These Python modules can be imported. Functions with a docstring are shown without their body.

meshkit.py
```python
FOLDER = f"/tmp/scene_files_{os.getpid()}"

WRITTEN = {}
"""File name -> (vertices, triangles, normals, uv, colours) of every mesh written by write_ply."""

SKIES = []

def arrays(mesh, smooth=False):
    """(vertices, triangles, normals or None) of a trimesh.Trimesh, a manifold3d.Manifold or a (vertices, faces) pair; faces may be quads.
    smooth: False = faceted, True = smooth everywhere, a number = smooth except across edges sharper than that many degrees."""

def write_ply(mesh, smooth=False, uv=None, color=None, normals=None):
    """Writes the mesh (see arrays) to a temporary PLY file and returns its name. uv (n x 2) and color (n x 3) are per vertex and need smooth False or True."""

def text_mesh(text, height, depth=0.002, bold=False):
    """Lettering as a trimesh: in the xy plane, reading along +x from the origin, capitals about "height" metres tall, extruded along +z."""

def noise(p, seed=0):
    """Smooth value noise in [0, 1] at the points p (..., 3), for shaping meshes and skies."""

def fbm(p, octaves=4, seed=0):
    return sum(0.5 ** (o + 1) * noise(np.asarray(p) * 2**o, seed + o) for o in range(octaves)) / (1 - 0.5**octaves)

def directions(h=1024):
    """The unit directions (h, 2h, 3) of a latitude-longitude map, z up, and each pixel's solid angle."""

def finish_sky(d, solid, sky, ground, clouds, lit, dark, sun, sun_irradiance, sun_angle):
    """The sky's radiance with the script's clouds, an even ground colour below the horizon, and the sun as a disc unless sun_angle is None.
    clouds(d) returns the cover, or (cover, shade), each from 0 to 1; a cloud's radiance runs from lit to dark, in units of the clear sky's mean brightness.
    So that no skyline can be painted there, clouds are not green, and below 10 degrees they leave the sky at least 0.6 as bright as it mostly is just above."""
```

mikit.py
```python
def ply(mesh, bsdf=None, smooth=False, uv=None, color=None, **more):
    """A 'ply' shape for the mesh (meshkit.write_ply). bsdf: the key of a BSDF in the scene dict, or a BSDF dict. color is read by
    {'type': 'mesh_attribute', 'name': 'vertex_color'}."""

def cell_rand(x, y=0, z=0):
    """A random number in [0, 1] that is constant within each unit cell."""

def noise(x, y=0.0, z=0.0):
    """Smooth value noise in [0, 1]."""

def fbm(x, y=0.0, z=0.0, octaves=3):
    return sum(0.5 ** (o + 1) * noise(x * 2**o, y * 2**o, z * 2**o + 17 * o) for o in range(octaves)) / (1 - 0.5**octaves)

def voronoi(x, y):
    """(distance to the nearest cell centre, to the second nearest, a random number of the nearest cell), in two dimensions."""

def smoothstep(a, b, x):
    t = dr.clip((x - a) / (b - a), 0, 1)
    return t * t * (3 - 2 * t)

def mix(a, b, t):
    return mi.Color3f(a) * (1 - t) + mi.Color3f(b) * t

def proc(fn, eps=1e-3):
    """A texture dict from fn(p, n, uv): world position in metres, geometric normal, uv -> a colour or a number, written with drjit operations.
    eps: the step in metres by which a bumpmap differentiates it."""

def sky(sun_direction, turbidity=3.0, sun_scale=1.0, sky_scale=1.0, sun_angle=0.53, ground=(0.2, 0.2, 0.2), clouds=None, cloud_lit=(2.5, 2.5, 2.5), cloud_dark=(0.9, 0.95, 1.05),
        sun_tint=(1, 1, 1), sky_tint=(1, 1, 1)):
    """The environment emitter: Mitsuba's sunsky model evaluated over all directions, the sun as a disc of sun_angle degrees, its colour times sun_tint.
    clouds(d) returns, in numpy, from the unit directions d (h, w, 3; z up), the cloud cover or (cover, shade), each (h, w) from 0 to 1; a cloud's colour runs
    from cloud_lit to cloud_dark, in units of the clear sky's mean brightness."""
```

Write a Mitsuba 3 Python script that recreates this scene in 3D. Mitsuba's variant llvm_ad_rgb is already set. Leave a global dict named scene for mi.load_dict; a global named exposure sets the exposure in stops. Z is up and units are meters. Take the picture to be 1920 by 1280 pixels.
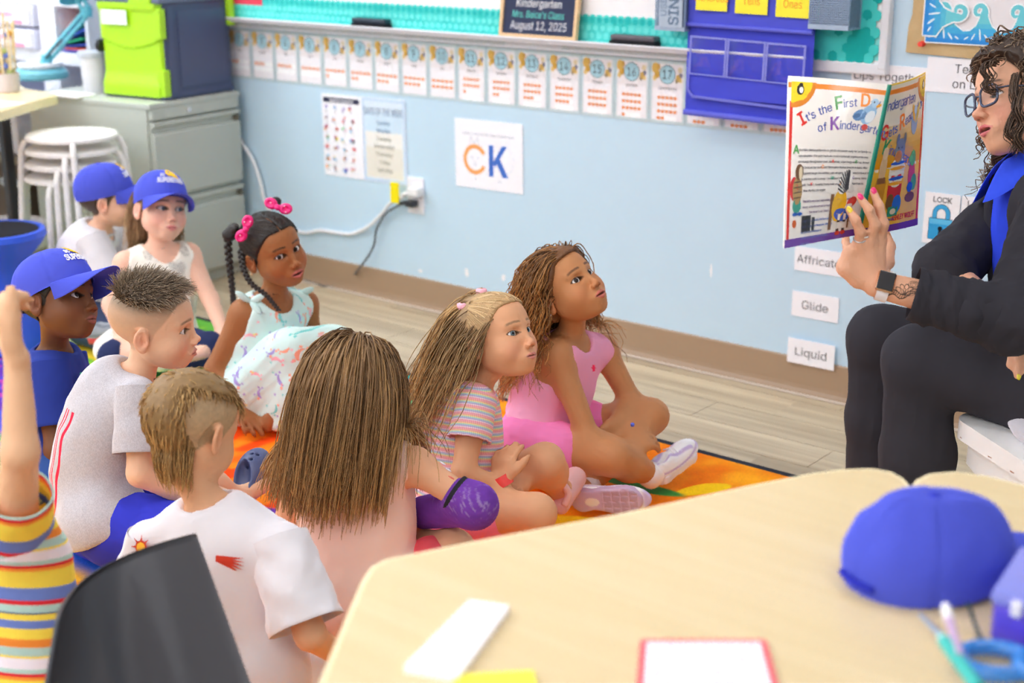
import math, random
import numpy as np, trimesh, mitsuba as mi, drjit as dr
import mikit, meshkit
from scipy.spatial import cKDTree
from shapely.geometry import Polygon, box as sbox, Point, LineString
from shapely import affinity
from shapely.ops import unary_union

# ---------------------------------------------------------------- camera, light, exposure
T = mi.ScalarTransform4f
F, PITCH, HEAD = 2667.0, math.radians(16.9), math.radians(128.8)      # focal length in px, tilt, heading
EYE = np.array([0.0, 0.0, 1.4])
_h = np.array([math.cos(HEAD), math.sin(HEAD), 0.0])
RT = np.array([math.sin(HEAD), -math.cos(HEAD), 0.0])
FW = _h * math.cos(PITCH) - np.array([0, 0, math.sin(PITCH)])
UP = np.cross(RT, FW)
scene, labels = {}, {}
scene['camera'] = {'type': 'thinlens', 'fov': math.degrees(2 * math.atan(960 / F)), 'fov_axis': 'x',
                   'aperture_radius': 0.0083, 'focus_distance': 3.0, 'near_clip': 0.05, 'far_clip': 60.0,
                   'to_world': T().look_at(origin=EYE.tolist(), target=(EYE + FW).tolist(), up=[0, 0, 1])}
exposure = 0.52
CEIL = 2.9
LAMP = (3.65, 3.70, 3.88)          # radiance of the ceiling panels, cool white
PANELS = [(x, y) for y in (-2.3, -1.5, -.7) for x in (-6.2, -4.9, -3.6, -2.3, -1.0, .3)] + [(-6.0, .5), (-4.6, .5), (-3.2, .5), (-6.0, 1.7), (-4.6, 1.7), (-3.2, 1.7), (-1.8, 1.9), (-6.2, 2.8), (-4.9, 2.8), (-5.5, 1.1), (-5.5, 2.2), (-.3, 2.4), (1.6, -1.5)]
scene['ambient'] = {'type': 'constant', 'radiance': {'type': 'rgb', 'value': [0.02, 0.02, 0.02]}}

def P(px, py, d):
    """The point seen at a pixel of the 1920 x 1280 frame, d metres along the view axis."""
    return EYE + d * (FW + (px - 960) / F * RT + (640 - py) / F * UP)

def Pz(px, py, z):
    v = FW + (px - 960) / F * RT + (640 - py) / F * UP
    return EYE + v * (z - EYE[2]) / v[2]

def Py(px, py, y):
    v = FW + (px - 960) / F * RT + (640 - py) / F * UP
    return EYE + v * y / v[1]

def cam_dir(r, u, t):
    """A unit direction given as right, up and towards the camera."""
    v = r * RT + u * UP - t * FW
    return v / np.linalg.norm(v)

# ---------------------------------------------------------------- materials
def lin(c):
    """'#rrggbb' or an sRGB triple 0..1 -> linear RGB."""
    if isinstance(c, str):
        c = [int(c[i:i + 2], 16) / 255 for i in (1, 3, 5)]
    c = np.asarray(c, float)
    return np.where(c <= 0.04045, c / 12.92, ((c + 0.055) / 1.055) ** 2.4)

VC = {'type': 'mesh_attribute', 'name': 'vertex_color'}
def pr(base, rough=0.6, **k):
    return {'type': 'twosided', 'bsdf': {'type': 'principled', 'base_color': base, 'roughness': rough, **k}}
scene['m_skin'] = pr(VC, 0.55, specular=0.35, sheen=0.15)
scene['m_cloth'] = pr(VC, 0.95, specular=0.1, sheen=0.3)
scene['m_hair'] = pr(VC, 0.5, specular=0.45)
scene['m_matt'] = pr(VC, 0.8, specular=0.2)
scene['m_plastic'] = pr(VC, 0.38, specular=0.5)
scene['m_gloss'] = pr(VC, 0.12, specular=0.6, clearcoat=0.5, clearcoat_gloss=0.9)
scene['m_eye'] = pr(VC, 0.07, specular=0.35)
scene['m_metal'] = pr(VC, 0.3, metallic=1.0)
scene['m_paper'] = pr(VC, 0.85, specular=0.12)
scene['m_pane'] = {'type': 'thindielectric', 'int_ior': 1.3}

# ---------------------------------------------------------------- names
def free(key):
    if key not in scene and key not in labels and not any(k.startswith(key + '__') for k in scene):
        return key
    n = 1
    while True:
        k = f'{key}_{n:03d}'
        if k not in scene and k not in labels and not any(q.startswith(k + '__') for q in scene):
            return k
        n += 1

def thing(name, label, cat, group=None):
    key = free(name)
    labels[key] = {'label': label, 'category': cat}
    if group:
        labels[key]['group'] = group
    return key

def put(name, mesh, mat='m_matt', color='#ffffff', parent=None, smooth=False, label=None, kind=None, uv=None, xf=None):
    """One entry of the scene: a mesh with one colour or a colour per vertex (sRGB hex, or linear rows)."""
    key = free((parent + '__' + name) if parent else name)
    if isinstance(mesh, (tuple, list)):
        mesh = trimesh.Trimesh(np.asarray(mesh[0], float), np.asarray(mesh[1], int), process=False)
    if xf is not None:
        mesh = mesh.copy(); mesh.apply_transform(xf)
    if not isinstance(color, str) and np.ndim(color) == 2:
        col = np.asarray(color)
    else:
        if smooth not in (False, True):
            mesh = trimesh.graph.smooth_shade(mesh, angle=math.radians(smooth), facet_minarea=None); smooth = True
        col = np.tile(lin(color), (len(mesh.vertices), 1))
    scene[key] = mikit.ply(mesh, mat, smooth=smooth, uv=uv, color=col)
    if label or kind:
        labels[key] = {}
        if label: labels[key]['label'] = label
        if kind: labels[key]['kind'] = kind
    return key

def structure(name, mesh, mat, color='#ffffff', label=None, cat=None, **k):
    key = put(name, mesh, mat, color, **k)
    labels[key] = {'kind': 'structure'}
    if label: labels[key]['label'] = label
    if cat: labels[key]['category'] = cat
    return key

# ---------------------------------------------------------------- mesh helpers
def box(lo, hi):
    lo, hi = np.asarray(lo, float), np.asarray(hi, float)
    m = trimesh.creation.box(extents=hi - lo); m.apply_translation((lo + hi) / 2)
    return m

def rbox(lo, hi, r=0.004, seg=2):
    """A box with rounded edges."""
    import manifold3d as m3
    lo, hi = np.asarray(lo, float), np.asarray(hi, float)
    r = min(r, 0.49 * (hi - lo).min())
    pts = []
    n = 4 * seg
    for cx in (lo[0] + r, hi[0] - r):
        for cy in (lo[1] + r, hi[1] - r):
            for cz in (lo[2] + r, hi[2] - r):
                for i in range(n):
                    for el in np.linspace(-math.pi / 2, math.pi / 2, 2 * seg + 1):
                        a = 2 * math.pi * i / n
                        pts.append((cx + r * math.cos(a) * math.cos(el), cy + r * math.sin(a) * math.cos(el), cz + r * math.sin(el)))
    m = m3.Manifold.hull_points(np.array(pts)).to_mesh()
    return trimesh.Trimesh(np.array(m.vert_properties[:, :3]), np.array(m.tri_verts), process=False)

def xform(m, R=None, t=None):
    m = m.copy(); M = np.eye(4)
    if R is not None: M[:3, :3] = R
    if t is not None: M[:3, 3] = t
    m.apply_transform(M)
    return m

def rotm(axis, ang):
    return trimesh.transformations.rotation_matrix(ang, axis)[:3, :3]

def cat(*ms):
    ms = [m for x in ms for m in (x if isinstance(x, (list, tuple)) else [x])]
    return trimesh.util.concatenate(ms)

def spline(pts, n=40):
    """Catmull-Rom through the points."""
    p = np.asarray(pts, float)
    p = np.vstack([2 * p[0] - p[1], p, 2 * p[-1] - p[-2]])
    out = []
    m = len(p) - 3
    per = max(2, n // m)
    for i in range(m):
        t = np.linspace(0, 1, per, endpoint=False)[:, None]
        a, b, c, d = p[i:i + 4]
        out.append(0.5 * (2 * b + (c - a) * t + (2 * a - 5 * b + 4 * c - d) * t ** 2 + (3 * b - a - 3 * c + d) * t ** 3))
    return np.vstack(out + [p[-2:-1]])

def tube(path, r, n=10, caps=True):
    path = np.asarray(path, float); r = np.broadcast_to(np.asarray(r, float), (len(path),))
    tg = np.gradient(path, axis=0); tg /= np.linalg.norm(tg, axis=1, keepdims=True) + 1e-12
    ref = np.array([0, 0, 1.0]) if abs(tg[0][2]) < 0.9 else np.array([1.0, 0, 0])
    u = np.cross(tg[0], ref); u /= np.linalg.norm(u)
    us = []
    for t in tg:
        u = u - t * (u @ t); u /= np.linalg.norm(u); us.append(u)
    us = np.array(us); vs = np.cross(tg, us)
    a = np.arange(n) * 2 * math.pi / n
    v = (path[:, None] + r[:, None, None] * (np.cos(a)[None, :, None] * us[:, None] + np.sin(a)[None, :, None] * vs[:, None])).reshape(-1, 3)
    f = []
    for i in range(len(path) - 1):
        for k in range(n):
            q = (k + 1) % n
            f += [[i * n + k, i * n + q, (i + 1) * n + q], [i * n + k, (i + 1) * n + q, (i + 1) * n + k]]
    if caps:
        v = np.vstack([v, path[:1], path[-1:]]); c0 = len(v) - 2; L = (len(path) - 1) * n
        for k in range(n):
            q = (k + 1) % n
            f += [[c0, q, k], [c0 + 1, L + k, L + q]]
    return trimesh.Trimesh(v, np.array(f), process=False)

def lathe(prof, n=48, c=(0, 0, 0)):
    """Revolve (r, z) rows about the vertical through c."""
    prof = np.asarray(prof, float)
    a = np.arange(n) * 2 * math.pi / n
    v = np.stack([prof[:, None, 0] * np.cos(a), prof[:, None, 0] * np.sin(a), np.repeat(prof[:, 1:], n, 1)], -1).reshape(-1, 3) + np.asarray(c, float)
    f = []
    for i in range(len(prof) - 1):
        for k in range(n):
            q = (k + 1) % n
            f += [[i * n + k, i * n + q, (i + 1) * n + q], [i * n + k, (i + 1) * n + q, (i + 1) * n + k]]
    return trimesh.Trimesh(v, np.array(f), process=False)

def extrude(poly, depth):
    ps = getattr(poly, 'geoms', [poly])
    return cat([trimesh.creation.extrude_polygon(p, depth, engine='earcut') for p in ps if p.area > 1e-9])

_text = {}
def text(s, h, depth=0.0006, bold=False, align='c', italic=0.0):
    """Flat lettering in the xy plane, capitals h tall, centred (or left aligned) at the origin's baseline."""
    k = (s, bold)
    if k not in _text:
        _text[k] = meshkit.text_mesh(s, 1.0, 1.0, bold)
    m = _text[k].copy()
    m.apply_scale([h, h, depth])
    x0, x1 = m.bounds[:, 0]
    m.apply_translation([-(x0 + x1) / 2 if align == 'c' else -x0 if align == 'l' else -x1, 0, 0])
    if italic: m.vertices[:, 0] += italic * m.vertices[:, 1]
    return m

class Art:
    """Flat print: coloured pieces in a plane (x right, y up), layer by layer a little prouder; ONE mesh with a colour per vertex."""
    def __init__(s): s.v, s.f, s.c, s.n = [], [], [], 0
    def mesh(s, m, color, z=0.0):
        v = np.array(m.vertices); v[:, 2] += z
        s.v.append(v); s.f.append(np.array(m.faces) + s.n); s.n += len(v)
        s.c.append(np.tile(lin(color), (len(v), 1)) if isinstance(color, str) or np.ndim(color) == 1 else color)
        return s
    def poly(s, p, color, z=0.0, depth=0.0004):
        return s.mesh(extrude(p, depth), color, z)
    def rect(s, x0, y0, x1, y1, color, z=0.0, depth=0.0004):
        return s.mesh(box((x0, y0, 0), (x1, y1, depth)), color, z)
    def text(s, t, h, x, y, color, z=0.0, bold=False, align='c', rot=0.0, italic=0.0, depth=0.0004, sx=1.0):
        m = text(t, h, depth, bold, align, italic)
        if sx != 1: m.apply_scale([sx, 1, 1])
        if rot: m.apply_transform(trimesh.transformations.rotation_matrix(math.radians(rot), [0, 0, 1]))
        m.apply_translation([x, y, 0])
        return s.mesh(m, color, z)
    def build(s): return trimesh.Trimesh(np.vstack(s.v), np.vstack(s.f), process=False), np.vstack(s.c)
    def put(s, name, M, mat='m_paper', parent=None, bend=None, label=None):
        m, c = s.build()
        if bend is not None: m.vertices = bend(m.vertices)
        else: m.apply_transform(M)
        return put(name, m, mat, c, parent, label=label)

def frame(o, ex, ey):
    """4 x 4 matrix with origin o and axes ex, ey and their normal."""
    ex = np.asarray(ex, float) / np.linalg.norm(ex); ez = np.cross(ex, ey); ez /= np.linalg.norm(ez); ey = np.cross(ez, ex)
    M = np.eye(4); M[:3, 0], M[:3, 1], M[:3, 2], M[:3, 3] = ex, ey, ez, o
    return M

def disc(x, y, r, n=28, ry=None):
    return affinity.translate(affinity.scale(Point(0, 0).buffer(1, n // 4), r, ry or r), x, y)

# ---------------------------------------------------------------- implicit shapes
def s_cap(a, b, r1, r2=None):
    """Tapered capsule."""
    a, b = np.asarray(a, float), np.asarray(b, float); r2 = r1 if r2 is None else r2
    ab = b - a; L = max(ab @ ab, 1e-12); r = max(r1, r2)
    def fn(p):
        q = p - a; w = q @ ab; t = np.clip(w / L, 0, 1)
        return np.sqrt(np.maximum(np.einsum('ij,ij->i', q, q) - 2 * t * w + t * t * L, 0)) - (r1 + (r2 - r1) * t)
    return fn, np.minimum(a, b) - r, np.maximum(a, b) + r

def s_ell(c, rad, R=None):
    c, rad = np.asarray(c, float), np.asarray(rad, float); m = rad.max()
    def fn(p):
        q = p - c
        if R is not None: q = q @ R
        q = q * q; k0 = np.sqrt(q @ (1 / rad ** 2)); k1 = np.sqrt(q @ (1 / rad ** 4))
        return k0 * (k0 - 1) / np.maximum(k1, 1e-9)
    return fn, c - m, c + m

def s_plane(o, n):
    """Everything on the side that n points away from is inside."""
    o, n = np.asarray(o, float), np.asarray(n, float) / np.linalg.norm(n)
    return (lambda p: (p - o) @ n), np.full(3, -9.0), np.full(3, 9.0)

class Sdf:
    def __init__(s): s.items = []
    def add(s, prim, k=0.02, op='u'):
        s.items.append((*prim, k, op)); return s
    def cut(s, prim, k=0.004): return s.add(prim, k, 's')
    def keep(s, prim, k=0.004): return s.add(prim, k, 'i')
    def __call__(s, p):
        d = np.full(len(p), 1.0)
        for fn, lo, hi, k, op in s.items:
            m = k + 0.05
            idx = np.flatnonzero(((p > lo - m) & (p < hi + m)).all(1)) if op != 'i' else np.arange(len(p))
            if not len(idx): continue
            e, c = fn(p[idx]), d[idx]
            if op == 'u':
                h = np.maximum(k - np.abs(c - e), 0) / k; d[idx] = np.minimum(c, e) - h * h * k / 4
            else:
                if op == 's': e = -e
                h = np.maximum(k - np.abs(c - e), 0) / k; d[idx] = np.maximum(c, e) + h * h * k / 4
        return d
    def blocks(s, corner, o, size):
        """Values (nb, len(o)) at corner[:, None] + o, deciding block by block which pieces matter."""
        nb, no = len(corner), len(o)
        pts = corner[:, None] + o; d = np.full((nb, no), 1.0)
        for fn, lo, hi, k, op in s.items:
            m = k + .012
            idx = np.flatnonzero(((corner + size > lo - m) & (corner < hi + m)).all(1)) if op != 'i' else np.arange(nb)
            if not len(idx): continue
            e = fn(pts[idx].reshape(-1, 3)).reshape(-1, no); c = d[idx]
            if op == 'u':
                h = np.maximum(k - np.abs(c - e), 0) / k; d[idx] = np.minimum(c, e) - h * h * k / 4
            else:
                if op == 's': e = -e
                h = np.maximum(k - np.abs(c - e), 0) / k; d[idx] = np.maximum(c, e) + h * h * k / 4
        return d
    def bounds(s):
        it = [x for x in s.items if x[4] == 'u']
        return np.min([x[1] for x in it], 0), np.max([x[2] for x in it], 0)

def grad(f, p, e=0.0015):
    g = np.stack([f(p + e * np.eye(3)[i]) - f(p - e * np.eye(3)[i]) for i in range(3)], 1)
    return g / (np.linalg.norm(g, axis=1, keepdims=True) + 1e-9)

_C = np.array([[i, j, k] for i in (0, 1) for j in (0, 1) for k in (0, 1)])
_E = [(a, b) for a in range(8) for b in range(a + 1, 8) if np.abs(_C[a] - _C[b]).sum() == 1]

def net(f, h, lo=None, hi=None, refine=0):
    """Surface nets of the implicit shape f with cells of h metres, evaluated only near the surface."""
    if lo is None: lo, hi = f.bounds()
    lo, hi = np.asarray(lo, float) - 2.5 * h, np.asarray(hi, float) + 2.5 * h
    B = 8
    nb = np.ceil((hi - lo) / (B * h)).astype(int)
    bi = np.stack(np.meshgrid(*[np.arange(n) for n in nb], indexing='ij'), -1).reshape(-1, 3)
    dc = f(lo + (bi + 0.5) * B * h)
    near = np.abs(dc) < B * h * 0.87 * 1.35 + h
    vol = np.repeat(np.repeat(np.repeat(np.where(dc < 0, -1.0, 1.0).reshape(nb), B, 0), B, 1), B, 2).astype(np.float32)
    o = np.stack(np.meshgrid(*[np.arange(B)] * 3, indexing='ij'), -1).reshape(-1, 3)
    kb = bi[near]
    for s in range(0, len(kb), 1500):
        g = (kb[s:s + 1500, None] * B + o).reshape(-1, 3)
        vol[g[:, 0], g[:, 1], g[:, 2]] = f.blocks(lo + kb[s:s + 1500] * B * h, o * h, B * h).ravel() if hasattr(f, 'blocks') else f(lo + g * h)
    sg = vol < 0
    n = np.array(vol.shape) - 1
    cnt = np.zeros(n, np.int8)
    for c in _C: cnt += sg[c[0]:c[0] + n[0], c[1]:c[1] + n[1], c[2]:c[2] + n[2]]
    act = np.argwhere((cnt > 0) & (cnt < 8))
    vals = np.stack([vol[tuple((act + c).T)] for c in _C], 1)
    acc, m = np.zeros((len(act), 3)), np.zeros(len(act))
    for a, b in _E:
        va, vb = vals[:, a], vals[:, b]
        x = (va < 0) != (vb < 0)
        t = np.where(x, va / np.where(x, va - vb, 1), 0)
        acc += x[:, None] * (_C[a] + t[:, None] * (_C[b] - _C[a])); m += x
    v = lo + (act + acc / m[:, None]) * h
    index = np.full(n, -1, np.int32); index[tuple(act.T)] = np.arange(len(act))
    faces = []
    for ax in range(3):
        u, w = (ax + 1) % 3, (ax + 2) % 3
        sl0, sl1 = [slice(None)] * 3, [slice(None)] * 3
        sl0[ax], sl1[ax] = slice(0, -1), slice(1, None)
        a, b = sg[tuple(sl0)], sg[tuple(sl1)]
        e = np.argwhere(a != b)
        e = e[(e[:, u] > 0) & (e[:, w] > 0) & (e < n).all(1)]
        flip = a[tuple(e.T)]
        du, dw = np.eye(3, dtype=int)[u], np.eye(3, dtype=int)[w]
        q = np.stack([index[tuple((e - du - dw).T)], index[tuple((e - dw).T)], index[tuple(e.T)], index[tuple((e - du).T)]], 1)
        q[~flip] = q[~flip][:, ::-1]
        q = q[(q >= 0).all(1)]
        faces += [q[:, [0, 1, 2]], q[:, [0, 2, 3]]]
    for _ in range(refine):
        d = f(v); g = grad(f, v, 0.3 * h)
        v = v - g * np.clip(d, -0.6 * h, 0.6 * h)[:, None]
    return trimesh.Trimesh(v, np.vstack(faces), process=False)

class GridSdf:
    """An implicit shape sampled once on a grid, for the many queries of the hair."""
    def __init__(s, f, lo, hi, h=.006):
        B = 8; s.h, s.lo = h, np.asarray(lo, float); nb = np.ceil((np.asarray(hi) - lo) / (B * h)).astype(int)
        bi = np.stack(np.meshgrid(*[np.arange(n) for n in nb], indexing='ij'), -1).reshape(-1, 3)
        dc = f(s.lo + (bi + .5) * B * h)
        vol = np.repeat(np.repeat(np.repeat(dc.reshape(nb), B, 0), B, 1), B, 2).astype(np.float32)
        o = np.stack(np.meshgrid(*[np.arange(B)] * 3, indexing='ij'), -1).reshape(-1, 3)
        kb = bi[(np.abs(dc) < B * h * 1.5)]
        for q in range(0, len(kb), 1500):
            g = (kb[q:q + 1500, None] * B + o).reshape(-1, 3)
            vol[g[:, 0], g[:, 1], g[:, 2]] = f.blocks(s.lo + kb[q:q + 1500] * B * h, o * h, B * h).ravel()
        s.vol = vol
    def __call__(s, p):
        from scipy.ndimage import map_coordinates
        return map_coordinates(s.vol, ((p - s.lo) / s.h).T, order=1, mode='nearest')

def trim(mesh, keepv):
    """Keep the faces all of whose vertices are kept."""
    f = mesh.faces[keepv[mesh.faces].all(1)]
    used = np.unique(f); idx = np.full(len(mesh.vertices), -1); idx[used] = np.arange(len(used))
    return trimesh.Trimesh(mesh.vertices[used], idx[f], process=False)

def normals(m):
    n = np.zeros_like(m.vertices); v, f = m.vertices, m.faces
    fn = np.cross(v[f[:, 1]] - v[f[:, 0]], v[f[:, 2]] - v[f[:, 0]])
    for k in range(3): np.add.at(n, f[:, k], fn)
    return n / (np.linalg.norm(n, axis=1, keepdims=True) + 1e-12)

def sst(a, b, x):
    t = np.clip((x - a) / (b - a), 0, 1); return t * t * (3 - 2 * t)

def fb(p, s, o=3, seed=0): return meshkit.fbm(np.asarray(p) * s, o, seed)
# ================================================================ the room
W = 3.72                                              # the blue wall stands at y = W
X0, X1, Y0 = -6.9, 2.8, -2.8
fbm, noise, smoothstep = mikit.fbm, mikit.noise, mikit.smoothstep
def mix(a, b, t):
    a, b = (x if isinstance(x, mi.Color3f) else mi.Color3f([float(q) for q in x]) for x in (a, b))
    return a * (1 - t) + b * t

def wall_paint(p, n, uv):
    m = fbm(p.x * 1.7, p.z * 1.7, p.y * 1.7)
    c = mix(lin('#bfd9ea'), lin('#c6deee'), m)
    for x, z, rx, rz in ((-3.197, 0.167, .010, .017), (-3.03, 0.175, .011, .012), (-3.42, 0.137, .010, .006), (-2.2, 0.33, .004, .02)):   # bare plaster where tape came off
        d = dr.sqrt(dr.square((p.x - x) / rx) + dr.square((p.z - z) / rz)) + 0.5 * (noise(p.x * 150, p.z * 150) - .5)
        c = mix(c, lin('#eeeef2'), dr.select(mi.Float(p.y) > 3.6, smoothstep(1.1, .8, d), 0.0))
    return c
scene['m_wall'] = pr(mikit.proc(wall_paint), 0.6, specular=0.25)
scene['m_ceiling'] = pr({'type': 'rgb', 'value': [.85, .85, .84]}, 0.95, specular=0.05)

def plank_colour(p, n, uv):
    r = mikit.cell_rand(dr.floor(p.y / .152), dr.floor(p.x / 1.22 + 0.37 * dr.floor(p.y / .152)))
    g = fbm(p.x * 2.2 + 31 * r, p.y * 46, 3 * r, octaves=4)
    s = fbm(p.x * .9 + 11 * r, p.y * 9, r)
    c = mix(lin('#ac997d'), lin('#ccbb9e'), smoothstep(.25, .75, .55 * g + .45 * s))
    return mi.Color3f(c) * (0.90 + 0.2 * r)
scene['m_planks'] = pr(mikit.proc(plank_colour), 0.42, specular=0.4)

structure('floor', box((X0, Y0, -.06), (X1, W + .05, -.004)), 'm_matt', '#6e6152')
k = 0
for j in range(int((W - .6) / .152) + 1):
    for i in range(-7, 3):
        off = -(0.37 * (j + 0)) % 1.0
        x0, y0 = (i + off) * 1.22, j * .152 + .608 - .608 % .152
        if x0 + 1.22 < X0 + .4 or x0 > -.4 or y0 > W: continue
        put('plank', box((max(x0 + .001, X0), y0 + .001, -.004), (x0 + 1.219, min(y0 + .151, W), 0)), 'm_planks', '#bbaa95', 'floor')
structure('wall_back', box((X0, W, -.06), (X1, W + .1, CEIL)), 'm_wall')
structure('wall_left', box((X0 - .1, Y0, -.06), (X0, W + .1, CEIL)), 'm_wall')
structure('wall_right', box((X1, Y0, -.06), (X1 + .1, W + .1, CEIL)), 'm_ceiling')
structure('wall_front', box((X0 - .1, Y0 - .1, -.06), (X1 + .1, Y0, CEIL)), 'm_ceiling')
structure('ceiling', box((X0 - .1, Y0 - .1, CEIL), (X1 + .1, W + .1, CEIL + .1)), 'm_ceiling')

# vinyl base with a coved toe
pro = Polygon([(0, 0), (-.022, 0), (-.022, .004), (-.012, .008), (-.007, .018), (-.005, .030), (-.005, .108), (-.003, .112), (0, .112)])
m = trimesh.creation.extrude_polygon(pro, X1 - X0, engine='earcut')
v = m.vertices.copy(); m.vertices = np.stack([X0 + v[:, 2], W + v[:, 0], v[:, 1]], 1); m.fix_normals()
structure('baseboard_back', m, 'm_plastic', '#a58a70')
structure('trim_1', rbox((X0, W - .030, 0), (X1, W - .018, .008), .003), 'm_matt', '#c9bcae')

# ceiling lamps: a frame and a glowing diffuser each
for x, y in PANELS:
    t = thing('ceiling_light', 'white recessed ceiling panel lamp', 'ceiling light', 'ceiling panel lamps')
    w, l = .61, .61
    fr = sbox(-w, -l / 2, w, l / 2).difference(sbox(-w + .03, -l / 2 + .03, w - .03, l / 2 - .03))
    m = extrude(fr, .03); m.apply_translation((x, y, CEIL - .03)); put('frame', m, 'm_matt', '#f0f0f0', t)
    key = t + '__diffuser'
    d = trimesh.Trimesh([(x - w + .03, y - l / 2 + .03, CEIL - .02), (x + w - .03, y - l / 2 + .03, CEIL - .02), (x + w - .03, y + l / 2 - .03, CEIL - .02), (x - w + .03, y + l / 2 - .03, CEIL - .02)], [(0, 2, 1), (0, 3, 2)], process=False)
    scene[key] = mikit.ply(d, 'm_ceiling', emitter={'type': 'area', 'radiance': {'type': 'rgb', 'value': list(LAMP)}})

def on_wall(x, z, out=0.0, tilt=0.0):
    """Frame of a sheet on the blue wall with its lower left corner at (x, z)."""
    c, s = math.cos(tilt), math.sin(tilt)
    return frame((x, W - out, z), (c, 0, s), (-s, 0, c))

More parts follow.
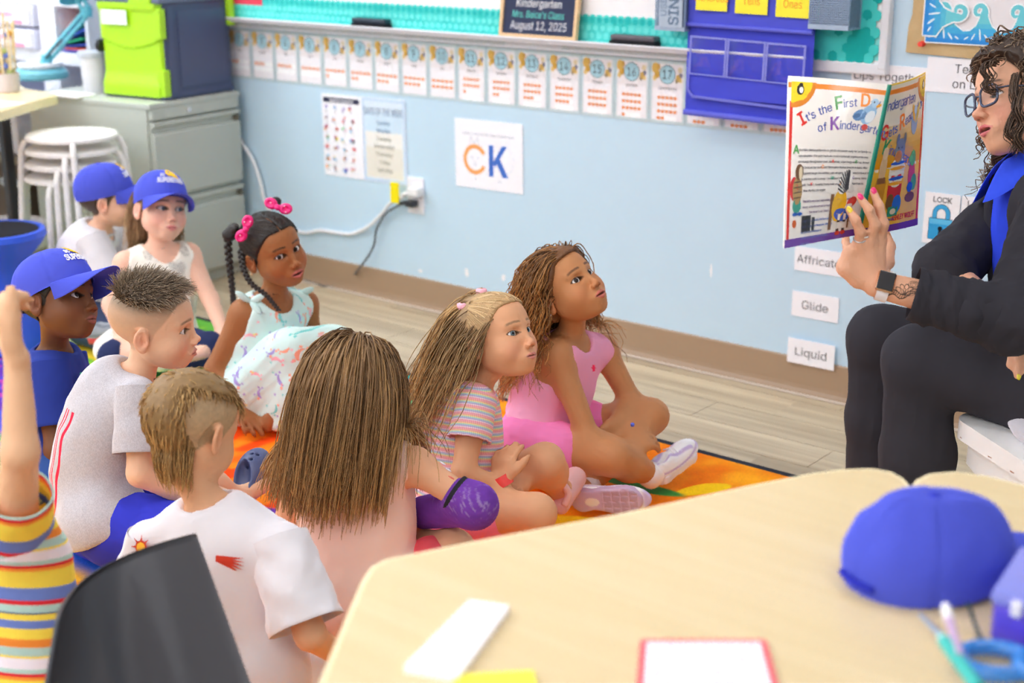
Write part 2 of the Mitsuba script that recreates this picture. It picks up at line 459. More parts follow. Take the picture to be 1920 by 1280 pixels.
# ---------------------------------------------------------------- the number line
WORDS = 'one two three four five six seven eight nine ten eleven twelve thirteen fourteen fifteen sixteen seventeen eighteen nineteen twenty'.split()
for n in range(2, 21):
    x, wd, hg = -4.281 + (n - 3) * .1312, .1312, .192
    near = 'partly behind the dark storage bin' if n == 2 else 'behind the blue pocket chart' if n >= 18 else 'on the blue wall under the marker tray'
    t = thing('number_card', f'laminated number card reading {WORDS[n - 1]} {near}', 'number card', 'number cards in a row on the wall')
    M = on_wall(x, .767, .0015)
    put('sheet', box((0.001, 0, 0), (wd - .001, hg, .001)), 'm_gloss', '#c3d4d8', t, xf=M)
    a = Art(); z = .001
    a.rect(.010, .010, wd - .010, hg - .010, '#e9e2e4', z)
    a.rect(.013, .012, wd - .013, .108, '#f3eff3', z + .0002)
    for cx, cy, r, c in ((.020, .168, .013, '#d9b25f'), (.027, .150, .010, '#c79a46'), (.018, .138, .007, '#d8b774'), (.030, .172, .008, '#b98d4a')):
        a.poly(disc(cx, cy, r, 8, r * 1.3), c, z + .0003)
    for cx, cy, r, c in ((.104, .141, .010, '#c9a55c'), (.112, .149, .007, '#70708a'), (.098, .132, .006, '#8b7f6d'), (.112, .134, .006, '#d7bd80'), (.109, .165, .008, '#d9c9a4')):
        a.poly(disc(cx, cy, r, 8, r * 1.2), c, z + .0003)
    a.poly(disc(.064, .150, .029, 32), '#54717c', z + .0006); a.poly(disc(.064, .150, .0265, 32), '#a7ccd8', z + .0009)
    a.text(str(n), .027, .064, .1365, '#3d4148', z + .0013, bold=False, sx=.8)
    a.text(WORDS[n - 1], .0105, wd / 2, .104, '#55565e', z + .0006, sx=.95)
    rows, cw, ch, top = (2, .020, .0165, .073) if n <= 10 else (4, .0148, .0165, .088)
    x0 = wd / 2 - 2.5 * cw
    for q in range(rows):
        for i in range(5):
            cx, cy = x0 + i * cw, top - q * (ch + (.004 if n <= 10 else .0045))
            a.rect(cx + .0004, cy - ch + .001, cx + cw - .0004, cy - .001, '#ffffff', z + .0005)
            if q * 5 + i < n: a.poly(disc(cx + cw / 2, cy - ch / 2, cw * .46, 8, ch * .36), '#e08a5c', z + .0009)
    a.put('print', M, parent=t)

# ---------------------------------------------------------------- marker board, its tray and paper border
t = thing('marker_board', 'white marker board with a wavy turquoise scalloped paper border and aluminium tray', 'whiteboard')
bx0, bx1, bz0, bz1 = -4.6, -1.675, .985, 2.2
put('board', box((bx0, W - .02, bz0), (bx1, W - .004, bz1)), 'm_plastic', '#f4f3f4', t)
put('frame', cat(rbox((bx1 - .012, W - .032, bz0 - .005), (bx1 + .012, W - .002, bz1), .004), rbox((bx0, W - .03, bz0 - .02), (bx1 + .012, W - .002, bz0 + .012), .004)), 'm_plastic', '#dfe0e6', t)
tray = Polygon([(0, 0), (-.062, -.008), (-.072, .006), (-.070, .010), (-.060, .002), (0, .008)])
m = trimesh.creation.extrude_polygon(tray, 2.72, engine='earcut'); v = m.vertices.copy()
m.vertices = np.stack([bx0 + v[:, 2], W - .006 + v[:, 0], .997 + v[:, 1]], 1); m.fix_normals(); put('tray', m, 'm_plastic', '#dcdce4', t)
put('tray_support', rbox((bx0, W - .03, .968), (bx0 + 2.72, W - .001, .992), .004), 'm_plastic', '#b4bcbf', t)
# three rows of overlapping scallops, shaded like a scale print
rg = random.Random(3)
sc = Art()
sx = .0268
for row in range(4):
    zt = 1.086 - row * .024
    for i in range(int((bx1 - .03 - bx0) / sx) + 1):
        cx = bx0 + .02 + (i + .5 * (row % 2)) * sx
        if cx > bx1 - .03: continue
        g = rg.uniform(0, 1)
        c = lin('#84e4e0') * (1 - g) + lin('#a6efeb') * g
        sc.poly(disc(cx, zt - sx * .55, sx * .56, 12), c, .0005 * row, .001)
        sc.poly(disc(cx, zt - sx * .62, sx * .36, 12), lin('#b2f3ef') if row else lin('#74dedb'), .0005 * row + .0009, .0004)
sc.rect(bx0, 1.004, bx1 - .012, 1.070, '#8fe8e4', -.0005)
sc.put('scalloped_border', frame((0, W - .022, 0), (1, 0, 0), (0, 0, 1)), parent=t)
# the short piece beside the right edge of the board
sc = Art()
for row in range(8):
    for i in range(9):
        cx, zt = -1.85 + (i + .5 * (row % 2)) * sx - .04, 1.17 - row * .023
        if cx > bx1 - .02: continue
        sc.poly(disc(cx, zt, sx * .56, 12), lin('#62d8d5') if rg.random() < .4 else lin('#93e9e6'), .0005 * row, .001)
sc.put('corner_border', frame((0, W - .0245, 0), (1, 0, 0), (0, 0, 1)), parent=t)

def eraser(px0, px1, z, c, label):
    a, b = Py(px0[0], px0[1], W - .045), Py(px1[0], px1[1], W - .045)
    t = thing('board_eraser', label, 'eraser')
    put('felt', rbox((a[0], W - .062, z), (b[0], W - .022, z + .012), .003), 'm_cloth', '#26262a', t)
    put('handle', rbox((a[0] + .002, W - .060, z + .012), (b[0] - .002, W - .024, z + .030), .006), 'm_plastic', c, t)
eraser((663, 40), (727, 44), 1.003, '#1d2b3c', 'dark blue felt eraser lying on the tray left of the chalkboard sign')
eraser((1147, 80), (1232, 84), 1.003, '#564f57', 'grey brown felt eraser lying on the tray right of the chalkboard sign')

# chalkboard sign leaning on the tray
t = thing('chalkboard_sign', 'small framed chalkboard sign with date lettering standing on the marker tray', 'sign')
a, b = Py(941, 64, W - .05), Py(1085, 74, W - .05)
M = frame((a[0], W - .055, 1.003), (1, 0, .0), (0, .13, 1)); w = b[0] - a[0]; hh = .215
fr = sbox(0, 0, w, hh).difference(sbox(.012, .012, w - .012, hh - .012))
m = extrude(fr, .014); put('frame', m, 'm_plastic', '#e2bd8d', t, xf=M)
put('slate', box((.01, .01, .002), (w - .01, hh - .01, .008)), 'm_matt', '#39405a', t, xf=M)
ar = Art()
ar.text('Kindergarten', .024, w / 2 - .004, .098, '#f2f2f6', .0085, italic=.1, sx=.92)
ar.text("Mrs. Baice's Class", .0215, w / 2 - .004, .064, '#6fd8cf', .0085, italic=.12, sx=.82)
ar.text('August 12, 2025', .026, w / 2, .027, '#e8e8f0', .0085, bold=False, italic=.08, sx=.8)
ar.put('lettering', M, parent=t)

# wire mesh file holders on the board
def holder(x0, x1, z0, z1, label, words):
    t = thing('file_holder', label, 'file holder')
    y = W - .03
    bars = [box((x0, y - .075, z0), (x1, y - .068, z0 + .012)), box((x0, y - .075, z1), (x1, y - .068, z1 + .012)), box((x0, y - .008, z0), (x1, y, z1))]
    put('frame', cat(bars, box((x0, y - .075, z0), (x1, y, z0 + .006))), 'm_plastic', '#9fb0c6', t)
    s = .006
    wires = [box((x0 + i * s, y - .073, z0), (x0 + i * s + .0028, y - .071, z1)) for i in range(int((x1 - x0) / s) + 1)]
    wires += [box((x0, y - .074, z0 + i * s), (x1, y - .072, z0 + i * s + .0028)) for i in range(int((z1 - z0) / s) + 1)]
    for yy in (x0, x1):
        wires += [box((yy - .001, y - .072 + i * s * 2, z0), (yy + .001, y - .069 + i * s * 2, z1)) for i in range(6)]
    put('mesh_panel', cat(wires), 'm_metal', '#8d9bb0', t)
    if words:
        a = Art(); a.rect(-.052, -.005, .26, .075, '#aebccd'); a.text('SING', .034, -.045, .008, '#667a94', .0005, bold=True, align='l', sx=.92); a.text('USE FOR', .020, -.02, .050, '#7e90a8', .0005, bold=True, align='l')
        M = frame((x1 - .012, y - .077, z0 + .062), (0, 0, 1), (-1, 0, 0)); a.put('sign', M, parent=t)
holder(-2.365, -2.262, 1.058, 1.30, 'grey mesh file holder with sideways lettering left of the blue pocket chart', True)
holder(-1.865, -1.745, 1.086, 1.30, 'grey mesh file holder right of the blue pocket chart', False)

# red card at the top left of the board
t = put('red_card', box((-4.37, W - .024, 1.052), (-4.18, W - .021, 1.2)), 'm_paper', '#e04a5f')
labels[t] = {'label': 'red paper card on the marker board above the storage bin', 'category': 'card'}

# ---------------------------------------------------------------- blue pocket chart
t = thing('pocket_chart', 'royal blue fabric place value chart with clear pockets and yellow labels hanging on the board', 'pocket chart')
px0, px1, yb = -2.268, -1.858, W - .075
def drape(x0, x1, z0, z1, y, name, color, mat='m_cloth', amp=.004, seed=0, nx=40, nz=30):
    xs, zs = np.linspace(x0, x1, nx), np.linspace(z0, z1, nz)
    g = np.stack(np.meshgrid(xs, zs, indexing='ij'), -1).reshape(-1, 2)
    off = amp * (fb(np.stack([g[:, 0] * 9, g[:, 1] * 14, 0 * g[:, 0]], 1), 1.0, 3, seed) - .5) * 2
    fr_ = np.stack([g[:, 0], y + off, g[:, 1]], 1); bk = fr_ + [0, .002, 0]
    n = len(g); idx = np.arange(n).reshape(nx, nz); q = np.stack([idx[:-1, :-1], idx[1:, :-1], idx[1:, 1:], idx[:-1, 1:]], -1).reshape(-1, 4)
    f = np.vstack([q[:, [0, 1, 2]], q[:, [0, 2, 3]], q[:, [0, 2, 1]] + n, q[:, [0, 3, 2]] + n])
    ring = np.r_[idx[:, 0], idx[-1, 1:], idx[-2::-1, -1], idx[0, -2:0:-1]]
    r2 = np.roll(ring, -1); f = np.vstack([f, np.stack([ring, ring + n, r2], 1), np.stack([r2, ring + n, r2 + n], 1)])
    return put(name, trimesh.Trimesh(np.vstack([fr_, bk]), f, process=False), mat, color, t, smooth=50)
drape(px0, px1, .818, 1.34, yb, 'backing', '#4a50c8', seed=1)
drape(px0 + .002, px1 - .002, 1.075, 1.335, yb - .010, 'flap', '#545ace', seed=5, amp=.005)
put('rod', tube([(px0, yb - .004, .822), (px1, yb - .004, .818)], .009), 'm_cloth', '#666bd6', t, smooth=40)
put('flap_hem', tube([(px0, yb - .012, 1.078), (px1, yb - .012, 1.074)], .006), 'm_cloth', '#666bd6', t, smooth=40)
for i, wrd in enumerate(('Hundreds', 'Tens', 'Ones')):
    x = px0 + .035 + i * .130; a = Art()
    a.rect(0, 0, .104, .13, '#f6ec4a'); a.text(wrd, .021, .052, .026, '#ee8a3c', .0005, sx=.85)
    a.put('yellow_label', frame((x, yb - .018, 1.121 - .004 * i), (1, 0, -.01), (0, 0, 1)), parent=t, label=f'yellow label reading {wrd}')
for i in range(3):
    x = px0 + .018 + i * .126
    fr = sbox(0, 0, .124, .112).difference(sbox(.006, .004, .118, .106))
    m = extrude(fr, .0016); put('pocket_seam', m, 'm_gloss', '#7f83d6', t, xf=frame((x, yb - .017, .936 - .003 * i), (1, 0, -.02), (0, 0, 1)))
    xs = np.linspace(0, .124, 9); zs = np.linspace(0, .108, 9); g = np.stack(np.meshgrid(xs, zs, indexing='ij'), -1).reshape(-1, 2)
    v = np.stack([x + g[:, 0], yb - .012 - .016 * np.sin(math.pi * g[:, 0] / .124) * (g[:, 1] / .108) ** .5 - .004 * fb(np.c_[g * 40, g[:, :1] * 0], 1, 2, i), .937 - .003 * i + g[:, 1]], 1)
    idx = np.arange(81).reshape(9, 9); q = np.stack([idx[:-1, :-1], idx[1:, :-1], idx[1:, 1:], idx[:-1, 1:]], -1).reshape(-1, 4)
    scene[free(t + '__clear_pocket')] = mikit.ply((v, q), 'm_pane', smooth=True)
lp = LineString([(0, .11), (0, .018), (.018, 0), (.38, -.004)]).buffer(.004, cap_style=2)
put('lower_pocket', extrude(lp, .003), 'm_gloss', '#6d72d4', t, xf=frame((px0 + .016, yb - .014, .872), (1, 0, -.02), (0, 0, 1)))
drape(px0 + .018, px1 - .02, .872, .93, yb - .012, 'lower_panel', '#4c52cc', seed=8)

# ---------------------------------------------------------------- sheets on the wall
def sheet(name, lab, catg, x, z, w, h, art, tilt=0.0, color='#f6f5fa', mat='m_paper', group=None, out=.002):
    t = thing(name, lab, catg, group)
    M = on_wall(x, z, out, tilt)
    put('paper', rbox((0, 0, 0), (w, h, .0014), .0005, 1), mat, color, t, xf=M)
    a = Art(); art(a, w, h); a.put('print', M, parent=t)
    return t
TOP = .0015
def days(a, w, h):
    a.rect(.004, .004, w - .004, h - .004, '#b9d4f2', TOP); a.rect(.010, .010, w - .010, h - .010, '#dbe9f6', TOP + .0003)
    a.rect(.016, h * .60, w - .016, h - .05, '#cfe4f5', TOP + .0005); a.rect(.016, .016, w - .016, h * .60, '#f1efe9', TOP + .0005); a.rect(.016, .016, w - .016, h * .42, '#e9e4d8', TOP + .0007)
    a.text('DAYS OF THE WEEK', .026, w / 2, h - .062, '#54698a', TOP + .001, sx=.56)
    for i, d in enumerate('Sunday Monday Tuesday Wednesday Thursday Friday Saturday'.split()):
        a.text(d, .0135, w / 2, h - .095 - i * .0285, ('#3c6d94', '#2f5f8c', '#6d6d5d')[min(i, 2)], TOP + .0012)
def chart(a, w, h):
    a.rect(.010, h - .030, w - .012, h - .012, '#33354d', TOP)
    a.text('Spanish Alphabet', .011, w / 2, h - .0265, '#e8e8f0', TOP + .0005, bold=True)
    r = random.Random(11); cols = ['#d98a3a', '#7a4fb0', '#d8433c', '#4a86c8', '#efd94a', '#e79b60', '#c04580', '#5fb3d8', '#a96a3c', '#4f4a58', '#54b070', '#b8483a']
    for q in range(7):
        for i in range(4):
            cx, cy = .024 + i * .043 + r.uniform(-.004, .004), h - .052 - q * .037 + r.uniform(-.005, .005)
            for _ in range(3):
                c = r.choice(cols); a.poly(disc(cx + r.uniform(-.010, .010), cy + r.uniform(-.007, .007), r.uniform(.003, .0075), 8, r.uniform(.003, .008)), c, TOP + .0002 * (_ + 1))
            a.text(r.choice('ABCDEGHJLMNPRST') + r.choice('abcdeiou'), .006, cx, cy - .015, '#77778a', TOP)
sheet('alphabet_chart', 'white picture chart of small coloured drawings left of the days of the week poster', 'poster', -3.897, .440, .208, .304, chart, .012)
sheet('weekday_poster', 'blue and cream days of the week poster beside the picture chart', 'poster', -3.688, .442, .216, .306, days, .014, color='#e7edf8')
def ck(a, w, h):
    a.text('Letters c and k can both make the same sound', .0075, w / 2, h - .052, '#9aa0b8', TOP, sx=1.0)
    C = Point(0, 0).buffer(1, 24).difference(Point(0, 0).buffer(.72, 24)).difference(Polygon([(0, 0), (1.4, .75), (1.4, -.75)]))
    a.poly(affinity.translate(affinity.scale(C, .052, .052, origin=(0, 0)), .090, .100), '#f2a766', TOP)
    for s in (-1, 1): a.poly(affinity.translate(Polygon([(0, 0), (.004, .001), (.008, .026), (.022, .006), (.024, .008), (.008, .033)]) if s < 0 else Polygon([(0, 0), (-.004, .001), (-.008, .026), (-.022, .006), (-.024, .008), (-.008, .033)]), .065 if s < 0 else .112, .147), '#c9cede', TOP)
    for x, y in ((.078, .106), (.102, .106), (.090, .092), (.090, .080)): a.poly(disc(x, y, .0035, 8), '#c5cbe0', TOP)
    K = unary_union([sbox(0, 0, .020, .107), Polygon([(.018, .048), (.058, .107), (.080, .107), (.026, .032)]), Polygon([(.026, .060), (.060, 0), (.085, 0), (.040, .076)])])
    a.poly(affinity.translate(K, .152, .048), '#4a72c9', TOP)
    ring = disc(.228, .105, .034, 20, .044).difference(disc(.228, .105, .0325, 20, .0425)); a.poly(ring, '#c6d3ee', TOP - .0002)
    a.text('cat', .006, .09, .030, '#b5bace', TOP); a.text('kite', .006, .20, .030, '#b5bace', TOP)
sheet('letter_sheet', 'white letter sheet with an orange C and a blue K', 'poster', -3.240, .474, .300, .237, ck, .014)
def word(*ls, h0=.030, rot=0.0, dx=0.0, sx=1.0, color='#46424a'):
    def f(a, w, h):
        for i, l in enumerate(ls): a.text(l, h0, w / 2 + dx, h / 2 - h0 * .5 + (len(ls) - 1) * h0 * .85 - i * h0 * 1.75, color, TOP, sx=sx)
    return f
sheet('word_card', 'white word card reading Affricate under the open book', 'word card', -1.916, .378, .156, .073, word('Affricate', h0=.024, sx=1.05), .006)
sheet('word_card', 'white word card reading Glide between the Affricate and Liquid cards', 'word card', -1.916, .238, .152, .077, word('Glide', h0=.025, sx=1.05), .006)
sheet('word_card', 'white word card reading Liquid, lowest, overlapping the brown baseboard', 'word card', -1.916, .095, .154, .077, word('Liquid', h0=.025, sx=1.1), .004, out=.012)
sheet('word_card', 'white card reading Lips Together half hidden by the open book', 'word card', -1.775, .930, .225, .062, word('Lips Together', h0=.0235, sx=1.0), 0)
sheet('word_card', 'white card reading Teeth on Lip beneath the burlap', 'word card', -1.557, .930, .30, .092, word('Teeth', 'on Lip', h0=.0225, sx=1.05, dx=-.030), 0)
sheet('word_card', 'blank white card edge between the book and the lock picture', 'word card', -1.66, .74, .105, .19, lambda a, w, h: a.rect(.004, .004, w - .004, h - .004, '#f1f0f5', TOP), 0)
def lock(a, w, h, col='#46a8dc', name='LOCK'):
    a.text(name, .0145, w / 2, h - .026, '#45434c', TOP, bold=True)
    sh = LineString([(-.019, 0), (-.019, .022)] + [(.019 * math.cos(t), .022 + .021 * math.sin(t)) for t in np.linspace(math.pi, 0, 14)] + [(.019, 0)]).buffer(.0055, cap_style=2)
    a.poly(affinity.translate(sh.buffer(.0014), w / 2, h - .080), '#27323c', TOP); a.poly(affinity.translate(sh, w / 2, h - .080), col, TOP + .0004)
    b = sbox(-.030, -.048, .030, .004).buffer(.003)
    a.poly(affinity.translate(b.buffer(.0014), w / 2, h - .078), '#1f2a33', TOP + .0006); a.poly(affinity.translate(b, w / 2, h - .078), '#3b9fd6', TOP + .001)
    a.poly(affinity.translate(sbox(-.03, -.006, .03, .004).buffer(.002), w / 2, h - .078), '#63bde8', TOP + .0013)
    a.poly(disc(w / 2, h - .098, .0068, 14), '#1d2026', TOP + .0016); a.poly(Polygon([(w / 2 - .003, h - .100), (w / 2 + .003, h - .100), (w / 2 + .005, h - .116), (w / 2 - .005, h - .116)]), '#1d2026', TOP + .0016)
sheet('lock_card', 'white picture card reading LOCK with a blue padlock', 'picture card', -1.530, .517, .100, .143, lock, 0, mat='m_plastic', color='#f3f2f5', out=.004)
sheet('lock_card', 'white picture card half hidden behind the arm of the reader', 'picture card', -1.427, .517, .100, .143, lambda a, w, h: lock(a, w, h, '#5ab46a', 'LATCH'), 0, mat='m_plastic', color='#f3f2f5', out=.004)

# ---------------------------------------------------------------- burlap board with a wave border
t = thing('bulletin_board', 'burlap covered bulletin board with a blue ocean wave paper border', 'bulletin board')
def burlap(p, n, uv):
    a = .5 + .5 * dr.sin(p.x * 2400 + 2 * noise(p.z * 200, p.x * 40)); b = .5 + .5 * dr.sin(p.z * 2400 + 2 * noise(p.x * 200, p.z * 40))
    return mi.Color3f(mix(lin('#b8996b'), lin('#dcc49a'), .35 * a + .3 * b + .5 * (fbm(p.x * 16, p.z * 30) - .25)))
scene['m_burlap'] = pr(mikit.proc(burlap), 0.95, specular=0.05)
burl = Polygon([(-1.618, 1.03), (-1.30, 1.020), (-.60, 1.022), (-.60, 2.0), (-1.604, 2.0), (-1.608, 1.13), (-1.616, 1.10)])
put('burlap', extrude(burl, .006), 'm_burlap', '#c9ad7d', t, xf=frame((0, W - .003, 0), (1, 0, 0), (0, 0, 1)))
put('backing', box((-1.555, W - .016, 1.075), (-.6, W - .010, 2.0)), 'm_paper', '#e7e3e6', t)
def wave_border(x0, z0, count, pitch, out, rot=0.0, s=1.0):
    """Curling crests cut from paper: white rim, turquoise crest, deeper blue foot, white strokes."""
    def crest(k):
        pts = [(k, -.0)] + [(k + .0, .020), (k + .016, .028), (k + .030, .045), (k + .040, .072)]
        cx, cy = k + .060, .078
        for tt in np.linspace(math.pi * .95, -.15 * math.pi, 12): pts.append((cx + .020 * math.cos(tt) - .012, cy + .022 * math.sin(tt)))
        return pts
    body = []
    for i in range(count):
        k = i * pitch
        # rising face to the crest, curl to the left, falling back
        pts = [(k, 0), (k, .030), (k + .014, .031), (k + .030, .040), (k + .042, .058), (k + .047, .072)]
        sp = []
        for q in np.linspace(0, 1, 24):
            ang, rad = -0.35 + q * 5.2, .0185 - .0125 * q
            sp.append((k + .040 + rad * math.cos(ang), .082 + rad * 1.15 * math.sin(ang)))
        outer = unary_union([LineString(sp[j:j + 2]).buffer(.0062 - .0034 * j / 23) for j in range(23)])
        back = Polygon([(k + .050, .092), (k + .059, .084), (k + .066, .066), (k + .076, .046), (k + .090, .036), (k + pitch, .031), (k + pitch, 0), (k, 0), (k, .030), (k + .020, .032), (k + .036, .046), (k + .043, .064), (k + .046, .080)])
        body.append(unary_union([outer, back]))
    b = unary_union(body).buffer(.0006)
    a = Art()
    a.poly(b.buffer(.0035), '#f1f6f8', 0, .001); a.poly(b, '#74cdd9', .0010)
    for z1, c in ((.052, '#5fbfdc'), (.040, '#4fb0e0'), (.024, '#459fe0'), (.010, '#3c8fdb')):
        a.poly(b.intersection(sbox(-.1, -.01, 5, z1)), c, .0012 + (.06 - z1) * .004)
    for i in range(count):
        k = i * pitch
        for (x, y, l, ang, wd) in ((.008, .010, .014, 35, .004), (.026, .014, .020, 62, .004), (.044, .020, .030, 98, .0045), (.062, .013, .022, 128, .005), (.080, .010, .014, 150, .004)):
            e = affinity.rotate(affinity.scale(Point(0, 0).buffer(1, 5), l / 2, wd / 2), ang, origin=(0, 0))
            a.poly(affinity.translate(e, k + x + .004, y + .004).intersection(b), '#e6f4fb', .0018)
    m, c = a.build()
    M = frame((x0, W - out, z0), (math.cos(rot), 0, math.sin(rot)), (-math.sin(rot), 0, math.cos(rot)))
    put('wave_border', m, 'm_paper', c, t, xf=M @ np.diag([s, s, 1, 1]))
wave_border(-1.560, 1.063, 10, .098, .018)
wave_border(-1.567, 1.30, 2, .098, .022, -math.pi / 2, 1.12)
t = thing('push_pin', 'red push pin stuck in the burlap', 'push pin')
c = Py(1730, 82, W - .01)
m = lathe([(0, 0), (.008, 0), (.008, .003), (.0045, .006), (.0045, .014), (.007, .016), (.007, .02), (0, .02)], 16)
put('head', xform(m, rotm([1, 0, 0], math.pi / 2), (c[0], W - .008, c[2])), 'm_plastic', '#ef4433', t, smooth=40)
put('needle', tube([(c[0], W - .009, c[2]), (c[0], W, c[2])], .0008, 6), 'm_metal', '#cccccc', t)

# ---------------------------------------------------------------- wall outlet, plugs and cords
t = thing('wall_outlet', 'white duplex wall outlet with two plugs in it', 'outlet')
M = on_wall(-3.472, .349, .0)
put('cover_plate', rbox((0, 0, 0), (.080, .132, .007), .004), 'm_plastic', '#eceaf0', t, xf=M)
for k in (0, 1): put('socket', rbox((.022, .022 + k * .052, .005), (.058, .060 + k * .052, .011), .004), 'm_plastic', '#e4e3ea', t, xf=M)
t = thing('power_cord', 'white power cord with a yellow tag running along the wall to the outlet', 'cord')
a = Py(781, 362, W - .03)
put('plug', cat(rbox((a[0] - .035, W - .048, a[2] - .013), (a[0] + .018, W - .010, a[2] + .020), .008), tube([(a[0] - .02, W - .03, a[2]), (a[0] - .065, W - .035, a[2] - .012)], [.012, .006])), 'm_plastic', '#eceaea', t, smooth=40)
tg = Py(741, 360, W - .04)
put('tag', rbox((tg[0] - .020, W - .045, tg[2] - .040), (tg[0] + .020, W - .040, tg[2] + .036), .002), 'm_paper', '#f4e21c', t, xf=None)
pth = [Py(x, y, W - q) for x, y, q in ((757, 368, .032), (733, 380, .03), (715, 402, .022), (690, 425, .018), (660, 438, .014), (630, 436, .014), (600, 432, .014), (570, 436, .014), (535, 424, .014), (510, 402, .016), (495, 372, .018), (488, 340, .02), (474, 300, .02), (455, 270, .02), (441, 250, .02), (425, 232, .02))]
put('cable', tube(spline(pth, 120), .0068, 10), 'm_plastic', '#ebebee', t, smooth=True)
t = thing('power_cord', 'thin black power cord drooping from the outlet to the floor', 'cord')
a = Py(768, 380, W - .03)
put('plug', cat(rbox((a[0] - .012, W - .045, a[2] - .014), (a[0] + .026, W - .010, a[2] + .010), .005), tube([(a[0] - .01, W - .03, a[2]), (a[0] - .05, W - .032, a[2] - .008)], [.009, .005])), 'm_plastic', '#2c2e33', t, smooth=40)
pth = [Py(x, y, W - q) for x, y, q in ((766, 379, .03), (745, 386, .03), (722, 402, .028), (706, 430, .026), (702, 456, .026), (692, 478, .026), (672, 505, .028))] + [Pz(650, 532, .006), Pz(620, 538, .006), Pz(585, 530, .006), Pz(545, 515, .006)]
put('cable', tube(spline(pth, 90), .0042, 8), 'm_plastic', '#55585c', t, smooth=True)
# ================================================================ rug
RX0, RX1, RY0, RY1 = -5.05, -1.30, .70, 3.105
def rug(p, n, uv):
    x, y = p.x, p.y
    wx, wy = x + .05 * (fbm(x * 5, y * 5) - .5), y + .05 * (fbm(x * 5 + 9, y * 5) - .5)
    st = noise(x * 26, y * 9 + 3 * noise(x * 6, y * 6))                  # brush-like streaks
    pile = .86 + .28 * noise(x * 420, y * 420)
    orange = mix(lin('#e8720c'), lin('#fba61c'), smoothstep(.2, .85, fbm(x * 11, y * 11)))
    c = mi.Color3f(orange)
    def band(c, col_a, col_b, m, f=1.0):
        return mix(c, mi.Color3f(mix(lin(col_a), lin(col_b), smoothstep(.3, .7, st))), m)
    # a yellow ring, green leaves and a gold letter on the orange field at the right
    def ell(cx, cy, rx, ry, a=0.0):
        ca, sa = math.cos(a), math.sin(a); u, v = (wx - cx) * ca + (wy - cy) * sa, -(wx - cx) * sa + (wy - cy) * ca
        return dr.sqrt(dr.square(u / rx) + dr.square(v / ry))
    r = ell(-1.45, 2.10, .62, .52); c = mix(c, lin('#f2c21d'), smoothstep(.02, .0, dr.abs(r - 1) - .045))
    c = mix(c, lin('#f7c916'), smoothstep(1.05, .95, ell(-1.70, 2.87, .028, .085, -.45)))
    c = mix(c, lin('#3f8f3f'), smoothstep(1.1, .9, ell(-1.87, 2.80, .15, .032, -.05)))
    c = mix(c, lin('#2d8a4e'), smoothstep(1.1, .9, ell(-1.95, 2.38, .16, .05, .2)))
    # blue and green sea to the left of it, red-orange in the middle, purple and green towards the front left
    e1 = wx + .35 * (wy - 2.4)
    m = smoothstep(-2.42, -2.46, e1); c = band(c, '#1c9c6a', '#2f62c4', m)
    c = band(c, '#27a76a', '#2aa06d', m * smoothstep(.03, -.01, dr.abs(wy - 2.96) - .05))
    c = band(c, '#7a3fb0', '#3550c0', m * smoothstep(2.62, 2.55, wy))
    red = smoothstep(1.05, .97, ell(-2.72, 2.30, .52, .24, .12)); c = band(c, '#f04a14', '#f9861c', red)
    m = smoothstep(-3.12, -3.18, wx + .1 * (wy - 2)); c = band(c, '#1f8f5a', '#2d66c0', m)
    gy = smoothstep(2.28, 2.34, wy + .12 * (wx + 3.6)) * smoothstep(-3.25, -3.30, wx)
    c = mix(c, mix(lin('#8fc93c'), lin('#66b444'), smoothstep(.4, .6, st)), gy)
    lv = .5 + .5 * dr.sin(wy * 30 + 2 * wx); c = mix(c, lin('#f0d13a'), gy * smoothstep(.55, .75, lv) * smoothstep(2.98, 2.9, wy))
    c = mix(c, lin('#3aa35c'), gy * smoothstep(1.05, .9, ell(-3.52, 2.62, .16, .06, .3)))
    pu = smoothstep(2.16, 2.08, wy + .25 * (wx + 3.0)) * smoothstep(-2.55, -2.65, wx); c = band(c, '#5b2f9a', '#3a46b4', pu)
    c = mix(c, lin('#a53a9a'), pu * smoothstep(.62, .75, noise(x * 30, y * 60)))
    gr = smoothstep(1.86, 1.80, wy + .2 * (wx + 2.6)) * smoothstep(-2.2, -2.3, wx); c = band(c, '#2f9a55', '#2b5fc0', gr * .95)
    yo = smoothstep(1.66, 1.60, wy + .2 * (wx + 2.6)) * smoothstep(-2.1, -2.2, wx); c = band(c, '#f39a1c', '#f6b82a', yo)
    return mi.Color3f(c) * pile
scene['m_rug'] = pr(mikit.proc(rug), 0.98, specular=0.03, sheen=0.5)
t = thing('classroom_rug', 'colourful painted classroom rug of orange, green, blue and purple under the children', 'rug')
put('pile', rbox((RX0 + .02, RY0 + .02, .0), (RX1 - .02, RY1 - .02, .010), .004), 'm_rug', '#ff8800', t)
bd = sbox(RX0, RY0, RX1, RY1).difference(sbox(RX0 + .022, RY0 + .022, RX1 - .022, RY1 - .022))
put('binding', extrude(bd, .0095), 'm_cloth', '#2d2f3a', t)

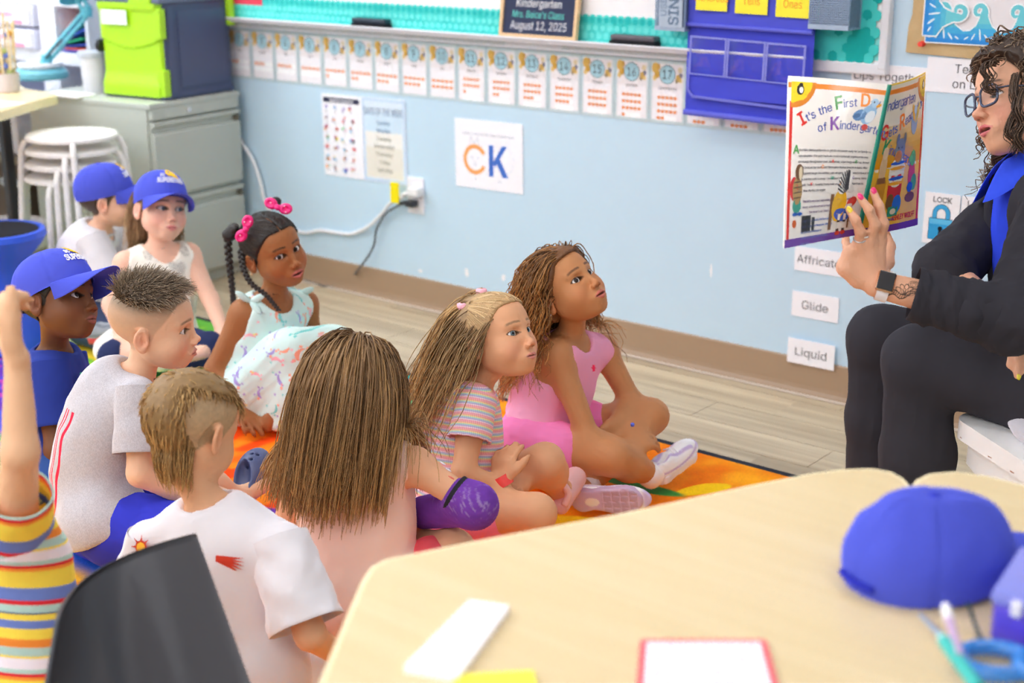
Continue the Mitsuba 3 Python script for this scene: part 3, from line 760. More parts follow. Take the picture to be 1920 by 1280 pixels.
# ================================================================ filing cabinet and the bin on it
t = thing('filing_cabinet', 'putty grey two drawer metal filing cabinet against the blue wall', 'filing cabinet')
cx0, cx1, cy0, cy1, ch = -4.90, -4.258, 3.205, 3.685, .725
PUT = '#b4b9b1'
put('body', cat(rbox((cx0, cy0, .05), (cx1 - .02, cy1, ch - .02), .004), rbox((cx0 - .004, cy0 - .004, ch - .022), (cx1 + .002, cy1 + .002, ch), .006), rbox((cx0 + .01, cy0 + .01, 0), (cx1 - .03, cy1 - .01, .05), .003)), 'm_plastic', PUT, t, smooth=30)
for z0, z1, nm in ((.055, .362, 'drawer'), (.378, .656, 'drawer')):
    # a drawer front with a full-width pull channel along its top
    pf = Polygon([(0, z0), (.020, z0), (.024, z0 + .006), (.024, z1 - .050), (.018, z1 - .042), (.006, z1 - .040), (.006, z1 - .026), (.020, z1 - .018), (.027, z1 - .014), (.027, z1 - .002), (.022, z1), (0, z1)])
    m = trimesh.creation.extrude_polygon(pf, cy1 - cy0 - .02, engine='earcut'); v = m.vertices.copy()
    m.vertices = np.stack([cx1 - .02 + v[:, 0], cy0 + .01 + v[:, 2], v[:, 1]], 1); m.fix_normals()
    d = put('drawer', m, 'm_plastic', PUT, t)
    put('pull_end', cat(box((cx1 - .015, cy1 - .03, z1 - .042), (cx1 + .003, cy1 - .012, z1 - .022))), 'm_matt', '#6f6a5c', d)
put('top_rail', rbox((cx1 - .02, cy0 + .008, .664), (cx1 + .001, cy1 - .008, .704), .003), 'm_plastic', PUT, t)
lk = lathe([(0, 0), (.011, 0), (.011, .006), (.007, .008), (0, .008)], 18)
a = Py(355, 188, 3.40); put('lock', xform(lk, rotm([0, 1, 0], math.pi / 2), (cx1, 3.40, .684)), 'm_metal', '#d8d8d8', t, smooth=40, label='round metal lock')

t = thing('storage_bin', 'charcoal storage bin with a lime green drop front on the filing cabinet', 'storage bin')
sx0, sx1, sy0, sy1, sz0, sz1 = -4.590, -4.275, 3.290, 3.672, .726, 1.075
put('body', cat(rbox((sx0 + .012, sy0 + .03, sz0), (sx1, sy1, sz1), .014), rbox((sx0, sy0 + .012, sz0), (sx1 + .004, sy1 + .003, sz0 + .028), .008)), 'm_plastic', '#3b4566', t, smooth=35)
put('side_panel', cat(rbox((sx1 - .004, sy0 + .10, sz0 + .04), (sx1 + .004, sy1 - .03, sz1 - .03), .003), rbox((sx1 - .004, sy0 + .045, sz0 + .02), (sx1 + .006, sy0 + .075, sz1 - .012), .003)), 'm_plastic', '#414b6c', t, smooth=35)
put('lid', cat(rbox((sx0 - .004, sy0 + .006, sz1 - .004), (sx1 + .008, sy1 + .004, sz1 + .016), .007)), 'm_plastic', '#5b6680', t, smooth=35)
LIME = '#a8dc1e'
fw = sx1 - sx0 - .012
# the scooped front: upper panel with a bellied lower edge, a hollow below it, a lip at the foot
xs = np.linspace(0, fw, 40); zs = np.linspace(0, sz1 - sz0 - .012, 60)
g = np.stack(np.meshgrid(xs, zs, indexing='ij'), -1)
u, h_ = g[..., 0] / fw, g[..., 1]
belly = .205 - .030 * np.sin(math.pi * u)
outd = np.where(h_ > belly, .030 - .010 * sst(.0, .02, .34 - h_ - .02), .010 + .018 * sst(.09, .03, h_))
outd = outd * sst(0, .03, u) * sst(0, .03, 1 - u)
v = np.stack([sx0 + .004 + g[..., 0], sy0 + .030 - outd, sz0 + .010 + h_], -1).reshape(-1, 3)
idx = np.arange(2400).reshape(40, 60); q = np.stack([idx[:-1, :-1], idx[1:, :-1], idx[1:, 1:], idx[:-1, 1:]], -1).reshape(-1, 4)
f = np.vstack([q[:, [0, 1, 2]], q[:, [0, 2, 3]]]); bk = v.copy(); bk[:, 1] = sy0 + .036
ring = np.r_[idx[:, 0], idx[-1, 1:], idx[-2::-1, -1], idx[0, -2:0:-1]]; r2 = np.roll(ring, -1)
m = trimesh.Trimesh(np.vstack([v, bk]), np.vstack([f, f[:, ::-1] + 2400, np.stack([ring, ring + 2400, r2], 1), np.stack([r2, ring + 2400, r2 + 2400], 1)]), process=False)
fr = put('front_door', m, 'm_plastic', LIME, t, smooth=30, label='lime green scooped front')
put('side_tab', rbox((sx1 - .03, sy0 + .008, sz0 + .012), (sx1 + .008, sy0 + .04, sz0 + .11), .004), 'm_plastic', LIME, fr, smooth=30)
put('side_tab', rbox((sx1 - .03, sy0 + .006, sz0 + .22), (sx1 + .006, sy0 + .036, sz1 - .02), .004), 'm_plastic', LIME, fr, smooth=30)
put('lid_latch', rbox((sx1 - .14, sy0 - .002, sz1 - .01), (sx1 - .03, sy0 + .05, sz1 + .024), .006), 'm_plastic', LIME, t, smooth=30)
put('lid_latch', rbox((sx1 - .03, sy1 - .02, sz1 - .10), (sx1 + .02, sy1 + .01, sz1 + .02), .006), 'm_plastic', LIME, t, smooth=30)
A = Art(); A.rect(0, 0, .13, .052, '#e9ecf4'); A.text('SUPPLIES', .018, .065, .018, '#a5adc0', .0005)
A.put('name_label', frame((sx0 + .035, sy0 - .004, sz0 + .268), (1, 0, 0), (0, 0, 1)), parent=t)
kn = lathe([(0, -.012), (.016, -.012), (.024, -.004), (.026, .004), (.020, .012), (0, .014)], 14)
put('knob', xform(kn, rotm([0, 1, 0], math.pi / 2), (sx0 - .006, sy0 + .02, sz0 + .185)), 'm_plastic', '#15161a', t, smooth=40)

# white shelf unit with milky drawers and coloured folders, behind and left of the cabinet
t = thing('shelf_unit', 'white shelf unit with open bays behind the desk lamp', 'shelf')
hx0, hx1, hy0, hy1 = -6.75, -4.97, 3.47, 3.715
put('back_panel', box((hx0, hy1 - .012, 0), (hx1, hy1, 1.5)), 'm_matt', '#7b83a0', t)
for x, w_ in ((hx0, .04), (-6.1, .04), (-5.31, .115), (hx1 - .022, .022)): put('upright', rbox((x, hy0, 0), (x + w_, hy1 - .012, 1.5), .003), 'm_plastic', '#e6e7f0', t)
for z, q_ in ((.05, .03), (.42, .03), (.785, .050), (1.02, .06), (1.47, .03)): put('board', rbox((hx0, hy0 + .002, z), (hx1, hy1 - .012, z + q_), .003), 'm_plastic', '#e6e7f0', t)
for i, c in enumerate(['#3c4fb0', '#8a3fae', '#2fa885', '#4459c9', '#36b07c', '#e0604a', '#4a62d0', '#c96a68']):
    R = rotm([0, 1, 0], math.radians((-2, -50, -26, -20, -12, -1, -6, -33)[i])); M = np.eye(4); M[:3, :3] = R; M[:3, 3] = [-5.185 + .004 * (i % 3), hy0 + .015 + .008 * (i % 4), .838 + (.0, .020, .058, .044, .028, .008, .016, .085)[i]]
    k = put('paper_folder', rbox((0, 0, 0), (.14 + .012 * (i % 4), .19, .006), .002), 'm_paper', c, None, xf=M)
    labels[k] = {'label': ['navy', 'violet', 'teal', 'royal blue', 'green', 'coral red', 'bright blue', 'salmon'][i] + ' paper folder lying in the shelf bay behind the lamp', 'category': 'folder', 'group': 'folders in the shelf bay'}
for i, z in enumerate((.836, .930)):
    t2 = thing('drawer_box', ('lower' if i == 0 else 'upper') + ' milky plastic drawer box with pink marks on the white shelf', 'drawer box', 'milky drawer boxes on the shelf')
    put('body', rbox((-5.66, hy0 - .02, z), (-5.325, hy1 - .02, z + .086), .010), 'm_plastic', '#dcdceb', t2, smooth=30)
    put('front', rbox((-5.65, hy0 - .032, z + .010), (-5.335, hy0 - .018, z + .078), .005), 'm_plastic', '#e3e3f0', t2, smooth=30)
    A = Art(); A.rect(.05, .040, .20, .056, '#e3a5bd'); A.rect(.20, .012, .27, .026, '#e88fae'); A.put('label_strip', frame((-5.65, hy0 - .033, z), (1, 0, 0), (0, 0, 1)), parent=t2)
t2 = thing('clear_jar', 'milky plastic jar with a lid between the lamp and the lime bin', 'jar')
jx_, jy_ = -4.690, 3.36
put('body', lathe([(0, 0), (.044, 0), (.048, .006), (.055, .135), (.053, .14), (0, .14)], 28, (jx_, jy_, ch)), 'm_plastic', '#d3d3d8', t2, smooth=40)
put('lid', lathe([(.056, .136), (.062, .138), (.062, .154), (.058, .158), (0, .158)], 28, (jx_, jy_, ch)), 'm_plastic', '#b8bfca', t2, smooth=40)
t2 = thing('paper_stack', 'white sheets lying on the cabinet top beside the jar', 'paper')
put('sheets', rbox((-4.80, 3.18, ch), (-4.60, 3.28, ch + .008), .002), 'm_paper', '#f0eff4', t2)
t2 = thing('black_tray', 'dark tray on the cabinet behind the jar', 'tray')
put('tray', rbox((-4.88, 3.46, ch), (-4.66, 3.66, ch + .05), .008), 'm_plastic', '#4a4c60', t2)
# the cabinet stands a little askew: turn it and what is on it
_a = math.radians(7.5); CABM = np.eye(4); CABM[:2, :2] = [[math.cos(_a), -math.sin(_a)], [math.sin(_a), math.cos(_a)]]; _p = np.array([cx1, cy0, 0]); CABM[:3, 3] = _p - CABM[:3, :3] @ _p
for k in list(scene):
    if k.split('__')[0] in ('filing_cabinet', 'storage_bin', 'clear_jar', 'paper_stack', 'black_tray'): scene[k]['to_world'] = T(CABM)

# ================================================================ desk with lamp and cup
DZ = .75
t = thing('round_desk', 'pale maple desk with a rounded corner and black legs at the left edge', 'desk')
top = Polygon([(-4.12, 2.32), (-4.52, 2.93), (-4.58, 3.06), (-4.84, 3.08), (-5.50, 3.36), (-5.70, 3.0), (-5.3, 2.3)]).buffer(-.12).buffer(.12, 16)
def maple(p, n, uv):
    g = fbm(p.x * 3, p.y * 55, p.z * 40, octaves=4)
    return mi.Color3f(mix(lin('#d7c091'), lin('#e1cda4'), g))
scene['m_maple'] = pr(mikit.proc(maple), 0.32, specular=0.45)
m = extrude(top, .03); m.apply_translation((0, 0, DZ - .03)); put('top', m, 'm_maple', '#f3e5c4', t)
m = extrude(top.buffer(.004).difference(top.buffer(-.002)), .028); m.apply_translation((0, 0, DZ - .031)); put('edge_band', m, 'm_plastic', '#e8d9b0', t)
for lx, ly in ((-4.62, 2.84), (-5.4, 3.1), (-5.2, 2.5)):
    put('leg', rbox((lx - .018, ly - .018, 0), (lx + .018, ly + .018, DZ - .03), .006), 'm_plastic', '#24252a', t)
lb = Pz(78, 147, DZ)
t = thing('desk_lamp', 'turquoise jointed desk lamp on the maple desk', 'lamp')
put('base', lathe([(0, 0), (.098, 0), (.105, .008), (.105, .026), (.092, .040), (.03, .048), (0, .048)], 40, lb), 'm_plastic', '#6fb9cb', t, smooth=35)
put('dish', lathe([(.0, .044), (.085, .046), (.09, .06), (.084, .066), (.08, .052), (0, .05)], 36, lb), 'm_plastic', '#eef0f8', t, smooth=35)
d0 = float((lb - EYE) @ FW) - .06
j0, j1, j2 = P(88, 112, d0), P(163, 22, d0 - .04), P(126, -45, d0 - .06)
sd = RT * .014
for s_ in (-1, 1):
    put('lower_arm', tube([j0 + sd * s_, j1 + sd * s_], .0085, 8), 'm_plastic', '#63bfd2', t, smooth=True)
    put('upper_arm', tube([j1 + sd * s_, j2 + sd * s_], .0085, 8), 'm_plastic', '#63bfd2', t, smooth=True)
put('stem', tube([lb + [.02, 0, .03], j0], [.030, .022], 14), 'm_plastic', '#5fb9cc', t, smooth=True)
for j in (j0, j1): put('joint', lathe([(0, -.02), (.020, -.02), (.022, 0), (.020, .02), (0, .02)], 18, j), 'm_plastic', '#58b4c9', t, smooth=40)
put('spring', tube([j0 + FW * -.02, j0 * .6 + j1 * .4 - FW * .02], .005, 8), 'm_metal', '#4a5a62', t, smooth=True)
sh_ = lathe([(.03, 0), (.035, .02), (.075, .11), (.073, .112), (.03, .02)], 30); put('shade', xform(sh_, rotm([0, 1, 0], 2.6), j2 + [0, 0, .02]), 'm_plastic', '#63bfd2', t, smooth=40)
t = thing('stick_cup', 'clear cup of wooden craft sticks and small coloured pieces on the desk', 'cup')
cb = Pz(14, 172, DZ)
put('cup', lathe([(0, 0), (.040, 0), (.045, .005), (.050, .07), (.046, .07), (.041, .008), (0, .008)], 24, cb), 'm_plastic', '#cfc4c6', t, smooth=40)
rg = random.Random(9)
for i in range(8):
    a = 2 * math.pi * i / 8; b_ = cb + [.03 * math.cos(a), .03 * math.sin(a), .01]; e_ = cb + [.045 * math.cos(a), .045 * math.sin(a), .24 + rg.uniform(0, .05)]
    put('craft_stick', tube([b_, e_], .005, 6), 'm_matt', '#e6cf9e', t)
for i in range(22):
    a, z = rg.uniform(0, 6.28), rg.uniform(.06, .24)
    s_ = trimesh.creation.icosphere(1, .012); s_.apply_translation(cb + [.028 * math.cos(a), .028 * math.sin(a), z]); put('small_piece', s_, 'm_plastic', rg.choice(['#f0f0f4', '#5a72c9', '#e6a83a', '#d8dbe6', '#a9b86a']), t, smooth=True)
t = put('paper_sheet', box((0, 0, 0), (.16, .12, .001)), 'm_paper', '#f6f4f2', xf=frame(Pz(-62, 196, DZ + .001), (1, .2, 0), (-.2, 1, 0)))
labels[t] = {'label': 'white sheet of paper at the edge of the maple desk', 'category': 'paper'}

# stacked white stools: each one a seat, a ring and four bent legs
sb = P(134, 250, 5.0); sx_, sy_ = sb[0], sb[1]
for i in range(4):
    zt = .648 - i * .048
    t = thing('stool', f'white metal round stool, {["topmost", "second from the top", "third from the top", "lowest"][i]} of the stack by the cabinet', 'stool', 'stacked white stools')
    jx, jy, ja = sx_ - .004 * i, sy_ - .003 * i, .98 - .16 * i
    put('seat', lathe([(0, 0), (.150, 0), (.158, -.006), (.158, -.016), (.150, -.020), (.146, -.012), (0, -.012)], 44, (jx, jy, zt)), 'm_plastic', '#eceae8', t, smooth=40)
    for q in range(4):
        a = ja + q * math.pi / 2; ca, sa = math.cos(a), math.sin(a)
        ln = min(zt, .45 + .19)
        pth = spline([(jx + .10 * ca, jy + .10 * sa, zt - .016), (jx + .150 * ca, jy + .150 * sa, zt - .020), (jx + .172 * ca, jy + .172 * sa, zt - .050), (jx + .178 * ca, jy + .178 * sa, zt - .10), (jx + .205 * ca, jy + .205 * sa, max(.0, zt - .46) + .0)], 22)
        put('leg', tube(pth, .0105, 10), 'm_plastic', '#e9e7e4', t, smooth=True)

# blue wobble stool at the left edge
wc = Pz(-12, 432, .40)
t = thing('wobble_stool', 'bright blue plastic stool with a black padded top at the left edge', 'stool')
put('body', lathe([(.0, 0), (.14, .0), (.155, .02), (.150, .06), (.095, .17), (.085, .24), (.10, .30), (.150, .360), (.165, .385), (.160, .402), (.145, .404), (.140, .39), (0, .39)], 56, (wc[0], wc[1], 0)), 'm_plastic', '#2b55d4', t, smooth=35)
put('seat_pad', lathe([(.142, .392), (.138, .402), (.10, .406), (0, .407)], 48, (wc[0], wc[1], 0)), 'm_cloth', '#25262c', t, smooth=True)
# things standing under the desk
t = thing('waste_bin', 'beige bin with a white liner under the desk', 'bin')
b0 = P(2, 372, 5.25)
put('bin', lathe([(0, 0), (.12, 0), (.13, .01), (.15, .26), (.145, .27), (.13, .26), (.11, .02), (0, .02)], 30, (b0[0], b0[1], 0)), 'm_plastic', '#b9aca6', t, smooth=40)
put('liner', lathe([(.153, .20), (.158, .24), (.153, .285), (.14, .28), (.13, .2)], 30, (b0[0], b0[1], 0)), 'm_plastic', '#e6e4ea', t, smooth=40)
t = thing('rolling_cart', 'low dark brown cart under the desk behind the white stools', 'cart')
put('cabinet', rbox((-5.36, 3.12, .03), (-4.99, 3.43, .44), .01), 'm_matt', '#5c5148', t)
put('shelf', rbox((-5.38, 3.10, .44), (-4.98, 3.44, .465), .006), 'm_matt', '#8e8474', t)
for i in range(8): put('ring_binding', xform(lathe([(.010, -.004), (.016, -.004), (.016, .004), (.010, .004), (.010, -.004)], 14), rotm([1, 0, 0], math.pi / 2), (-5.33 + .045 * i, 3.112, .36)), 'm_metal', '#f2f2f4', t)
t = thing('storage_crate', 'white storage crate on the cart under the desk', 'crate')
put('body', rbox((-5.34, 3.14, .466), (-5.02, 3.42, .64), .01), 'm_plastic', '#d5d8e8', t)
put('rim', rbox((-5.36, 3.12, .625), (-5.0, 3.43, .65), .01), 'm_plastic', '#e2e4f0', t)

# ================================================================ the big table in front
TZ = .65
edge = [(560, 1400), (605, 1275), (650, 1165), (682, 1090), (700, 1063), (724, 1049), (900, 1013), (1165, 963), (1400, 912), (1520, 888), (1580, 880), (1635, 878), (1668, 884), (1690, 896), (1704, 912), (1712, 912), (1722, 899), (1745, 888), (1790, 884), (1850, 892), (1930, 912), (2050, 950)]
pts = [Pz(x, y, TZ)[:2] for x, y in edge]
far = [pts[-1] + np.array([.10, -.12]), pts[-1] + np.array([.14, -.30]), pts[-1] + np.array([.10, -.95]), np.array([-.35, .30]), pts[0] + np.array([.25, -.22])]
tp = Polygon(list(pts) + far).buffer(0)
t = thing('activity_table', 'large pale maple activity table with scalloped rounded edge in the foreground', 'table')
m = extrude(tp.buffer(-.003), .026); m.apply_translation((0, 0, TZ - .026)); put('top', m, 'm_maple', '#f3e5c4', t)
m = extrude(tp.buffer(.003).difference(tp.buffer(-.003)), .025); m.apply_translation((0, 0, TZ - .026)); put('edge_band', m, 'm_plastic', '#f3e3b8', t)
for lx, ly in (tp.representative_point().coords[0], (pts[0][0] + .28, pts[0][1] + .1), (pts[12][0] + .05, pts[12][1] - .22)):
    put('leg', lathe([(0, 0), (.024, 0), (.024, .02), (.018, .03), (.016, TZ - .026), (0, TZ - .026)], 18, (lx, ly, 0)), 'm_metal', '#b8b8bc', t, smooth=40)
def flat_on(pix, th, z=TZ):
    p = Polygon([Pz(x, y, z)[:2] for x, y in pix]); m = extrude(p, th); m.apply_translation((0, 0, z)); return m
t = thing('paper_slip', 'white folded paper slip lying on the maple table', 'paper')
m = flat_on([(758, 1262), (880, 1137), (955, 1148), (860, 1280)], .003); m.vertices[:, 2] += .006 * (m.vertices[:, 2] > TZ + .001); put('sheet', m, 'm_paper', '#f7f6fb', t)
t = put('yellow_slip', flat_on([(850, 1270), (1000, 1262), (1010, 1300), (850, 1300)], .004), 'm_paper', '#f4ee5a')
labels[t] = {'label': 'yellow paper slip at the bottom edge of the table', 'category': 'paper'}
t = thing('activity_card', 'red bordered activity card with rows of small pictures on the maple table', 'card')
pc = [(1200, 1204), (1436, 1204), (1470, 1330), (1190, 1330)]
card = Polygon([Pz(x, y, TZ)[:2] for x, y in pc]).buffer(-.006).buffer(.006, 8)
m = extrude(card, .004); m.apply_translation((0, 0, TZ)); put('board', m, 'm_gloss', '#e8606a', t)
A = Art(); A.poly(card.buffer(-.0075), '#f3f1f8', 0)
rg = random.Random(2); c0, c1 = np.array(Pz(1225, 1215, TZ)[:2]), np.array(Pz(1420, 1215, TZ)[:2]); dn = np.array(Pz(1222, 1270, TZ)[:2]) - c0
for i in range(9):
    for j in range(4):
        p_ = c0 + (c1 - c0) * (i + .5) / 9 + dn * (j * .42 + .12)
        A.poly(disc(p_[0], p_[1], .0028, 8, .0022), rg.choice(['#c9b6dc', '#e2606c', '#7a78a8', '#f0b070', '#8f8fa6', '#e8dc6a', '#b9b4cc', '#d9a9b4']), .0005)
A.put('pictures', frame((0, 0, TZ + .0042), (1, 0, 0), (0, 1, 0)), parent=t)

# school supplies at the right: pencil box, scissors, pens
t = thing('pencil_box', 'translucent violet plastic pencil box at the right edge of the table', 'pencil box')
b = Pz(1852, 1205, TZ); ex = (Pz(1950, 1230, TZ) - b); ex /= np.linalg.norm(ex)
M = frame(b, ex, np.cross([0, 0, 1], ex))
put('body', rbox((0, 0, 0), (.20, .13, .048), .008), 'm_gloss', '#5a48d2', t, xf=M, smooth=40)
put('lid', rbox((-.003, -.003, .046), (.203, .133, .062), .006), 'm_gloss', '#7f86dc', t, xf=M, smooth=40)
put('latch', rbox((.02, -.008, .040), (.032, .0, .058), .003), 'm_gloss', '#e8e8f4', t, xf=M, smooth=40)
t = thing('scissors', 'blue handled scissors in front of the violet pencil box', 'scissors')
c = Pz(1866, 1238, TZ + .012)
for i, (dx, dy) in enumerate(((0, 0), (.055, -.02))):
    cc = c + dx * RT + dy * _h
    ring = [cc + .036 * math.cos(a) * RT + .028 * math.sin(a) * _h + [0, 0, .004 * i] for a in np.linspace(0, 2 * math.pi, 30)]
    put('handle', tube(np.array(ring), .0085, 10, False), 'm_gloss', '#2f7fd0', t, smooth=True)
put('blade', tube([c - .03 * RT, c - .05 * RT + .10 * _h], [.006, .002], 6), 'm_metal', '#c8ccd2', t)
t = thing('glue_pen', 'pale lilac pen with a white cap standing tilted by the scissors', 'pen')
a, b = P(1800, 1230, 1.36), P(1772, 1135, 1.45)
put('barrel', tube([a, a * .3 + b * .7], .0045, 12), 'm_gloss', '#c2a2c6', t, smooth=40); put('cap', tube([a * .3 + b * .7, a * .08 + b * .92, b], [.0055, .0055, .004], 12), 'm_gloss', '#f4f2f4', t, smooth=40)
t = thing('teal_marker', 'teal green marker lying by the scissors', 'marker')
a, b = P(1835, 1290, 1.32), P(1762, 1190, 1.40)
put('barrel', tube([a, b * .88 + a * .12], .0065, 12), 'm_plastic', '#2bb5ac', t, smooth=40); put('tip', tube([b * .88 + a * .12, b], [.006, .003], 12), 'm_plastic', '#9fdcd8', t, smooth=40)
t = put('elastic_cord', tube(spline([Pz(1815, 1130, TZ + .03), Pz(1825, 1160, TZ + .012), Pz(1838, 1195, TZ + .004), Pz(1850, 1210, TZ + .004)], 16), .0022, 8), 'm_plastic', '#123b40', smooth=True)
labels[t] = {'label': 'dark elastic cord hanging from the cap onto the table', 'category': 'cord'}

# ================================================================ black classroom chair, front left
t = thing('classroom_chair', 'black moulded plastic classroom chair seen from behind, front left', 'chair')
def chair_shell():
    tl, tr, bl, br = P(112, 1158, 1.90), P(368, 1000, 2.15), P(82, 1340, 1.86), P(492, 1340, 2.02)
    n = 24; g = np.linspace(0, 1, n)
    out = []
    fwd_n = np.cross(tr - tl, bl - tl); fwd_n /= np.linalg.norm(fwd_n)
    if fwd_n @ FW < 0: fwd_n = -fwd_n
    for a in g:
        for b_ in g:
            p_ = (tl * (1 - a) + tr * a) * (1 - b_) + (bl * (1 - a) + br * a) * b_
            sag = .055 * (1 - (2 * a - 1) ** 2)                    # the back is dished
            crown = .03 * (1 - (2 * a - 1) ** 2) * (1 - b_) ** 2
            rib = -.010 * math.exp(-((a - .42) / .05) ** 2) * b_ ** .5 - .010 * math.exp(-((a - .70) / .06) ** 2) * b_ ** .5
            out.append(p_ + fwd_n * (sag + rib) + np.array([0, 0, crown * .3]))
    v = np.array(out); idx = np.arange(n * n).reshape(n, n)
    q = np.stack([idx[:-1, :-1], idx[1:, :-1], idx[1:, 1:], idx[:-1, 1:]], -1).reshape(-1, 4); f = np.vstack([q[:, [0, 1, 2]], q[:, [0, 2, 3]]])
    bk = v + fwd_n * .008; ring = np.r_[idx[:, 0], idx[-1, 1:], idx[-2::-1, -1], idx[0, -2:0:-1]]; r2 = np.roll(ring, -1); N = n * n
    return trimesh.Trimesh(np.vstack([v, bk]), np.vstack([f, f[:, ::-1] + N, np.stack([ring, r2, ring + N], 1), np.stack([r2, r2 + N, ring + N], 1)]), process=False), (tl, tr, bl, br, fwd_n)
m, (tl, tr, bl, br, fn_) = chair_shell()
put('backrest', m, 'm_plastic', '#3a3a3f', t, smooth=50)
mid = (bl + br) / 2; xx = (tr - tl) / np.linalg.norm(tr - tl); xx[2] = 0; xx /= np.linalg.norm(xx); yy = np.cross([0, 0, 1], xx)
if yy @ FW > 0: yy = -yy
sc_ = np.array([mid[0], mid[1], 0]) + yy * .20
M = frame(sc_ + [0, 0, .30], xx, yy)
put('seat', rbox((-.17, -.17, 0), (.17, .17, .015), .006), 'm_plastic', '#3a3a3f', t, xf=M)
for dx in (-.15, .15):
    for dy in (-.15, .15): put('leg', tube([sc_ + xx * dx + yy * dy + [0, 0, .30], sc_ + xx * dx * 1.2 + yy * dy * 1.2 + [0, 0, .012]], .011, 10), 'm_metal', '#b5b5ba', t, smooth=True)
    put('back_tube', tube([sc_ + xx * dx - yy * .15 + [0, 0, .30], bl + (br - bl) * (.2 if dx < 0 else .8) + fn_ * .045], .010, 10), 'm_metal', '#8a8a90', t, smooth=True)
# ================================================================ people: heads, bodies, clothes, hair
# Head space: x to the person's right, y out of the face, z up; chin at z = -.10, crown at z = +.10 (scaled per person).
HEAD_DEF = dict(nose=1.0, nose_w=.93, lips=1.0, cheek=1.0, mouth_open=0.0, eye=1.24, lid=.0, jaw=1.0, ear=1.0, chin=0.0, adult=False, ear_out=.34, brow=1.0, nose_up=0.0)
EYE_X, EYE_Y, EYE_Z, EYE_R = .0275, .0605, -.003, .0120

def e_ell(p, c, r, R=None):
    q = p - np.asarray(c)
    if R is not None: q = q @ R
    r = np.asarray(r, float); q = q * q; k0 = np.sqrt(q @ (1 / r ** 2)); k1 = np.sqrt(q @ (1 / r ** 4))
    return k0 * (k0 - 1) / np.maximum(k1, 1e-9)

def e_cap(p, a, b, r1, r2=None):
    a, b = np.asarray(a, float), np.asarray(b, float); r2 = r1 if r2 is None else r2
    ab = b - a; L = ab @ ab; q = p - a; w = q @ ab; t = np.clip(w / L, 0, 1)
    return np.sqrt(np.maximum(np.einsum('ij,ij->i', q, q) - 2 * t * w + t * t * L, 0)) - (r1 + (r2 - r1) * t)

def smin(a, b, k):
    h = np.maximum(k - np.abs(a - b), 0) / k; return np.minimum(a, b) - h * h * k / 4
def smax(a, b, k): return -smin(-a, -b, k)

def lens2(q, o):
    """Almond eye opening, in metres from the rim (negative inside); q folded to x > 0."""
    dx, dz = q[:, 0] - EYE_X, q[:, 2] - EYE_Z
    ca, sa = math.cos(.10), math.sin(.10); dx, dz = dx * ca + dz * sa, -dx * sa + dz * ca
    w, hu, hl = .0128 * o['eye'], .0069 * o['eye'] * (1 - o['lid']), .0042 * o['eye'] * (1 - .3 * o['lid'])
    Ru, Rl = (w * w + hu * hu) / (2 * hu), (w * w + hl * hl) / (2 * hl)
    return np.maximum(np.hypot(dx, dz - (hu - Ru)) - Ru, np.hypot(dx, dz - (Rl - hl)) - Rl)

def lip_caps(q, L, op):
    up = e_cap(q, (.0040, .0866, -.0576 + .25 * op), (.0205, .0790, -.0612), .0037 * L, .0020)
    lo = e_cap(q, (.0, .0856, -.0668 - .75 * op), (.0190, .0790, -.0626 - .2 * op), .0045 * L, .0021)
    return up, lo

def ear_frame(o):
    a = o['ear_out']
    R = rotm([0, 0, 1], a) @ rotm([1, 0, 0], -.15)          # back edge flares out, top leans back
    return np.array([.0715, -.012, -.012]), R

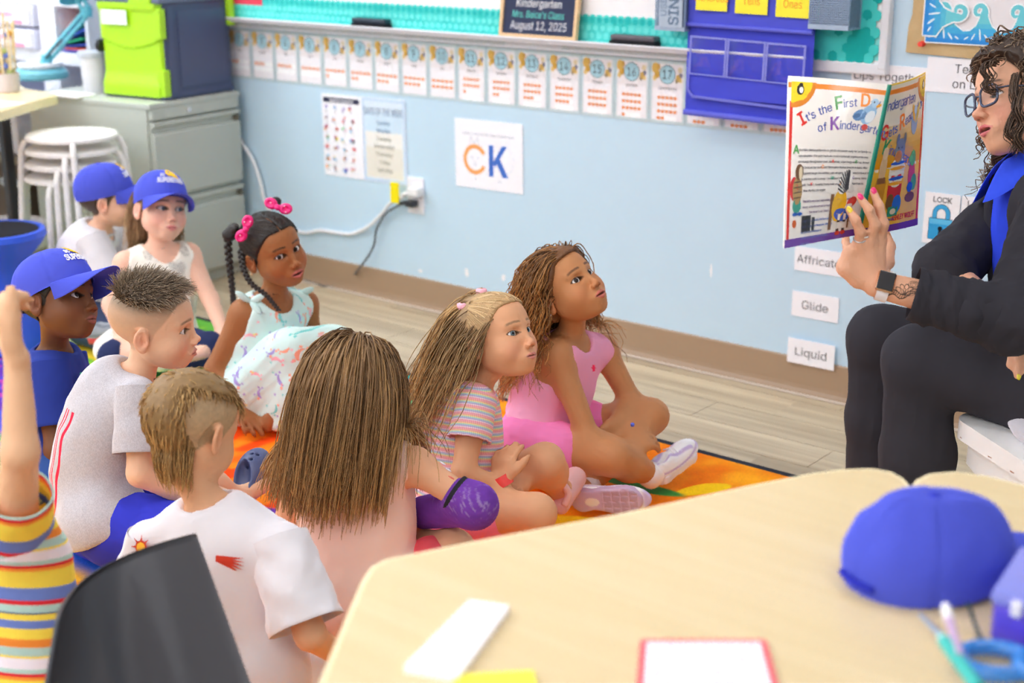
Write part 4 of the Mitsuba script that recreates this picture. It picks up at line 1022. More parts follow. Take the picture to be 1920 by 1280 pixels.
def head_sdf(p, o):
    q = p.copy(); q[:, 0] = np.abs(q[:, 0]); ad = o['adult']
    d = e_ell(p, (0, -.014, .028), (.0715, .0885, .074))
    d = smin(d, e_ell(p, (0, .030, .030), (.054, .051, .052)), .02)
    d = smin(d, e_ell(p, (0, .020, -.030), (.0575 * (1 if not ad else .97), .0575, .066)), .03)
    d = smin(d, e_cap(q, (.039 * o['jaw'], .0, -.046), (.012, .049, -.080 - .007 * ad), .0185, .0150), .03)
    d = smin(d, e_ell(p, (0, .0580 + .003 * ad + o['chin'], -.0815 - .0065 * ad), (.0155, .0130, .0130)), .02)
    d = smin(d, e_ell(q, (.0350, .0450, -.037), np.array([.0230, .0240, .0240]) * o['cheek'] * (1 - .05 * ad)), .026)
    d = smin(d, e_cap(q, (.010, .0745, .016), (.040, .060, .017), .0052 + .0016 * ad, .0045 + .0012 * ad), .014)
    d = smax(d, -e_ell(q, (EYE_X, EYE_Y + .0195, EYE_Z + .001), (.0155, .0095, .0085)), .012)          # sockets
    nw, nl = o['nose_w'], o['nose']
    d = smin(d, e_cap(p, (0, .0750 + .0015 * ad, .004), (0, .0820 + .0085 * nl, -.031), .0050, .0068 * nw ** .5), .013)
    tip = np.array([0, .0845 + .0090 * nl + .0015 * ad, -.0330 + .003 * o['nose_up']])
    d = smin(d, e_ell(p, tip, (.0082 * nw, .0078, .0074)), .006)
    d = smin(d, e_ell(q, (.0096 * nw, .0838 + .004 * nl, -.0368), (.0060 * nw ** .5, .0080, .0056)), .005)
    d = smax(d, -e_ell(q, (.0053 * nw, .0890 + .004 * nl, -.0425 + .002 * o['nose_up']), (.0029 * nw, .0043, .0034)), .002)
    d = smin(d, e_ell(p, (0, .0715, -.061), (.025, .0130, .018)), .016)                                   # mouth mound
    L = o['lips']; op = o['mouth_open']
    up, lo = lip_caps(q, L, op)
    d = smin(d, up, .0035); d = smin(d, lo, .0035)
    d = smax(d, -e_ell(p, (0, .0890, -.0618 - .25 * op), (.0205, .0095 + op, .0009 + .55 * op)), .0016)
    # eyelids: a shell over the eyeball, then the almond opening
    ec = np.array([EYE_X, EYE_Y, EYE_Z])
    d = smin(d, np.sqrt(((q - ec) ** 2).sum(1)) - (EYE_R + .0014), .0045)
    d = smax(d, -np.maximum(lens2(q, o), (EYE_Y + .002) - q[:, 1]), .0012)
    # a crease above the upper lid
    dx = q[:, 0] - EYE_X
    cr = np.hypot(q[:, 2] - (EYE_Z + .0100 - 26 * dx * dx), q[:, 1] - (EYE_Y + .0122 - 22 * dx * dx)) - .0013 * (1 - (dx / .0125) ** 2)
    d = smax(d, -cr, .003)
    # ears
    c, R = ear_frame(o); s = o['ear']
    e = (q - c) @ R
    e = e / s
    ear = e_ell(e, (.003, -.004, .003), np.array([.0062, .0160, .0250]))
    ear = smin(ear, e_ell(e, (.002, .002, -.0185), np.array([.0050, .0085, .0095])), .008)
    ear = smax(ear, -e_ell(e, (.0105, -.0035, .0045), np.array([.0085, .0118, .0195])), .003)
    ear = smin(ear, e_cap(e, (.0030, -.0080, -.008), (.0035, -.0070, .012), .0024, .0020), .003)           # inner fold
    ear = smax(ear, -e_ell(e, (.0085, .0015, -.0025), np.array([.0085, .0055, .0075])), .003)              # bowl
    ear = smin(ear, e_ell(e, (.0045, .0095, -.004), (.0042, .0032, .0055)), .003) * s                      # tragus
    d = smin(d, ear, .006)
    return d

HAIRLINE = np.array([(-.2, -.058), (-.075, -.062), (-.040, -.050), (-.022, -.022), (-.004, -.020), (.006, -.016), (.014, .002), (.030, .020), (.046, .040), (.060, .060), (.085, .066), (.2, .068)])
def hair_side(p, raise_front=0.0):
    """Metres above the hairline (positive under the hair)."""
    return p[:, 2] - np.interp(p[:, 1], HAIRLINE[:, 0], HAIRLINE[:, 1]) - raise_front * sst(.02, .07, p[:, 1])

def head_colour(p, o, skin, lip, brow, scalp=None, fade=None, blush=None, raise_front=0.0):
    q = p.copy(); q[:, 0] = np.abs(q[:, 0]); n = len(p)
    sk = lin(skin); c = np.tile(sk, (n, 1))
    def blend(col, m):
        nonlocal c; c = c * (1 - m[:, None]) + np.asarray(col) * m[:, None]
    mott = .5 + fb(p, 90, 3, 4) - .5
    c *= (.97 + .06 * mott)[:, None]
    red = lin(blush) if blush else sk * np.array([1.08, .80, .74])
    blend(red, .55 * np.exp(-((np.linalg.norm(q - [.036, .062, -.038], axis=1) / .021) ** 2)))
    blend(red, .45 * np.exp(-((np.linalg.norm(p - [0, .094, -.036], axis=1) / .012) ** 2)))
    blend(red, .5 * np.exp(-((np.linalg.norm(q - [.078, -.016, -.012], axis=1) / .024) ** 2)) * (q[:, 0] > .066))
    # sockets and nostrils have a darker tint of their own
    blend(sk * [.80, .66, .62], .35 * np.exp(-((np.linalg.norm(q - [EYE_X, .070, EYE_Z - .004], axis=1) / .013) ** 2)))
    blend(sk * .12, np.exp(-((np.linalg.norm(q - [.0053 * o['nose_w'], .090, -.0420], axis=1) / .0034) ** 2)) * .9)
    L, op = o['lips'], o['mouth_open']
    lp = np.minimum(*lip_caps(q, L, op))
    blend(lin(lip), .9 * sst(.0013, .0001, lp) * (q[:, 1] > .07))
    slit = e_ell(p, (0, .0875, -.0618 - .25 * op), (.0205, .0105 + op, .0008 + .5 * op))
    blend(lin(lip) * .22, sst(.0008, -.0004, slit) * .9)
    l2 = lens2(q, o); fr = (q[:, 1] > EYE_Y)
    upz = q[:, 2] > EYE_Z - .001 + .0 * q[:, 0]
    blend(lin(brow) * .35, fr * upz * sst(.0026, .0006, l2) * (l2 > -.004) * .92)
    blend(lin(brow) * .6, fr * ~upz * sst(.0015, .0002, l2) * (l2 > -.004) * .6)
    bx = q[:, 0]; bt = np.clip((bx - .010) / .036, 0, 1); bz = .0212 + .0042 * np.sin(bt * 2.3) - .0058 * bt
    bm = sst(.0042, .0012, np.abs(q[:, 2] - bz)) * sst(.008, .014, bx) * sst(.049, .040, bx) * (q[:, 1] > .03)
    blend(lin(brow), bm * o['brow'] * (.65 + .35 * fb(p * [1, 1, 3], 320, 2, 1)))
    if scalp is not None:
        hs = hair_side(p, raise_front)
        m = sst(-.003, .006, hs) * (1 - sst(.0685, .0705, q[:, 0]) * sst(1.12, 1.0, np.hypot((p[:, 1] + .015) / .025, (p[:, 2] + .011) / .031)))
        if fade is not None: m = m * fade(p)
        blend(lin(scalp) * (.85 + .3 * fb(p, 260, 2, 7))[:, None], m)
    return c

def eye_mesh(iris, gaze_dev=(0, 0)):
    """An eyeball of radius EYE_R looking along +y, turned by gaze_dev (right, up) radians, coloured by angle."""
    m = trimesh.creation.icosphere(4, EYE_R)
    v = m.vertices / EYE_R
    g = np.array([math.sin(gaze_dev[0]) * math.cos(gaze_dev[1]), math.cos(gaze_dev[0]) * math.cos(gaze_dev[1]), math.sin(gaze_dev[1])])
    a = np.arccos(np.clip(v @ g, -1, 1))
    ang = np.arctan2(v[:, 2], v[:, 0])
    c = np.tile(lin('#eeeaea'), (len(v), 1))
    ir = lin(iris) * (.75 + .5 * (.5 + .5 * np.sin(ang * 17)) * sst(.2, .5, a))[:, None]
    m_ir = sst(.56, .50, a)[:, None]; c = c * (1 - m_ir) + ir * m_ir
    ring = (np.exp(-((a - .52) / .05) ** 2) * .8)[:, None]; c = c * (1 - ring) + lin(iris) * .25 * ring
    pu = sst(.25, .20, a)[:, None]; c = c * (1 - pu) + .004 * pu
    gl = (np.arccos(np.clip(v @ (g + np.array([.12, 0, .22])) / np.linalg.norm(g + np.array([.12, 0, .22])), -1, 1)))
    m.vertices = m.vertices * (1 + .05 * sst(.6, .3, a))[:, None]
    keep = v[:, 1] > -.05; used = keep[m.faces].all(1); idx = np.cumsum(keep) - 1
    return trimesh.Trimesh(m.vertices[keep], idx[m.faces[used]], process=False), c[keep]

class Person:
    def __init__(s, label, scale=1.0, **face):
        s.key = thing('person', label, 'person'); s.o = dict(HEAD_DEF); s.o.update(face)
        s.sc = scale * .95; s.body = Sdf(); s.solid = Sdf(); s.parts = {}
    def set_head(s, pos, face=None, up=None, R=None):
        """pos: the head's centre; face: direction of the face; up: crown direction."""
        if R is None:
            y = np.asarray(face, float); y /= np.linalg.norm(y); x = np.cross(y, up); x /= np.linalg.norm(x); z = np.cross(x, y); R = np.stack([x, y, z], 1)
        s.hc, s.R = np.asarray(pos, float), R
    def hl(s, p): return (p - s.hc) @ s.R / s.sc                # world -> head space
    def hw(s, q): return np.asarray(q, float) @ s.R.T * s.sc + s.hc
    def head_prim(s):
        r = .125 * s.sc
        return (lambda p: head_sdf(s.hl(p), s.o) * s.sc), s.hc - r, s.hc + r
    def cap(s, name, a, b, r1, r2=None, k=.02):
        pr_ = s_cap(a, b, r1, r2); s.parts[name] = (np.asarray(a, float), np.asarray(b, float), r1, r1 if r2 is None else r2, k)
        s.body.add(pr_, k); return s
    def build_body(s, skin, lip, brow, h_body=.0080, h_head=.0025, scalp=None, fade=None, blush=None, paint=None, iris='#4a2f1c', gaze=(0, 0), raise_front=0.0, eyes=True):
        full = Sdf(); full.items = list(s.body.items); full.add(s.head_prim(), .016)
        s.full = full
        lo, hi = full.bounds()
        rad = .128 * s.sc
        if np.linalg.norm(s.hc) > 0:
            hm = net(full, h_head, s.hc - rad, s.hc + rad)
            hm = trim(hm, np.linalg.norm(hm.vertices - s.hc, axis=1) < rad * .985)
        bm = net(full, h_body, lo, hi)
        bm = trim(bm, np.linalg.norm(bm.vertices - s.hc, axis=1) > rad * .93)
        hc_ = head_colour(s.hl(hm.vertices), s.o, skin, lip, brow, scalp, fade, blush, raise_front)
        bc = np.tile(lin(skin), (len(bm.vertices), 1)) * (.97 + .06 * fb(bm.vertices, 60, 3, 3))[:, None]
        if paint is not None: bc = paint(bm.vertices, bc)
        nm = np.vstack([normals(hm), normals(bm)])
        m = cat(hm, bm); c = np.vstack([hc_, bc])
        s.mesh = m
        put('body', m, 'm_skin', c, s.key, smooth=True)
        if eyes:
            for sx in (1, -1):
                e, ec = eye_mesh(iris, gaze)
                e.vertices = s.hw(e.vertices + [sx * EYE_X, EYE_Y, EYE_Z])
                put('eye', e, 'm_eye', ec, s.key, smooth=True)
        s.solid.items = list(full.items)
        return s
    # ---- clothes: an inflated union of some of the body's capsules, cut to shape, hollowed at its openings
    def garment(s, name, prims, cuts=(), keeps=(), h=.0060, color='#ffffff', mat='m_cloth', folds=.0025, fold_s=22, seed=0, uvf=None, extra=None, parent=None, colf=None, drop=None, solid=True, post=None, label=None):
        g = Sdf()
        for pm, k in prims: g.add(pm, k)
        for c in cuts: g.cut(c, .014)
        for c in keeps: g.keep(c)
        m = net(g, h)
        n = normals(m); v = m.vertices
        w = fb(v * np.array([1, 1, .45]), fold_s, 3, seed) - .5 + .5 * (np.abs(fb(v, fold_s * .6, 2, seed + 5) - .5) * -2 + .35)
        m.vertices = v + n * (folds * 2 * w)[:, None]
        if post is not None: m.vertices = post(m.vertices, n)
        if drop is not None: m = trim(m, ~drop(m.vertices))
        m.fix_normals() if False else None
        uv = uvf(m.vertices) if uvf else None
        col = colf(m.vertices, n) if colf else color
        if isinstance(col, str): col = np.tile(lin(col), (len(m.vertices), 1))
        if uv is not None: key = put(name, m, mat, col, parent or s.key, smooth=True, uv=uv, label=label)
        else: key = put(name, m, mat, col, parent or s.key, smooth=True, label=label)
        if solid:
            for it in g.items:
                if it[4] == 'u': s.solid.items.append(it)
        return key

def hand_prims(wrist, fwd, palm_n, thumb_side, L=.115, curl=(.3, .35, .4, .45), spread=.12, thumb=(.6, .3), r=1.0, fan=0.0):
    """Capsules of a hand: fwd along the palm, palm_n out of the palm, thumb_side towards the thumb. Returns (a, b, r1, r2) rows; curl in radians per joint."""
    f = np.asarray(fwd, float); f /= np.linalg.norm(f)
    pn = np.asarray(palm_n, float); pn -= f * (pn @ f); pn /= np.linalg.norm(pn)
    t = np.cross(f, pn); t = t if t @ np.asarray(thumb_side, float) > 0 else -t
    out = []; pl = .52 * L
    wd = .20 * L
    base = [wrist + f * pl * (.97 - .05 * abs(i - 1)) + t * wd * (1.05 - .70 * i) for i in range(4)]
    rr = np.array([.078, .080, .076, .066]) * L * r * .92
    for i in range(4): out.append((wrist + t * wd * (.55 - .37 * i) * .8, base[i], .115 * L * r, rr[i] * 1.08))
    for i in range(3): out.append((base[i] - f * .15 * pl, base[i + 1] - f * .15 * pl, rr[i], rr[i + 1]))
    fl = np.array([.43, .48, .44, .34]) * L
    tips = []
    for i in range(4):
        d0 = f + t * (spread * (1.5 - i) + fan); d0 /= np.linalg.norm(d0)
        cu = curl[i] if np.ndim(curl[i]) else (curl[i],) * 3
        p0 = base[i]; a = 0
        for j, seg in enumerate((.46, .30, .24)):
            a += cu[j]
            d = d0 * math.cos(a) + pn * math.sin(a)
            p1 = p0 + d * fl[i] * seg
            q = (1, .92, .84, .72); out.append((p0, p1, rr[i] * q[j], rr[i] * q[j + 1])); p0 = p1
        tips.append((p0, d, i))
    p0 = wrist + f * .16 * L + t * wd * .75
    d = t * math.sin(thumb[0] + .25) + f * math.cos(thumb[0] + .25) + pn * thumb[1]; d /= np.linalg.norm(d)
    p1 = p0 + d * .26 * L; d2 = d + f * .45 + pn * thumb[1] * .4; d2 /= np.linalg.norm(d2); p2 = p1 + d2 * .19 * L; d3 = d2 + f * .2 - t * .1 + pn * .1; d3 /= np.linalg.norm(d3); p3 = p2 + d3 * .15 * L
    out += [(p0, p1, .115 * L * r, .088 * L * r), (p1, p2, .088 * L * r, .078 * L * r), (p2, p3, .078 * L * r, .060 * L * r)]
    tips.append((p3, d3, 4))
    return out, tips, (f, pn, t)

def add_hand(body, rows, k=.006):
    for a, b, r1, r2 in rows: body.add(s_cap(a, b, r1, r2), k)

# ---------------------------------------------------------------- hair strands
def grow(roots, dirs, length, seg, solid, off=.004, stiff=.75, grav=1.0, rng=None, drift=None, wander=.06, lift=0.0):
    """Strand paths (n, seg+1, 3): each starts along dirs, falls under gravity and slides over the solid."""
    p = roots.copy(); d = dirs / np.linalg.norm(dirs, axis=1, keepdims=True)
    if isinstance(solid, Sdf): solid = GridSdf(solid, p.min(0) - [.16, .16, .42], p.max(0) + .10)
    gr = grad(solid, p, .008); d = d - gr * np.minimum((d * gr).sum(1), 1)[:, None] * (1 - lift); d /= np.linalg.norm(d, axis=1, keepdims=True)
    n = len(p); step = np.broadcast_to(np.asarray(length), (n,)) / seg
    out = [p.copy()]
    off = np.broadcast_to(np.asarray(off), (n,))
    for i in range(seg):
        g = np.array([0, 0, -1.0]) * grav
        d = d * stiff + (1 - stiff) * g + rng.normal(0, wander, (n, 3))
        if drift is not None: d = d + drift(p, i / seg) * (1 - stiff)
        d /= np.linalg.norm(d, axis=1, keepdims=True)
        q = p + d * step[:, None]
        for _ in range(2):
            sd = solid(q); hit = sd < off
            if hit.any():
                gr = grad(solid, q[hit], .006); q[hit] += gr * (off[hit] - sd[hit])[:, None]
        dd = q - p; ln = np.linalg.norm(dd, axis=1, keepdims=True); d = dd / np.maximum(ln, 1e-9)
        p = p + d * step[:, None]
        out.append(p.copy())
    return np.stack(out, 1)

def curl(paths, amp, turns, rng, ramp=(.1, .4), lock=None):
    """Wind every path into a helix."""
    n, m, _ = paths.shape
    tg = np.gradient(paths, axis=1); tg /= np.linalg.norm(tg, axis=2, keepdims=True) + 1e-9
    ref = np.array([.31, .77, .55]); u = np.cross(tg, ref); u /= np.linalg.norm(u, axis=2, keepdims=True) + 1e-9; w = np.cross(tg, u)
    t = np.linspace(0, 1, m)[None]
    ph = rng.uniform(0, 6.28, (n, 1)) if lock is None else lock[:, None]
    tr = np.broadcast_to(np.asarray(turns, float), (n,))[:, None]
    am = np.broadcast_to(np.asarray(amp, float), (n,))[:, None] * sst(ramp[0], ramp[1], t)
    a = ph + 6.28 * tr * t
    return paths + am[..., None] * (np.cos(a)[..., None] * u + np.sin(a)[..., None] * w)

def strand_mesh(paths, w, cols, taper=.35, sides=3, tip_tint=None, root_tint=None):
    n, m, _ = paths.shape
    tg = np.gradient(paths, axis=1); tg /= np.linalg.norm(tg, axis=2, keepdims=True) + 1e-9
    u = np.cross(tg, np.array([.21, .52, .83])); u /= np.linalg.norm(u, axis=2, keepdims=True) + 1e-9; v = np.cross(tg, u)
    t = np.linspace(0, 1, m)
    r = np.broadcast_to(np.asarray(w), (n,))[:, None] * (1 - (1 - taper) * t ** 2)[None]
    a = np.arange(sides) * 2 * math.pi / sides
    vv = paths[:, :, None] + r[:, :, None, None] * (np.cos(a)[None, None, :, None] * u[:, :, None] + np.sin(a)[None, None, :, None] * v[:, :, None])
    base = (np.arange(n) * m * sides)[:, None, None] + (np.arange(m - 1) * sides)[None, :, None]
    k = np.arange(sides)[None, None]; k2 = (k + 1) % sides
    f = np.concatenate([np.stack([base + k, base + k2, base + sides + k2], -1).reshape(-1, 3), np.stack([base + k, base + sides + k2, base + sides + k], -1).reshape(-1, 3)])
    c = np.repeat(cols[:, None], m, 1)
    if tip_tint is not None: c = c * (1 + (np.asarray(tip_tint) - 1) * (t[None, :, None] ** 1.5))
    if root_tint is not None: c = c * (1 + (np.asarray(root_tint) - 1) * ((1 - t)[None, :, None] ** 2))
    c = np.repeat(c[:, :, None], sides, 2)
    return trimesh.Trimesh(vv.reshape(-1, 3), f, process=False), np.clip(c.reshape(-1, 3), 0, 1)

def scalp_roots(P_, n, rng, region, jitter=0):
    """n random points of the skull inside region(head-space points)."""
    out = []
    tot = 0
    while tot < n:
        d = rng.normal(0, 1, (4 * n, 3)); d /= np.linalg.norm(d, axis=1, keepdims=True)
        q = np.array([0, -.014, .028]) + d * np.array([.0715, .0885, .074])
        for _ in range(3): 
            sd = head_sdf(q, P_.o); q = q - d * sd[:, None]
        q = q[region(q)]
        out.append(q); tot += len(q)
    return np.vstack(out)[:n]

def hair_cap(P_, thick, color, region, name='hair_base', h=.0039, bump=.0015, seed=0, mat='m_hair', parent=None, center=(0, -.014, .028), colf=None):
    """A thin shell of hair lying on the skull."""
    def fn(p):
        q = P_.hl(p)
        a = head_sdf(q, {**P_.o, 'ear': .3})
        th = thick(q) if callable(thick) else thick
        d = a - th / P_.sc
        reg = np.minimum(region(q), np.where(np.abs(q[:, 0]) > .05, (np.hypot((q[:, 1] + .013) / .023, (q[:, 2] + .011) / .029) - 1) * .02, 1))
        return smax(d, -reg, .004) * P_.sc
    r = .15 * P_.sc
    m = net(lambda p: fn(p), h, P_.hc - r, P_.hc + r)
    n = normals(m); m.vertices = m.vertices + n * (bump * (fb(P_.hl(m.vertices) * [1, .5, .5], 150, 3, seed) - .5) * 2)[:, None]
    c = np.tile(lin(color), (len(m.vertices), 1)) * (.8 + .4 * fb(P_.hl(m.vertices), 200, 2, seed))[:, None]
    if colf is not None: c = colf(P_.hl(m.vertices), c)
    return put(name, m, mat, c, parent or P_.key, smooth=True)

def mixcols(rng, n, cols, wts=None, jitter=.15):
    L = np.array([lin(c) for c in cols]); w = rng.dirichlet(np.ones(len(cols)) * .8, n) if wts is None else rng.dirichlet(np.asarray(wts), n)
    return (w @ L) * rng.uniform(1 - jitter, 1 + jitter, (n, 1))

# ---------------------------------------------------------------- the royal blue caps
CAPB = '#4c56c4'
def cap_on(P_, key, tilt=0.0, turn=0.0, drop=0.0, size=1.0, logo=True, brim_curve=1.0, mat4=None, squash=None):
    """A six panel baseball cap in head space (or under mat4): crown, brim, button, lettering and emblem as parts of `key`."""
    C0 = np.array([0, -.012, .030 + drop]); RX = np.array([.0795, .0975, .086]) * size
    Rt = rotm([1, 0, 0], tilt) @ rotm([0, 0, 1], turn)
    def place(v):
        v = C0 + (np.asarray(v) - C0) @ Rt.T
        if mat4 is not None: return v @ mat4[:3, :3].T + mat4[:3, 3]
        return P_.hw(v)
    def crown(phi, t):
        """phi: angle from the front (+y), t: 0 at the button, 1 at the rim."""
        rim = -.10 - .20 * (.5 - .5 * np.cos(phi))                 # the rim dips towards the back
        el = math.pi / 2 * (1 - t) + rim * t
        ce, se = np.cos(el), np.sin(el)
        ce = np.abs(ce) ** .80                                     # fuller shoulders than an ellipsoid
        v = np.stack([np.sin(phi) * ce * RX[0], np.cos(phi) * ce * RX[1], se * RX[2]], -1)
        return C0 + v
    nph, nt = 120, 36
    ph, tt = np.linspace(0, 2 * math.pi, nph, endpoint=False), np.linspace(.0, 1, nt)
    A, B = np.meshgrid(ph, tt, indexing='ij')
    v = crown(A, B)
    seam = np.minimum.reduce([np.abs(((A - s + math.pi) % (2 * math.pi)) - math.pi) for s in np.arange(6) * math.pi / 3])
    nrm = (v - C0); nrm /= np.linalg.norm(nrm, axis=-1, keepdims=True)
    v = v - nrm * (.0020 * np.exp(-(seam / .028) ** 2) * sst(.05, .2, B))[..., None] + nrm * (.0016 * (fb(v.reshape(-1, 3), 45, 3, 2).reshape(B.shape) - .5))[..., None]
    inner = v - nrm * .0022
    V = np.vstack([v.reshape(-1, 3), inner.reshape(-1, 3)]); N = nph * nt
    idx = np.arange(N).reshape(nph, nt); i2 = np.roll(idx, -1, 0)
    q = np.stack([idx[:, :-1], idx[:, 1:], i2[:, 1:], i2[:, :-1]], -1).reshape(-1, 4)
    f = np.vstack([q[:, [0, 1, 2]], q[:, [0, 2, 3]]]); f = np.vstack([f, f[:, ::-1] + N])
    ed = np.stack([idx[:, -1], i2[:, -1], idx[:, -1] + N], 1), np.stack([i2[:, -1], i2[:, -1] + N, idx[:, -1] + N], 1)
    f = np.vstack([f, *ed])
    # drop the arched opening at the back
    if squash is not None: V2 = squash(V)
    else: V2 = V
    put('crown', trimesh.Trimesh(place(V2), f, process=False), 'm_cloth', np.tile(lin(CAPB), (len(V), 1)), key, smooth=True)
    # brim
    nb, nr = 48, 14
    bp, br = np.linspace(-1.12, 1.12, nb), np.linspace(0, 1, nr)
    A, B = np.meshgrid(bp, br, indexing='ij')
    base = crown(A, np.full_like(A, .985))
    ext = .072 * size * np.cos(A / 1.12 * math.pi / 2) ** .55
    w = base + np.stack([np.sin(A) * ext * B * .30, ext * B * (1 - .0 * A), -.010 * B * size - 0 * A], -1)
    w[..., 2] -= brim_curve * 4.6 * np.abs(w[..., 0]) ** 2 * B / size - .004 * brim_curve
    top, bot = w.reshape(-1, 3), w.reshape(-1, 3) - [0, 0, .0028]
    N = nb * nr; idx = np.arange(N).reshape(nb, nr)
    q = np.stack([idx[:-1, :-1], idx[1:, :-1], idx[1:, 1:], idx[:-1, 1:]], -1).reshape(-1, 4); f = np.vstack([q[:, [0, 2, 1]], q[:, [0, 3, 2]]]); f = np.vstack([f, f[:, ::-1] + N])
    ring = np.r_[idx[:, 0], idx[-1, 1:], idx[-2::-1, -1], idx[0, -2:0:-1]]; r2 = np.roll(ring, -1)
    f = np.vstack([f, np.stack([ring, r2, ring + N], 1), np.stack([r2, r2 + N, ring + N], 1)])
    V = np.vstack([top, bot]); V2 = squash(V) if squash is not None else V
    put('brim', trimesh.Trimesh(place(V2), f, process=False), 'm_cloth', np.tile(lin('#4a54c2'), (len(V), 1)), key, smooth=40 if False else True)
    bt = lathe([(0, .004), (.005, .003), (.007, 0), (.006, -.002)], 14, C0 + [0, 0, RX[2]])
    bv = bt.vertices if squash is None else squash(np.array(bt.vertices))
    put('button', trimesh.Trimesh(place(bv), bt.faces, process=False), 'm_cloth', np.tile(lin('#333bb8'), (len(bv), 1)), key, smooth=True)
    if logo:
        def wrap(m):
            v = np.array(m.vertices)
            m2 = m.subdivide_to_size(.006) if hasattr(m, 'subdivide_to_size') else m
            v = np.array(m2.vertices) * [1.22, 1.22, 1]
            phi = -v[:, 0] / .085; t = .60 - v[:, 1] / .125
            p_ = crown(phi, t); nn = p_ - C0; nn /= np.linalg.norm(nn, axis=1, keepdims=True)
            return trimesh.Trimesh(place(p_ + nn * (.0014 + v[:, 2])[:, None]), m2.faces[:, ::-1], process=False)
        x = 1
        def tx(s_, h, x, y, sx): 
            m = text(s_, h, .0012, True); m.apply_scale([sx, 1, 1]); m.vertices[:, 0] *= 1; m.apply_translation([x, y, 0]); return m
        put('lettering', cat(wrap(tx('SC', .0085, -.020, .007, .9)), wrap(tx('SUPERSTARS', .0125, .004, -.010, .72))), 'm_cloth', '#f2f2f6', key)
        em = unary_union([disc(.004, .020, .0125, 20), Polygon([(.006, .010), (.030, .004), (.024, .018), (.014, .026)]).buffer(.002)]).difference(disc(.003, .021, .0052, 16))
        put('emblem', wrap(extrude(em, .0012)), 'm_cloth', '#f5c53a', key, label='yellow embroidered emblem')
    return place
# ================================================================ building a seated child from joints
KD = 1.0                                   # how far along its sight line each child sits, against the first estimate
def J(px, py, d): return P(px, py, d * KD)
def unit(v): return np.asarray(v, float) / np.linalg.norm(v)

def torso_prims(j, s=1.0, g=0.0, wide=1.0, low=True):
    """Trunk capsules and ellipsoids from the joints, grown by g."""
    pel, nk, R_, L_ = (j['hipR'] + j['hipL']) / 2, j['neck'], j['shR'], j['shL']
    x = unit(R_ - L_); z = unit(nk - pel); z = unit(z); y = unit(np.cross(z, x)); x2 = np.cross(y, z)
    R = np.stack([x2, y, z], 1); Ls = np.linalg.norm(nk - pel)
    bend = j.get('bend', np.zeros(3))
    out = [(s_ell(pel + (nk - pel) * .66 + bend, (.108 * s * wide + g, .078 * s + g, .44 * Ls + g), R), .05),
           (s_ell(pel + (nk - pel) * .30 + bend, (.098 * s * wide + g, .080 * s + g, .42 * Ls + g), R), .05)]
    top = nk - z * .030 * s
    out += [(s_cap(top + bend * .3, R_, .036 * s + g, .034 * s + g), .04), (s_cap(top + bend * .3, L_, .036 * s + g, .034 * s + g), .04)]
    if low: out.append((s_cap(j['hipR'], j['hipL'], .072 * s + g), .05))
    return out, R, (pel + nk) / 2

def child(label, head, j, s=1.0, face={}, skin='#e0b090', lip='#c9746e', brow='#6b5038', hands={}, feet=True, legs=True, **bk):
    s = s * KD
    p = Person(label, head.get('scale', 1.0) * KD, **face)
    p.set_head(J(*head['at']), cam_dir(*head['face']), cam_dir(*head['up']))
    for q in ('hipR', 'hipL', 'knR', 'knL'):
        pass
    p.j = j; p.s = s
    pr_, p.TR, p.TC = torso_prims(j, s)
    for a, k in pr_: p.body.add(a, k)
    p.cap('neck', j['neck'] - [0, 0, .015], p.hw((0, -.024, -.055)), .034 * s, .032 * p.sc, .025)
    for S in 'RL':
        p.cap('uarm' + S, j['sh' + S], j['el' + S], .034 * s, .0265 * s, .028)
        p.cap('farm' + S, j['el' + S], j['wr' + S], .0275 * s, .0185 * s, .012)
        h = hands.get(S)
        if h is None:
            f = unit(j['wr' + S] - j['el' + S]); h = dict(fwd=f, palm=(0, 0, -1), thumb_side=np.cross(f, [0, 0, 1]) * (1 if S == 'L' else -1))
        if 'rows' in h: rows, tips = h['rows'], h['tips']
        else: rows, tips, fr = hand_prims(j['wr' + S], h['fwd'], h['palm'], h['thumb_side'], L=h.get('L', .118 * s), curl=h.get('curl', (.35, .38, .42, .45)), spread=h.get('spread', .12), thumb=h.get('thumb', (.5, .3)))
        add_hand(p.body, rows); p.parts['tips' + S] = tips
        if legs:
            p.cap('thigh' + S, j['hip' + S], j['kn' + S], .062 * s, .044 * s, .03)
            mid = j['kn' + S] * .62 + j['an' + S] * .38
            p.cap('calf' + S, j['kn' + S], mid, .0435 * s, .041 * s, .018); p.cap('shin' + S, mid, j['an' + S], .041 * s, .026 * s, .02)
            if feet: p.cap('foot' + S, j['an' + S], j['toe' + S], .027 * s, .019 * s, .015)
    p.build_body(skin, lip, brow, **bk)
    return p

